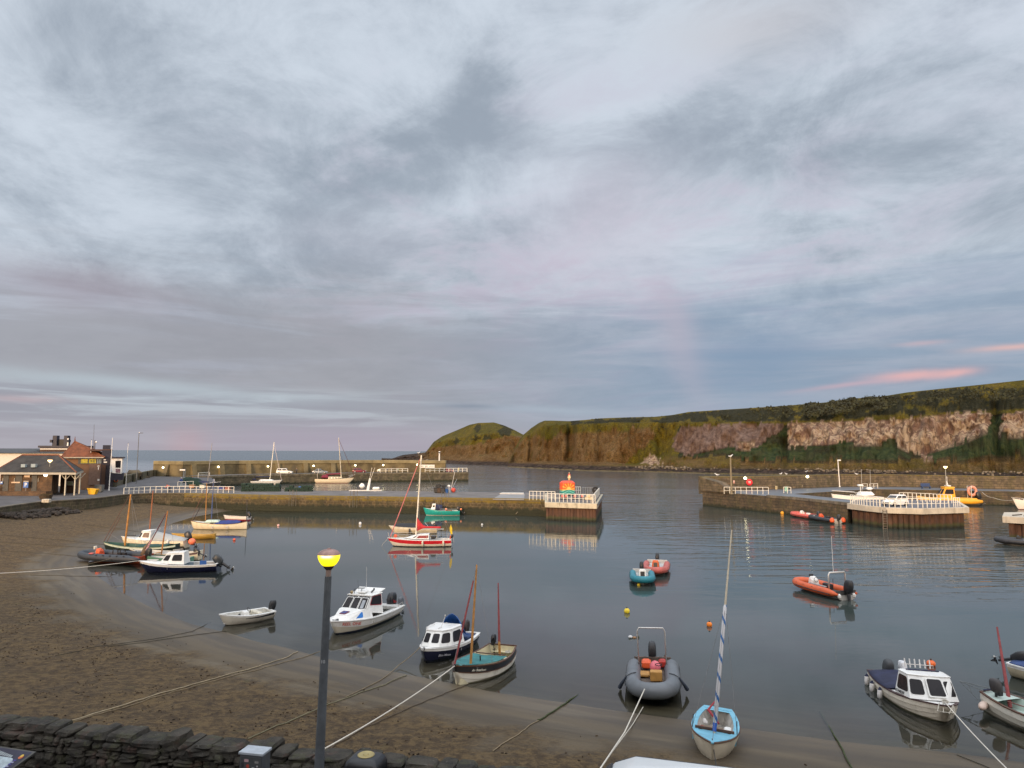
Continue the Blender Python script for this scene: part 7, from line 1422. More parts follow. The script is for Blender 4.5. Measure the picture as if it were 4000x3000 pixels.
# ---- white sloop with red stripe and red sail cover
bt = Boat('sailing_yacht', 'white sailing yacht with broad red stripe and red boom cover, centre of the harbour', 'sailing boat', (1515, 2100, .9), -178, 6.9)
rdst = M('red_stripe', (.55, .012, .022), .3)
hull(bt, 6.9, 2.3, .72, .16, .0, .5, .72, .44, 2.2, .72, 2.0, 1.3, [M('yacht_hull', (.80, .76, .66), .3, .04, low=(.02, .02, .025), lowz=.08), rdst], stripe=.26, rim=.10, floor=.35, open_to=.36, rail=.0, gun=gel)
deck(bt, .34, 1, gel, crown=.05)
cabin(bt, [(1.75, .02, .90), (1.45, .36, .90), (.55, .68, .84), (-1.05, .72, .80)], [(1.2, .02, .98), (1.0, .3, 1.0), (.1, .55, 1.22), (-1.05, .60, 1.28)], gel, [(2, .10, .94, .20, .85, M('red_tint', (.24, .03, .02), .2)), (4, .06, .90, .20, .85, M('red_tint', (.24, .03, .02), .2)), (1, .2, .95, .25, .85), (5, .05, .8, .25, .85)], name='coachroof', roof=.03, over=0)
mtp = bt.pix(1646, 1778, 80.0); mst = V(.42, 0, 1.15); creamsp = M('cream_spar', (.78, .72, .58), .4)
o = MB().tube([mst, mtp], [.085, .07], 8).build('mast', creamsp, bt.o, smooth=True); mh = (mtp - mst).length
jt = bt.pix(1640, 1795, 80.1); spar(bt, (3.2, 0, .95), jt, .055, .04, M('furled_pink', (.52, .16, .15), .7, .2), 'furled_jib')
mb = MB(); rings = []
for k in range(9):
    f_ = k / 8; x = .42 - .1 - f_ * 2.6; zc = 2.62 - .62 * min(1, f_ * 5) ** .7 - f_ * .12; h2 = (.95 * (1 - min(1, f_ * 3.2)) ** 1.2 + .16) ; rings.append([(x, .10 * math.cos(a) * (1.2 - f_ * .4), 1.98 - f_ * .05 + (h2 * (1 if math.sin(a) > 0 else .35)) * math.sin(a)) for a in [j * math.pi / 4 for j in range(8)]])
mb.loft(rings); mb.build('sail_cover', M('red_cover', (.52, .025, .03), .7, .15, bump=.02, bscale=4), bt.o, smooth='all'); MB().tube([(.4, 0, 1.86), (-2.6, 0, 1.80)], .05, 6).build('boom', alu, bt.o)
mb = MB()
for sg in (1, -1):
    for s_ in (.06, .22, .38, .54, .7, .84, .94): x, y, z = bt.P(s_, 1); mb.tube([(x, sg * (y - .05), z), (x, sg * (y - .05), z + .55)], .014, 5)
    mb.tube([(bt.P(s_, 1)[0], sg * (bt.P(s_, 1)[1] - .05), bt.P(s_, 1)[2] + .55) for s_ in (.0, .06, .22, .38, .54, .7, .84, .94)], .010, 4)
mb.tube([(3.3, -.05, .95), (3.45, -.12, 1.45), (3.45, .12, 1.45), (3.3, .05, .95)], .016, 5); mb.tube([(-3.3, -.75, .8), (-3.35, -.75, 1.35), (-3.35, .75, 1.35), (-3.3, .75, .8)], .016, 5); mb.build('guard_rail', steelr, bt.o)
wires(bt, [(mtp, (.2, 1.05, .85)), (mtp, (.2, -1.05, .85)), (mtp, (-3.3, 0, .85)), ((mst + mtp) / 2 + V(0, .45, 0), mtp)], .010); MB().tube([(mst + mtp) / 2 + V(0, -.45, 0), (mst + mtp) / 2 + V(0, .45, 0)], .02, 5).build('spreader', creamsp, bt.o)
for s_ in (.12, .44): fender(bt, s_, 1, drop=.32, mat=M('fender_cream', (.72, .66, .52), .5))
MB().sph((2.6, .15, 1.1), .19).build('mooring_ball', buoyre, bt.o, smooth='all'); MB().tube([(-3.3, .3, .85), (-3.38, .32, 2.35)], .018, 5).build('flag_staff', steelr, bt.o)
mb = MB(); mb.add([(-3.38, .32, 2.35), (-3.52, .34, 1.95), (-3.56, .30, 1.3), (-3.40, .32, 1.28), (-3.28, .36, 1.6), (-3.26, .30, 2.0)], [(0, 1, 2, 3), (0, 3, 4, 5)]); o = mb.build('furled_flag', M('flag_yellow', (.75, .55, .03), .7), bt.o); o.modifiers.new('s', 'SOLIDIFY').thickness = .06
outboard(bt, -3.4, -.5, .8, .6, 0); MB().rbox((-3.36, .72, 1.0), (.10, .3, .42), .04).build('horseshoe_lifebuoy', orange, bt.o); MB().rbox((-1.5, 0, .95), (.5, .9, .35), .06).build('cockpit_bag', blackp, bt.o)
mb = MB(); mb.tube([(3.35, 0, .9), (3.95, .08, .25), (4.1, .1, -.05)], .015, 4); mb.build('mooring_line', ropec, bt.o)
# ---- cream motor boat under dark cover behind it
bt = Boat('motor_boat', 'cream motor boat under a dark cover moored right behind the red striped yacht', 'motor boat', (1520, 2053, .95), -177, 6.0)
hull(bt, 6.0, 2.1, .75, .18, .0, .35, .86, .42, 2.3, .8, 1.8, 1.2, [gel2, M('cream_band', (.78, .73, .60), .3)], stripe=.16, rim=.10, floor=.3, open_to=.9, rail=.05); cover(bt, .03, .90, M('charcoal_cover', (.018, .020, .026), .75, .2, bump=.02), h=.42, over=.02, seed=14); outboard(bt, -2.9, 0, .7, .9, 50); fender(bt, .56, 1, mat=blackp, drop=.38)
MB().tube([(-1.9, .8, .95), (-1.5, .4, 1.35), (-1.9, -.8, .95)], .02, 5).build('frame', steelr, bt.o)
# ---- teal fishing boat
bt = Boat('fishing_boat', 'turquoise green fishing boat with small white wheelhouse moored against the middle pier', 'fishing boat', (1655, 1984, 1.15), -177, 5.8)
hull(bt, 5.8, 2.1, .72, .45, .0, .35, .82, .42, 2.4, .45, 2.0, 1.3, [M('turq_hull', (.02, .34, .31), .35, .1, low=(.6, .6, .55), lowz=.06), M('turq_top', (.02, .36, .33), .35)], stripe=.10, rim=.09, floor=.25, open_to=.75, rail=.05); deck(bt, .72, 1, gel)
cabin(bt, [(1.75, .02, 1.0), (1.6, .42, .98), (1.05, .62, .92)], [(1.55, .02, 1.72), (1.45, .42, 1.72), (.95, .56, 1.74)], gel, [(1, .2, .8, .45, .85), (3, .2, .8, .45, .85), (0, .15, .85, .45, .85), (4, .15, .85, .45, .85)], name='wheelhouse')
mb = MB(); rings = []
for k in range(6): rings.append([(1.0 - k * .22, .62 * math.cos(a), .85 + .85 * math.sin(a) * (1 - .02 * k)) for a in [j * math.pi / 8 for j in range(9)]])
mb.loft(rings, False, False, closed=False); o = mb.build('canopy', navy, bt.o, smooth='all'); o.modifiers.new('s', 'SOLIDIFY').thickness = .02
for x, y, k in ((.95, .3, .16), (-.1, .4, .2), (-2.5, .2, .17)): MB().sph((x - .6, y, .95), k).build('net_float', M('float_orange', (.75, .26, .12), .5), bt.o, smooth='all')
mb = MB(); mb.tube([(-2.4, .85, .8), (-2.4, .85, 1.02), (.2, .9, 1.04), (.2, .9, .8)], .018, 5); mb.build('side_rail', steelr, bt.o); outboard(bt, -2.85, .1, .72, 1.05, 48)
mb = MB(); mb.rbox((-1.2, 0, .6), (.9, .8, .4), .06); mb.build('creel', M('creel_net', (.22, .12, .07), .9, .4, 9), bt.o)

# ---- left group
bt = Boat('sailing_boat', 'cream double-ended sailing boat with blue cockpit cover and pale green coachroof', 'sailing boat', (745, 2033, 1.1), 180, 7.4)
hull(bt, 7.4, 2.2, .72, .36, .30, .4, .12, .50, 2.1, .5, 2.2, 1.4, [gel2], rim=.08, floor=.3, open_to=.7, gun=dkwood, rail=.03); deck(bt, .62, 1, M('pale_deck', (.62, .60, .50), .5)); MB().rbox((.75, 0, 1.0), (2.0, 1.2, .36), .14, top=.85).build('coachroof', M('mint_roof', (.46, .58, .50), .5, .08), bt.o)
cover(bt, .10, .52, M('royal_cover', (.012, .030, .17), .7, .2, bump=.02), h=.40, over=.0, seed=16)
for a0, a1, z0, mt_, nm, r0 in (((803, 2032), (808, 1886), .8, wood, 'mast', .07), ((826, 2025), (834, 1872), .8, M('blue_wrap', (.03, .07, .22), .7), 'furled_sail', .08), ((963, 2045), (965, 1953), .8, M('dark_spar', (.03, .035, .05), .5), 'mizzen_mast', .045)):
    spar(bt, bt.pix(*a0, 96), bt.pix(*a1, 96), r0, r0 * .6, mt_, nm)
jb = M('brown_sail', (.16, .06, .05), .8, .2); spar(bt, bt.pix(755, 2032, 96), bt.pix(842, 1872, 96), .045, .03, M('dark_sail', (.045, .03, .04), .8), 'furled_jib'); spar(bt, bt.pix(752, 2020, 96), bt.pix(797, 1918, 96), .018, .03, jb, 'jib_luff')
wires(bt, [(bt.pix(834, 1874, 96), (.6, 1.0, .8)), (bt.pix(834, 1874, 96), (-.4, 1.05, .8))], .01)
for s_ in (.3, .55): MB().tube([(bt.P(s_, .9)[0] + .12 * math.cos(a), bt.P(s_, .9)[1] + .06, bt.P(s_, .8)[2] - .1 + .14 * math.sin(a)) for a in [k * .785 for k in range(8)]], .03, 5, closed=True).build('fender', white_f, bt.o)
MB().rbox((-3.45, 0, .45), (.35, .08, .95), .03).build('rudder', M('rudder_white', (.55, .54, .5), .5), bt.o)
bt = Boat('dinghy', 'small white dinghy with red waterline and outboard, tucked behind the blue covered boat', 'dinghy', (870, 2012, .7), 165, 4.6, heel=4)
hull(bt, 4.3, 1.6, .55, .15, .0, .28, .8, .42, 2.2, .4, 2.0, 1.3, [M('white_red', (.74, .70, .66), .35, .05, low=(.30, .04, .06), lowz=.16)], rim=.09, floor=.15, open_to=.93, rail=.04, inm=M('dark_inner', (.12, .10, .09), .6)); thwart(bt, .3, gel); thwart(bt, .6, gel); outboard(bt, -2.2, 0, .6, 1.0, 40)
bt = Boat('rowing_boat', 'yellow varnished rowing boat on the wet sand behind the cabin boat', 'rowing boat', (670, 2084, .6), 184, 5.0)
yw = M('yellow_wood', (.42, .24, .035), .45, .15, 3); hull(bt, 5.0, 1.5, .42, .22, .16, .2, .35, .5, 2.0, .3, 2.2, 1.4, [yw], strakes=4, rim=.05, floor=.08, open_to=.95, gun=M('pale_ochre', (.52, .34, .08), .5), rail=.02, inm=M('ochre_inner', (.34, .21, .05), .6))
for s_ in (.3, .5, .7): thwart(bt, s_, yw)
bt = Boat('cabin_boat', 'cream clinker cabin boat under a pale tarpaulin with orange buoy at its stern', 'motor boat', (475, 2096, 1.22), -179, 6.9, z=.06)
hull(bt, 6.9, 2.4, .80, .38, .0, .35, .86, .44, 2.4, .6, 2.1, 1.4, [gel2, M('cream_band', (.78, .73, .60))], stripe=.12, strakes=5, rim=.10, floor=.3, open_to=.52, rail=.05); deck(bt, .5, 1, gel)
cabin(bt, [(1.75, .02, 1.0), (1.55, .55, .98), (1.15, .85, .94), (.05, .92, .88)], [(1.25, .02, 1.72), (1.15, .45, 1.72), (.85, .66, 1.76), (.10, .70, 1.78)], gel, [(2, .12, .85, .28, .86, M('warm_glass', (.16, .10, .07), .2)), (1, .1, .9, .25, .86), (4, .15, .88, .28, .86)], name='wheelhouse')
mb = MB(); rings = []
for k in range(11):
    x = .05 - k * .36; hh_ = .82 * (1 - k / 11) ** 1.1 + .10; rings.append([(x, u * (1.05), .85 + hh_ * (1 - abs(u)) ** .8 + N(x * 2, u * 2, 3) * .04) for u in (-1, -.66, -.33, 0, .33, .66, 1)])
mb.loft(rings, False, False, closed=False); o = mb.build('tarpaulin', M('grey_tarp', (.34, .36, .36), .7, .12, 1, bump=.03, bscale=4), bt.o, smooth='all'); o.modifiers.new('s', 'SOLIDIFY').thickness = .02
MB().rbox((2.6, 0, 1.28), (1.2, .25, .12), .04).build('anchor', blackp, bt.o); outboard(bt, -3.5, -.2, .8, 1.3, 35); fender(bt, .22, 1, drop=.1)
MB().sph((-4.15, .55, .72), .34, (1.1, 1, 1)).build('mooring_ball', M('coral_ball', (.86, .20, .10), .5), bt.o, smooth='all')
bt = Boat('lugger', 'dark green open lugger with two orange wooden masts, behind the dark grey inflatable', 'sailing boat', (405, 2118, 1.1), 180, 7.4, z=.08)
hull(bt, 7.4, 2.1, .66, .40, .22, .35, .5, .5, 2.1, .45, 2.2, 1.4, [M('black_green', (.010, .018, .014), .3, .2), M('pale_green', (.42, .50, .42), .4)], stripe=.14, rim=.06, floor=.2, open_to=.94, gun=M('green_gun', (.02, .07, .05), .5), rail=.03, inm=M('green_inner', (.03, .10, .08), .6))
cover(bt, .1, .5, M('green_cover', (.008, .055, .045), .75, .2), h=.15, over=-.02, seed=21)
W1 = 72.5; spar(bt, bt.pix(487, 2140, W1), bt.pix(511, 1931, W1), .10, .075, wood); spar(bt, bt.pix(583, 2085, W1 + 9), bt.pix(598, 1917, W1 + 9), .07, .05, M('red_wood', (.34, .12, .05), .5), 'mizzen_mast')
br_ = M('brown_rig', (.13, .07, .055), .8); spar(bt, bt.pix(405, 2116, W1), bt.pix(505, 1938, W1), .035, .02, br_, 'furled_jib'); spar(bt, bt.pix(412, 2126, W1), bt.pix(470, 2020, W1), .03, .03, br_, 'sprit'); wires(bt, [(bt.pix(511, 1934, W1), bt.pix(555, 2130, W1)), (bt.pix(511, 1934, W1), bt.pix(530, 2138, W1)), (bt.pix(430, 2085, W1), bt.pix(480, 2118, W1))], .012)
bt = Boat('sailing_boat', 'cream open sailing boat with leaning dark red yard, beside the navy cabin boat', 'sailing boat', (518, 2184), 177, 6.2, z=.04)
hull(bt, 6.8, 2.1, .62, .30, .22, .32, .5, .5, 2.1, .4, 2.2, 1.4, [gel2, M('brown_band', (.12, .07, .07), .4)], stripe=.16, rim=.06, floor=.2, open_to=.94, gun=M('cream_gun', (.74, .68, .52), .4), rail=.03); thwart(bt, .35, wood); thwart(bt, .65, wood)
W2 = 67; spar(bt, bt.pix(630, 2168, W2), bt.pix(655, 1996, W2), .07, .05, M('orange_wood', (.42, .17, .04), .4)); spar(bt, bt.pix(560, 2170, W2), bt.pix(649, 2006, W2), .055, .035, M('maroon_yard', (.10, .015, .02), .6), 'yard'); wires(bt, [(bt.pix(655, 1998, W2), bt.pix(680, 2130, W2))], .012)
mb = MB(); a, b_ = bt.pix(560, 2168, W2), bt.pix(588, 2112, W2); mb.tube([a, a.lerp(b_, .5) + V(.1, 0, 0), b_], [.30, .22, .08], 8); o = mb.build('furled_sail', M('net_brown', (.16, .12, .08), .9, .4, 5, bump=.05), bt.o, smooth='all')
mb = MB(); mb.tube([bt.pix(572, 2150, W2 - .3), bt.pix(592, 2108, W2 - .3)], [.10, .07], 6); mb.build('bunting', M('red_white_cloth', (.45, .25, .27), .8, .6, 9), bt.o)
outboard(bt, -3.4, .3, .6, .9, 60)
bt = Boat('dinghy', 'green dinghy partly hidden between the dark grey inflatable and the navy cabin boat', 'dinghy', (572, 2200), 180, 4.0, z=.03)
hull(bt, 4.2, 1.5, .5, .2, .05, .25, .7, .45, 2.1, .35, 2.1, 1.4, [M('dinghy_green', (.10, .24, .17), .5, .15)], rim=.06, floor=.15, open_to=.94, rail=.02); thwart(bt, .4, wood)

# ---- far boats in the inner basin and beyond
bt = Boat('sailing_yacht', 'white sailing yacht with bare mast moored left of the maroon covered ketch', 'sailing boat', (1095, 1893), 5, 10.3)
hull(bt, 11.3, 3.2, 1.05, .35, .0, .6, .6, .44, 2.1, 1.4, 2.0, 1.3, [M('yacht_white', (.78, .76, .68), .3)], rim=.12, floor=.4, open_to=.3, rail=0, gun=gel); deck(bt, .28, 1, gel); MB().rbox((1.0, 0, 1.35), (4.2, 1.7, .42), .16, top=.85).build('coachroof', gel, bt.o)
tp = bt.pix(1071, 1727, 217); spar(bt, (2.0, 0, 1.4), tp, .12, .09, M('cream_spar', (.78, .72, .58))); spar(bt, (5.4, 0, 1.5), tp + V(0, 0, -.5), .06, .04, M('pale_sail', (.60, .50, .46), .7), 'furled_jib'); MB().tube([(2, 0, 2.4), (-2.2, 0, 2.3)], .16, 6).build('sail_cover', navy, bt.o); MB().rbox((-2.6, 0, 1.6), (1.2, 1.9, .5), .2).build('spray_hood', navy, bt.o)
bt = Boat('ketch', 'cream hulled yacht with maroon spray hood and sail cover at the far quay', 'sailing boat', (1368, 1887), 3, 9.7)
hull(bt, 12.2, 3.3, 1.25, .55, .10, .6, .62, .44, 2.1, 1.9, 2.0, 1.3, [M('ketch_hull', (.74, .66, .50), .35, .05, low=(.28, .07, .05), lowz=.12), gel2], stripe=.1, rim=.12, floor=.4, open_to=.3, rail=.04, gun=dkwood); deck(bt, .28, 1, gel2)
cabin(bt, [(2.4, .02, 1.6), (2.1, .7, 1.58), (-1.9, 1.0, 1.3)], [(1.9, .02, 1.85), (1.8, .55, 1.85), (-1.9, .85, 1.9)], gel2, [(1, .08 + k * .24, .20 + k * .24, .3, .8) for k in range(4)] + [(3, .08 + k * .24, .20 + k * .24, .3, .8) for k in range(4)], name='coachroof', over=0)
tp = bt.pix(1323, 1710, 222.4); mar = M('maroon_canvas', (.16, .01, .03), .75, .2); spar(bt, (2.0, 0, 1.6), tp, .13, .10, M('cream_spar', (.78, .72, .58))); spar(bt, (6.2, 0, 2.0), tp + V(.1, 0, -.6), .07, .05, M('brown_sail2', (.13, .06, .05), .8), 'furled_jib'); spar(bt, (4.3, 0, 1.9), tp.lerp(V(2, 0, 1.6), .35), .05, .03, M('brown_sail2', (.13, .06, .05)), 'staysail')
MB().tube([(1.9, 0, 3.0), (-2.9, 0, 2.7)], [.24, .14], 8).build('sail_cover', mar, bt.o); MB().rbox((-3.0, 0, 2.05), (2.4, 2.2, 1.0), .3, top=.8).build('spray_hood', mar, bt.o); mb = MB(); mb.tube([(-5.3, -.9, 1.4), (-5.4, -.9, 3.4), (-5.4, .9, 3.4), (-5.3, .9, 1.4)], .05, 5); mb.tube([(-5.4, .9, 3.2), (-5.4, .9, 4.6)], .05, 5); mb.build('stern_arch', steelr, bt.o); MB().rbox((-5.6, .2, 1.2), (.3, .5, .9), .1).build('wind_vane', M('yellow_vane', (.62, .40, .06), .5), bt.o)
mb = MB(); mb.tube([(4.4, -.6, 1.8), (6.2, 0, 2.6), (4.4, .6, 1.8)], .04, 5); mb.tube([(4.4, -.7, 2.4), (6.3, 0, 2.7), (4.4, .7, 2.4)], .04, 5); mb.build('pulpit', steelr, bt.o)
bt = Boat('fishing_boat', 'white fishing boat seen over the middle pier deck with pale engine cover and raised mast', 'fishing boat', at(1470, 1914, 138) * 1.0, 0, 6.0, z=0)
bt.o.location = (at(1427, 1914, 139).x, 139.5, .0); hull(bt, 6.2, 2.1, 2.60, .1, .0, .35, .8, .42, 2.3, .4, 1.9, 1.3, [gel], rim=.1, floor=2.4, open_to=.9, rail=.03); MB().rbox((-.8, .1, 3.5), (1.1, .9, 1.0), .35, top=.8).build('cuddy', gel, bt.o); MB().tube([(.4, 0, 2.6), (.8, 0, 4.9)], [.3, .2], 8).build('mast', gel, bt.o); MB().rbox((2.0, 0, 3.0), (1.3, .8, .5), .15).build('locker', gel, bt.o)
MB().tube([(.6, .1, 4.6), (1.1, .1, 7.0)], .04, 5).build('aerial', alu, bt.o); MB().tube([(.9, -.1, 4.8), (1.7, -.1, 7.0)], .04, 5).build('aerial', alu, bt.o)
bt = Boat('workboat', 'yellow rigid workboat with small wheelhouse moored in the inner basin beyond the hatchback', 'workboat', at(3640, 1972, 125) * 1.0, 180, 9.0)
bt.o.scale = (1.3, 1.3, 1.45); bt.o.location = (at(3700, 1970, 141).x, 141, 0); bt.o.rotation_euler = (0, 0, R(172)); yel = M('workboat_yellow', (.75, .36, .02), .5, .12, 1.5)
bt2 = bt; pth = []
for k in range(19):
    f_ = k / 18 * 2 - 1; a = abs(f_); sg = 1 if f_ > 0 else -1
    pth.append((-4.4 + (1 - a) / .6 * 6.2 if a > .4 else 1.8 + 2.2 * math.cos(a / .4 * math.pi / 2), sg * (1.15 if a > .4 else 1.15 * math.sin(a / .4 * math.pi / 2)), .62 + (.28 if a < .4 else 0) * (1 - a / .4 if a < .4 else 0)))
MB().tube(pth, [.2] + [.36] * 17 + [.2], 12).build('inflatable_tube', yel, bt.o, smooth='all'); MB().rbox((-.4, 0, .35), (7.6, 2.1, .7), .2).build('hull', M('wb_dark', (.06, .06, .05), .5), bt.o); MB().rbox((-.3, 0, .95), (7.0, 2.0, .15), .04).build('deck', yel, bt.o)
cabin(bt, [(1.3, .02, .95), (1.2, .75, .95), (-.9, .80, .95)], [(.5, .02, 2.35), (.45, .65, 2.35), (-.8, .70, 2.35)], yel, [(0, .1, .95, .4, .9), (4, .05, .9, .4, .9), (1, .15, .9, .42, .88), (3, .1, .85, .42, .88)], name='wheelhouse', roof=.08, over=.1)
mb = MB(); mb.rbox((-.2, 0, 2.62), (.5, 1.2, .14), .05); mb.tube([(-.2, -.4, 2.4), (-.1, 0, 3.2), (-.2, .4, 2.4)], .05, 5); mb.tube([(-.15, 0, 2.5), (-.15, 0, 3.9)], .03, 5); mb.build('radar_mast', gel, bt.o)
MB().tube([(1.9 + .0 * k, .0 + .0, 1.3) for k in (0, 1)], .1, 4).build('bitt', blackp, bt.o)
mb = MB(); mb.tube([(-3.6 + .55 * math.cos(a), .0, 1.95 + .55 * math.sin(a)) for a in [k * .5236 for k in range(12)]], .20, 8, closed=True); mb.build('rescue_ring', M('faded_ring', (.62, .28, .20), .6), bt.o, smooth='all'); MB().tube([(-3.2, -.6, 1.0), (-3.2, -.6, 2.6), (-3.2, .6, 2.6), (-3.2, .6, 1.0)], .05, 6).build('stern_frame', alu, bt.o); outboard(bt, -4.3, .4, 1.0, 1.3, 25); outboard(bt, -4.3, -.4, 1.0, 1.3, 25)
bt = Boat('motor_boat', 'white motor boat with pulpit rail at the far right edge, roped to the south quay', 'motor boat', V(at(3955, 1940, 131).x, 131, 0), 183, 7.6)
hull(bt, 7.6, 2.4, 1.45, .55, 0, .4, .8, .42, 2.2, 1.1, 1.9, 1.2, [M('mb_hull', (.78, .75, .70), .3, .04, low=(.2, .05, .04), lowz=.1)], rim=.1, floor=.4, open_to=.35, rail=.04, gun=gel); deck(bt, .33, 1, gel); mb = MB(); mb.tube([(1.6, -.9, 1.2), (1.9, -.85, 2.0), (4.0, 0, 2.2), (1.9, .85, 2.0), (1.6, .9, 1.2)], .03, 5); mb.build('pulpit', steelr, bt.o); MB().rbox((.2, 0, 1.7), (2.6, 1.7, .9), .3, top=.8).build('cabin', gel, bt.o)
bt = Boat('motor_boat', 'two-radar white motor boat half hidden behind the steel jetty railing', 'motor boat', at(3292, 1955, 121) * 1.0, 180, 7)
bt.o.scale = (1.15, 1.15, 1.3); bt.o.location = (at(3345, 1955, 127).x, 127, 0); bt.o.rotation_euler = (0, 0, R(176)); hull(bt, 7.4, 2.4, 1.9, .35, 0, .4, .85, .42, 2.6, .8, 1.9, 1.2, [gel], rim=.1, floor=.9, open_to=.3, rail=.04, gun=gel); deck(bt, .3, 1, gel); MB().rbox((-1.4, 0, 2.3), (2.2, 1.7, .6), .2, top=.85).build('cabin', gel, bt.o)
MB().tube([(-.6, .2, 2.5), (-.6, .2, 3.4)], .05, 5).build('radar_post', gel, bt.o); MB().rbox((-.6, .2, 3.45), (.75, .75, .24), .1).build('radar_dome', gel, bt.o); MB().rbox((-2.1, -.2, 3.0), (.8, .8, .34), .14).build('radar_dome', gel, bt.o)
for x in (-.9, -2.2): MB().tube([(x, 0, 2.5), (x, .1, 5.6)], .025, 5).build('aerial', alu, bt.o)
mb = MB(); mb.tube([(-.5, -1.1, 2.0), (-.2, -1.1, 2.5), (3.6, 0, 2.7), (-.2, 1.1, 2.5), (-.5, 1.1, 2.0)], .03, 5); mb.build('guard_rail', steelr, bt.o)
bt = Boat('sailing_boat', 'moored boat with grey mast and dark covers behind the railing left of the nets', 'sailing boat', at(770, 1898, 152) * 1.0, 10, 6)
bt.o.location = (at(788, 1900, 152).x, 154, 0); bt.o.location.z = LD - .2
hull(bt, 6.0, 2.0, .8, .3, .1, .3, .7, .45, 2.2, .5, 2, 1.3, [M('dk_hull', (.03, .035, .045), .4)], rim=.08, floor=.3, open_to=.9, rail=.03, gun=gel); spar(bt, (.3, 0, .5), bt.loc(at(795, 1725, 152)) * 1.0 if False else V(.9, 0, 9.4), .07, .05, M('grey_spar', (.30, .28, .26), .5)); MB().tube([(.75 - .0, -1.4, 5.4), (.75, 1.4, 5.4)], .05, 5).build('spreader', M('grey_spar', (.30, .28, .26)), bt.o); cover(bt, .1, .6, navy, h=.5, over=0, seed=31); MB().rbox((1.6, 0, 1.2), (.5, .5, 1.1), .2, top=.5).build('furled_sail', white_f, bt.o)

# ---- buoys and floats
def buoy(px, py, r, mat, label, name='mooring_buoy', z=0.0, flat=1.0, pick=True):
    q = gp(px, py, z); t = thing(name, label, 'buoy', q); MB().sph((0, 0, r * .55 * flat), r, (1, 1, flat), 14).build('float', mat, t, smooth='all')
    if pick: MB().lathe([(.035, 0), (.05, .03), (.05, .08), (.02, .10)], (0, 0, r * .55 * flat + r * flat - .02), 8).build('lifting_eye', M('buoy_eye', (.08, .07, .06), .6), t)
    return t
buoy(2449, 2394, .19, buoyye, 'plain yellow buoy floating alone below the turquoise inflatable')
buoy(2771, 2446, .165, buoyor, 'orange yellow buoy floating left of the striped dinghy mast')
buoy(2495, 2288, .13, buoyye, 'small yellow buoy under the bow of the turquoise inflatable')
buoy(2598, 2578, .11, M('coral_ball', (.86, .20, .10)), 'coral buoy floating behind the outboard of the grey inflatable')
buoy(3637, 2600, .20, M('bright_orange', (.95, .17, .03), .45), 'bright orange buoy beyond the rod rack of the cream cabin boat', flat=.85)
buoy(915, 2111, .16, buoyre, 'little red buoy off the stern of the cream group of boats'); buoy(1087, 2055, .17, M('pale_pink', (.70, .42, .38), .6), 'pale pink buoy below the middle pier, furthest left of the small floats'); buoy(1407, 2049, .2, M('buoy_white', (.65, .66, .66), .5), 'white buoy on the water below the middle of the pier', flat=1.2)
buoy(1883, 2051, .14, M('buoy_white', (.65, .66, .66)), 'tiny white float right of the turquoise green fishing boat'); buoy(3056, 2008, .30, M('amber_float', (.85, .40, .03), .45), 'amber float against the stone wall of the south pier')
buoy(2918, 1992, .12, M('brown_float', (.30, .17, .08), .6), 'small brown float by the foot of the south pier')
t = thing('marker_float', 'white can tied to a weedy block floating above the grey inflatable', 'float', gp(2468, 2492, 0)); MB().rbox((-.08, 0, .06), (.22, .16, .16), .05).build('can', M('buoy_white', (.65, .66, .66)), t); MB().sph((.14, 0, .02), .09, (1.4, 1, .7), 8).build('brown_block', M('brown_float', (.30, .17, .08)), t); MB().sph((.34, .02, .04), .09, (.9, 1, .9), 8).build('weed_clump', M('weed', (.04, .055, .02), .9, .4, 12), t)
# ================================================================== FOREGROUND
wl0, wl1 = V(-11.7, 16.9), V(-1.0, 14.5); wd = (wl1 - wl0).normalized(); wn = V(-wd.y, wd.x)      # wn points to the beach
wang = math.atan2(wd.y, wd.x); P0_ = wl0 - wd * 24; P1_ = wl1 + wd * 30
mb = MB(); mb.prism([tuple(P0_ - wn * .2), tuple(P1_ - wn * .2), (35, -3), (-40, -3)], 1.0, 3.2); structure(mb.build('pavement', M('street', (.07, .07, .07), .8, .3, 1)))
m, g, p, out = newmat('harbour_wall_stone'); pos = g.node('ShaderNodeNewGeometry').outputs['Position']
cc = g.mix(g.step(g.noise(pos, 1.6, 6, .65), .36, .64), (.022, .020, .016), (.066, .057, .044)); cc = g.mix(g.m('MULTIPLY', g.step(g.noise(pos, 3.1, 7, .7), .50, .62), .6), cc, (.060, .062, .030)); cc = g.mix(g.m('MULTIPLY', g.step(g.noise(g.mapv(pos, (1, 1, 1), (4, 4, 4)), 9, 6, .75), .60, .68), .5), cc, (.20, .19, .16)); cc = g.mix(g.m('MULTIPLY', g.step(g.noise(g.mapv(pos, (1, 1, 1), (9, 2, 4)), 2.2, 5, .6), .58, .68), .6), cc, (.085, .045, .035))
g.put(p.inputs['Base Color'], cc); p.inputs['Roughness'].default_value = .95; b = g.node('ShaderNodeBump'); b.inputs['Distance'].default_value = .06; g.put(b.inputs['Height'], g.noise(pos, 13, 8, .75)); g.l.new(b.outputs[0], p.inputs['Normal']); fst = m
t = thing('stone_wall', 'dark rough rubble stone wall with slanting cope stones in the foreground', 'wall')
MB().strip([P0_ - wn * .1, P1_ - wn * .1], .0, 3.95, .35).build('wall_core', M('wall_core', (.025, .023, .02), .95, .4, 2), t)
mb = MB(); mc = MB(); random.seed(21)
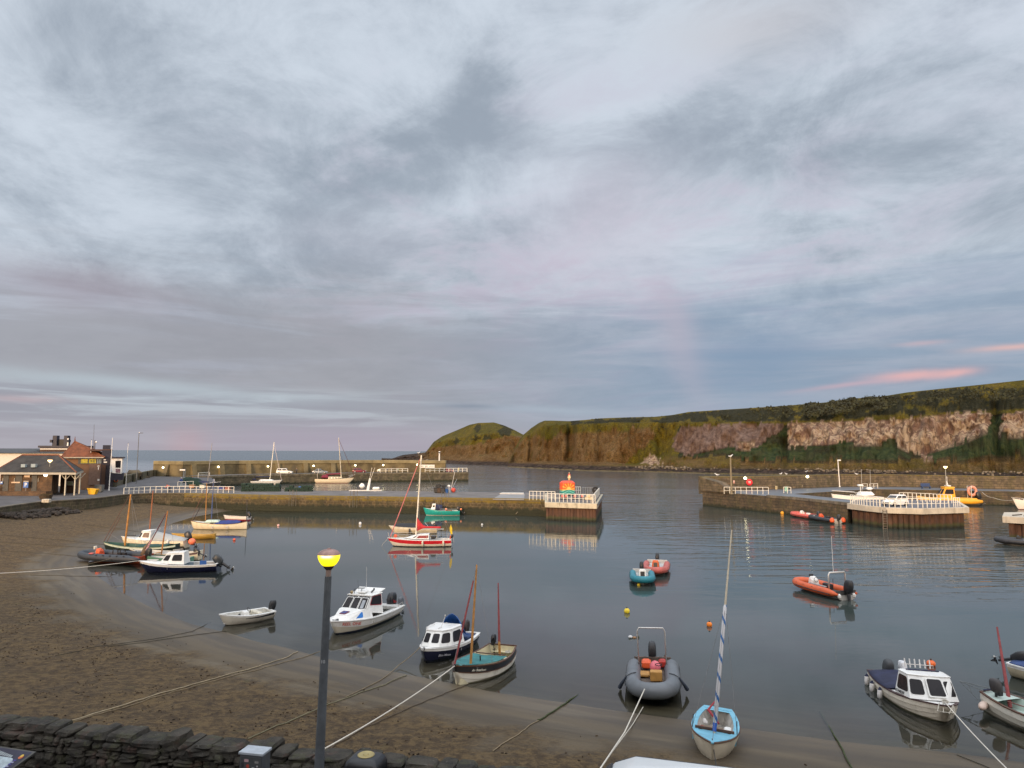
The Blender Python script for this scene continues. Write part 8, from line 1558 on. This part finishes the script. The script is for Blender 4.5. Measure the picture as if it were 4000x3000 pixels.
def stoneblob(mb_, c, ex, ey, ez, lean, seed):
    rings = []; nn_ = 10
    for i in range(1, 7):
        a = math.pi * i / 7 - math.pi / 2; ca_, sa_ = abs(math.cos(a)) ** .28, math.sin(a)
        ring = []
        for k in range(nn_):
            th = 6.2832 * k / nn_; u = abs(math.cos(th)) ** .45 * (1 if math.cos(th) > 0 else -1); v = abs(math.sin(th)) ** .45 * (1 if math.sin(th) > 0 else -1)
            nz_ = 1 + .22 * N(u * 1.3 + seed, v * 1.3, sa_ * 2) + .10 * N(u * 3.3 + seed, v * 3.3, sa_ * 4)
            a_, b_, z_ = ex * u * ca_ * nz_, ey * v * ca_ * nz_, ez * sa_ * (1 + .08 * N(u + seed, v, 3)); a_ += z_ * lean
            ring.append((c[0] + wd.x * a_ + wn.x * b_, c[1] + wd.y * a_ + wn.y * b_, c[2] + z_))
        rings.append(ring)
    mb_.loft(rings)
s_ = 14.0
Ltot = 24 + 11 + 26
z = 3.05
for row in range(5):
    s_ = 14.0; hh_ = (.12, .10, .115, .085, .095)[row]
    while s_ < Ltot - 8:
        w_ = random.uniform(.08, .26) if random.random() < .6 else random.uniform(.06, .12); q = P0_ + wd * (s_ + w_) - wn * (.10 + random.uniform(-.03, .07)); stoneblob(mb, (q.x, q.y, z + hh_ + random.uniform(-.035, .035)), w_ * 1.03, .18, hh_ * random.uniform(.75, 1.22), random.uniform(-.3, .3), s_ + row * 9); s_ += w_ * 2 + .004
    z += hh_ * 2 - .02
mb.build('rubble_face', fst, t)
s_ = 14.0
while s_ < Ltot - 8:
    w_ = random.uniform(.14, .40); q = P0_ + wd * (s_ + w_) + wn * (.08 + random.uniform(-.04, .04)); stoneblob(mc, (q.x, q.y, 4.00 + random.uniform(-.05, .05)), w_ * 1.02, random.uniform(.26, .36), random.uniform(.14, .23), random.uniform(-.1, .7), s_ + 77); s_ += w_ * 2 - .03
mc.build('cope_stones', fst, t)
# lamp post
lb = V(at(1248, 3000, 13.9).x - .03, 13.9, 3.2); lt = at(1283, 2236, 13.9); t = thing('street_lamp', 'near street lamp lit bright yellow on a grey column numbered 10, by the stone wall', 'street lamp', lb)
lv = lt - lb; gpole = M('lamp_column', (.085, .095, .105), .55, .25, 4, bump=.003, bscale=30); MB().tube([(0, 0, 0), lv * .5, lv * .985], [.100, .082, .064], 16).build('column', gpole, t, smooth=True); MB().tube([lv * .984, lv * 1.012], [.050, .054], 12).build('neck', M('neck_alu', (.34, .25, .22), .4, metal=.3), t, smooth=True)
c = lv * 1.012; MB().lathe([(.05, -.01), (.09, .03), (.11, .07)], c, 20).build('lamp_cup', M('cup_brown', (.05, .02, .02), .5), t, smooth=True)
m, g, p, out = newmat('lit_bowl'); oc = g.node('ShaderNodeTexCoord').outputs['Object']; X3, Y3, Z3 = g.xyz(oc); hot = g.step(Z3, c.z + .20, c.z + .285); ctr = g.step(g.m('ABSOLUTE', g.m('SUBTRACT', X3, c.x)), .17, .05)
g.put(p.inputs['Base Color'], (.8, .6, .1)); g.put(p.inputs['Emission Color'], g.mix(g.m('MULTIPLY', hot, ctr), (1.0, .80, .0), (1.0, .88, .45))); g.put(p.inputs['Emission Strength'], g.m('ADD', 1.25, g.m('MULTIPLY', g.m('MULTIPLY', hot, ctr), 2.2)))
MB().lathe([(.10, .065), (.145, .10), (.185, .16), (.207, .22), (.212, .285)], c, 28).build('lamp_bowl', m, t, smooth='all')
m2 = M('lamp_canopy', (.34, .20, .17), .4, .25, 8, metal=.2); MB().lathe([(.218, .283), (.212, .30), (.17, .345), (.10, .375), (.04, .385), (.035, .40), (.01, .405)], c, 28).build('canopy', m2, t, smooth=True)
text_mesh('10', .085, M('faded_white', (.45, .47, .48), .6), 'number', t, frame(lv * (((at(1262, 2580, 13.9).z) - lb.z) / lv.z) + V(-.0, -.098, 0), (1, .0, 0), (0, -1, 0)), depth=.002)
# cabinet
q = gp(998, 2924, 4.52); t = thing('electrical_cabinet', 'grey street cabinet with pale lid and small stickers in front of the stone wall', 'cabinet', (q.x, q.y, 3.2), wang + R(1)); gc = M('cabinet_grey', (.085, .095, .105), .5, .2, 4, dirt=.35)
MB().rbox((0, 0, .63), (.48, .30, 1.26), .015).build('body', gc, t); MB().box((0, 0, 1.28), (.52, .34, .05)).build('lid', M('cabinet_lid', (.36, .40, .44), .45, .12, 6), t, bevel=.01)
d_ = MB().panel([(-.22, -.15, .05), (.22, -.15, .05), (.22, -.15, 1.22), (-.22, -.15, 1.22)], 0, 1, 0, 1, .012, .015, .04).build('door', M('cabinet_door', (.060, .066, .070), .5, .3, 5), t)
def stk(x, z, w_, h_, col, name='sticker', rnd=.2): MB().panel([(x, -.163, z), (x + w_, -.163, z), (x + w_, -.163, z + h_), (x, -.163, z + h_)], 0, 1, 0, 1, .003, .003, rnd).build(name, M('stk' + str(col), col, .5, .15, 20), d_)
for a in ((-.19, 1.03, .055, .09, (.03, .03, .035)), (-.13, 1.13, .09, .05, (.48, .32, .34)), (-.09, 1.02, .07, .07, (.40, .06, .04), 'sticker', .5), (-.14, .96, .09, .045, (.40, .42, .44)), (.03, .96, .06, .08, (.50, .52, .54)), (.09, 1.12, .08, .04, (.26, .26, .25)), (-.19, .84, .03, .14, (.45, .45, .43)), (-.13, .83, .06, .07, (.24, .26, .27)), (-.03, .84, .045, .11, (.35, .35, .33)), (.04, .80, .045, .12, (.42, .34, .31)), (.13, 1.05, .03, .03, (.45, .45, .45)), (.10, .93, .05, .05, (.015, .015, .015))): stk(*a)
MB().tube([(.17, -.17, .7), (.17, -.17, .78)], .012, 6).build('handle', blackp, t)
# litter bin
q = gp(1430, 2948, 4.38); t = thing('litter_bin', 'black square litter bin with domed top and round brass ashtray', 'bin', (q.x, q.y, 3.2), wang); bk = M('bin_black', (.012, .013, .016), .35, .2, 5)
rings = []
for z_, k in ((0, .92), (.03, .97), (.85, 1.0), (.88, 1.03), (1.02, 1.02), (1.10, .93), (1.15, .78), (1.175, .55)): rings.append([((.34 * k) * x, (.30 * k) * y, z_) for x, y in ((-1, -.8), (-.8, -1), (.8, -1), (1, -.8), (1, .8), (.8, 1), (-.8, 1), (-1, .8))])
MB().loft(rings).build('body', bk, t, smooth=True, bevel=.01); MB().lathe([(.165, 1.165), (.165, 1.185), (.15, 1.195), (.12, 1.185), (.06, 1.185), (.05, 1.20), (.01, 1.205)], (0, 0, 0), 28).build('ashtray', M('ashtray_brass', (.36, .29, .12), .45, .12, 8, metal=.3), t, smooth=True)
# information board
q = gp(0, 2962, 4.05); t = thing('information_board', 'tilted information board with pale map on navy, bottom left corner', 'sign', (q.x, q.y, 3.2), wang + R(-3))
A_, B_, C_, D_ = V(-.9, -.34, .62), V(.38, -.34, .62), V(.78, .12, 1.02), V(-.9, .12, 1.02)
mb = MB(); n_ = (B_ - A_).cross(D_ - A_).normalized(); mb.loft([[p_ - n_ * .04 for p_ in (A_, B_, C_, D_)], [A_, B_, C_, D_]]); mb.build('frame', M('board_frame', (.07, .07, .065), .6), t); qd = [A_, B_, C_, D_]
MB().panel(qd, .02, .965, .03, .96, .004, .004, .03).build('panel', M('board_navy', (.018, .018, .045), .5, .3, 5), t); MB().panel(qd, .05, .86, .05, .70, .008, .004, .25).build('map_sheet', M('board_map', (.36, .44, .48), .4, .30, 6), t)
for k in range(9): MB().panel(qd, .855, .90, .06 + k * .07, .10 + k * .07, .012, .004, .1).build('border_tile', M('tile_lilac' if k % 2 else 'tile_blue', (.28, .29, .45) if k % 2 else (.04, .04, .22), .5), t)
for k in range(8): MB().panel(qd, .50 + k * .035, .525 + k * .035, .74 - k * .004, .86 - k * .012, .012, .004, .1).build('border_tile', M('tile_grey', (.30, .34, .36), .5), t)
MB().panel(qd, .875, .935, .70, .82, .012, .004, .5).build('emblem', M('tile_red', (.55, .14, .04), .5), t); MB().panel(qd, .88, .92, .76, .85, .015, .004, .5).build('emblem', M('tile_yellow', (.60, .42, .06), .5), t)
for x in (-.7, .35): MB().tube([(x, -.1, 0), (x, -.1, .78)], .05, 8).build('leg', M('board_frame', (.07, .07, .065)), t)
# van under the window: only its roof reaches the photo
q = gp(2462, 2979, 5.12); vb = V(q.x + .80, q.y - .70, 3.2); t = thing('van', 'white van whose roof just shows at the bottom edge', 'van', vb, R(180 - 16)); vm = M('van_white', (.66, .69, .70), .3, .04)
rings = []
for x, z0, z1, k in ((-2.3, .4, 1.2, .85), (-2.27, .35, 1.75, .92), (-2.12, .3, 1.88, .96), (-1.5, .3, 1.93, 1), (.9, .3, 1.93, 1), (1.25, .3, 1.80, .97), (1.9, .3, 1.15, .97), (2.3, .35, .95, .9), (2.4, .4, .7, .8)):
    w_ = .93 * k; rings.append([(x, -w_, z0), (x, -w_, z0 * .3 + z1 * .7 - .1), (x, -w_ * .93, z1 - .14), (x, -w_ * .80, z1 - .02), (x, 0, z1 + .02), (x, w_ * .80, z1 - .02), (x, w_ * .93, z1 - .14), (x, w_, z0 * .3 + z1 * .7 - .1), (x, w_, z0)])
MB().loft(rings).build('body', vm, t, smooth=True)
for sg in (-1, 1):
    MB().tube([(-2.2, sg * .83, 1.80), (-1.5, sg * .84, 1.86), (.9, sg * .84, 1.86), (1.25, sg * .82, 1.74)], .022, 6).build('roof_trim', ironk, t); MB().box((.9, sg * .94, 1.35), (.9, .02, .5)).build('side_window', glass, t)
    for x in (-1.5, 1.55): MB().tube([(x, sg * .72, .33), (x, sg * .95, .33)], .33, 18).build('wheel', M('tyre', (.015, .015, .015)), t)
MB().panel([(1.93, .75, 1.17), (1.93, -.75, 1.17), (1.29, -.72, 1.80), (1.29, .72, 1.80)], 0, 1, 0, 1, .02, .02, .1).build('windscreen', glass, t)
# the terrace the photo was taken from stands right behind the camera
t = thing('terraced_house', 'stone terrace behind the viewpoint, out of sight of the photo', 'building'); MB().prism([(-60, -.8), (60, -.8), (60, -11), (-60, -11)], 3.2, 12.6).build('walls', M('terrace_stone', (.20, .17, .14), .9, .3), t)
mb = MB(); mb.loft([[(-60, -.4, 12.5), (-60, -11.4, 12.5), (-60, -6, 16.6)], [(60, -.4, 12.5), (60, -11.4, 12.5), (60, -6, 16.6)]]); mb.build('roof', slate, t)

# ================================================================== ROPES ON THE SAND
def rope(label, pts, r=.022, mat=None, sag=.0, wob=.0, seed=0):
    P = []
    for px, py, z in pts:
        q = gp(px, py, 0 if z is None else z)
        if z is None:
            for _ in range(4): q = gp(px, py, sand_top(q.x, q.y) + r + .01)
        P.append(q)
    F_ = []; n_ = 14
    for a, b_ in zip(P, P[1:]):
        for k in range(n_):
            f_ = k / n_; q = a.lerp(b_, f_); q.z -= sag * 4 * f_ * (1 - f_); q.x += wob * N(q.x * .8, q.y * .8, seed); q.y += wob * N(q.x * .8, q.y * .8, seed + 5); zs_ = sand_top(q.x, q.y) + r * .5
            if q.y < 100: q.z = max(q.z, zs_ + .015)
            F_.append(q)
    F_.append(P[-1]); o_ = F_[0].copy(); MBB = MB().tube([q - o_ for q in F_], r, 6); o = MBB.build('mooring_rope', mat or ropec, None, smooth='all', loc=o_); return tag(o, label, 'rope')
wr = M('white_rope', (.62, .58, .50), .8, .1, 8); tn = M('tan_rope', (.23, .18, .11), .9, .25, 4)
rope('taut white rope from the bow of the masted lugger to the wall by the lamp', [(1775, 2602, .95), (1268, 2925, 2.0)], .022, wr, .12)
rope('thin grey rope hidden under the taut white one, lying on the sand', [(1830, 2672, None), (1600, 2762, None), (1420, 2845, None), (1290, 2925, None)], .018, M('dark_rope', (.10, .075, .05), .9), 0, .12)
rope('weedy green rope running from the shallows onto the sand below the water edge', [(2260, 2712, None), (2218, 2738, None), (2160, 2780, None), (2100, 2812, None)], .03, M('green_weed', (.045, .06, .018), .95, .5, 12, bump=.02), 0, .1)
rope('tan end of the weedy green rope lying on the dry sand', [(2100, 2812, None), (2020, 2870, None), (1925, 2934, None)], .018, tn, 0, .1)
rope('long tan rope across the dry sand to the wall at the left of the cabinet', [(1162, 2546, None), (1107, 2573, None), (950, 2618, None), (800, 2660, None), (560, 2730, None), (283, 2813, None)], .020, M('tan_light', (.34, .28, .18), .9, .2, 4), 0, .10)
rope('second tan rope lying close beside the long one on the dry sand', [(1250, 2545, None), (1205, 2560, None), (1060, 2600, None), (880, 2647, None), (700, 2697, None), (500, 2757, None), (290, 2817, None)], .016, tn, 0, .12, 3)
rope('rope from the lamp post side up the sand to a dark end at the waterline', [(1590, 2638, None), (1470, 2684, None), (1277, 2752, None), (1120, 2822, None), (968, 2886, None)], .020, M('olive_rope', (.17, .155, .09), .9, .25, 4), 0, .10, 5)
rope('slack rope from the navy cabin boat lettered Blue Moon down the sand', [(1642, 2527, .75), (1560, 2596, .12), (1480, 2660, None), (1350, 2722, None)], .018, tn, .05)
rope('dark double rope, upper strand, on the wet sand left of the open motorboat', [(826, 2430, None), (749, 2467, None), (600, 2497, None), (401, 2523, None), (217, 2561, None)], .015, dkrope, 0, .10)
rope('dark double rope, lower strand, ending below the open motorboat', [(882, 2464, None), (760, 2480, None), (651, 2496, None), (520, 2514, None), (420, 2526, None)], .015, dkrope, 0, .08, 2)
rope('pale rope from the navy cabin boat bow straight across to the left edge', [(545, 2190, .95), (-60, 2242, 1.3)], .028, wr, .15)
rope('thin brown rope from the dark grey inflatable to the left edge', [(470, 2172, .6), (300, 2212, .35), (60, 2228, .6)], .02, tn, .05)
for k, pp in enumerate(([(0, 2089, None), (200, 2106, None), (407, 2127, None)], [(0, 2118, None), (180, 2130, None), (420, 2142, None)], [(0, 2152, None), (160, 2160, None), (310, 2173, None)], [(330, 2048, None), (480, 2068, None), (600, 2085, None)], [(120, 2246, None), (300, 2250, None), (460, 2254, None)])):
    rope(('dark rope over the left sand, highest of the four below the sea wall', 'dark rope over the left sand, second from the sea wall', 'dark rope ending by the bow of the dark grey inflatable', 'dark rope across the sand behind the green lugger masts', 'dark rope just below the long pale rope')[k], pp, .018, dkrope, 0, .15, k)
rope('white bow rope of the grey hooped inflatable running to the bottom edge', [(2518, 2692, .80), (2440, 2860, .9), (2340, 3010, 2.2)], .024, wr); rope('second pale rope from under the grey hooped inflatable, slack', [(2512, 2762, .05), (2470, 2832, None), (2400, 2925, .9), (2338, 3012, 2.1)], .018, M('pale_rope', (.50, .47, .40)))
rope('thin white rope from the cream clinker cabin boat to the bottom right', [(3690, 2742, .95), (3950, 3020, 1.3)], .020, wr, .05); rope('weedy green rope on the sand right of the striped dinghy', [(3200, 2780, -.1), (3272, 2892, None), (3300, 2950, None), (3335, 3010, None)], .03, M('green_weed', (.045, .06, .018)), 0, .03); rope('dark rope in the sand below the cream clinker cabin boat', [(3740, 2948, None), (3800, 2972, None), (3890, 3010, None)], .015, dkrope, 0, .05)
rope('black painter hanging from the bow of the striped mast dinghy', [(2782, 2885, .85), (2790, 2940, .5), (2800, 3005, None)], .014, blackp)
rope('pale rope swagged from the south quay to the boat at the right edge', [(3835, 1921, 2.7), (3880, 1944, 1.9), (3965, 1952, 1.9)], .04, M('pale_rope', (.50, .47, .40)), .3); rope('pale rope slanting down the face of the middle pier', [(1330, 1950, 2.0), (1420, 1991, 0.3)], .05, M('old_rope', (.26, .22, .15), .9)); rope('pale rope slanting down the right end of the middle pier face', [(2058, 1960, 2.1), (2015, 2008, .3)], .05, M('old_rope', (.26, .22, .15)))
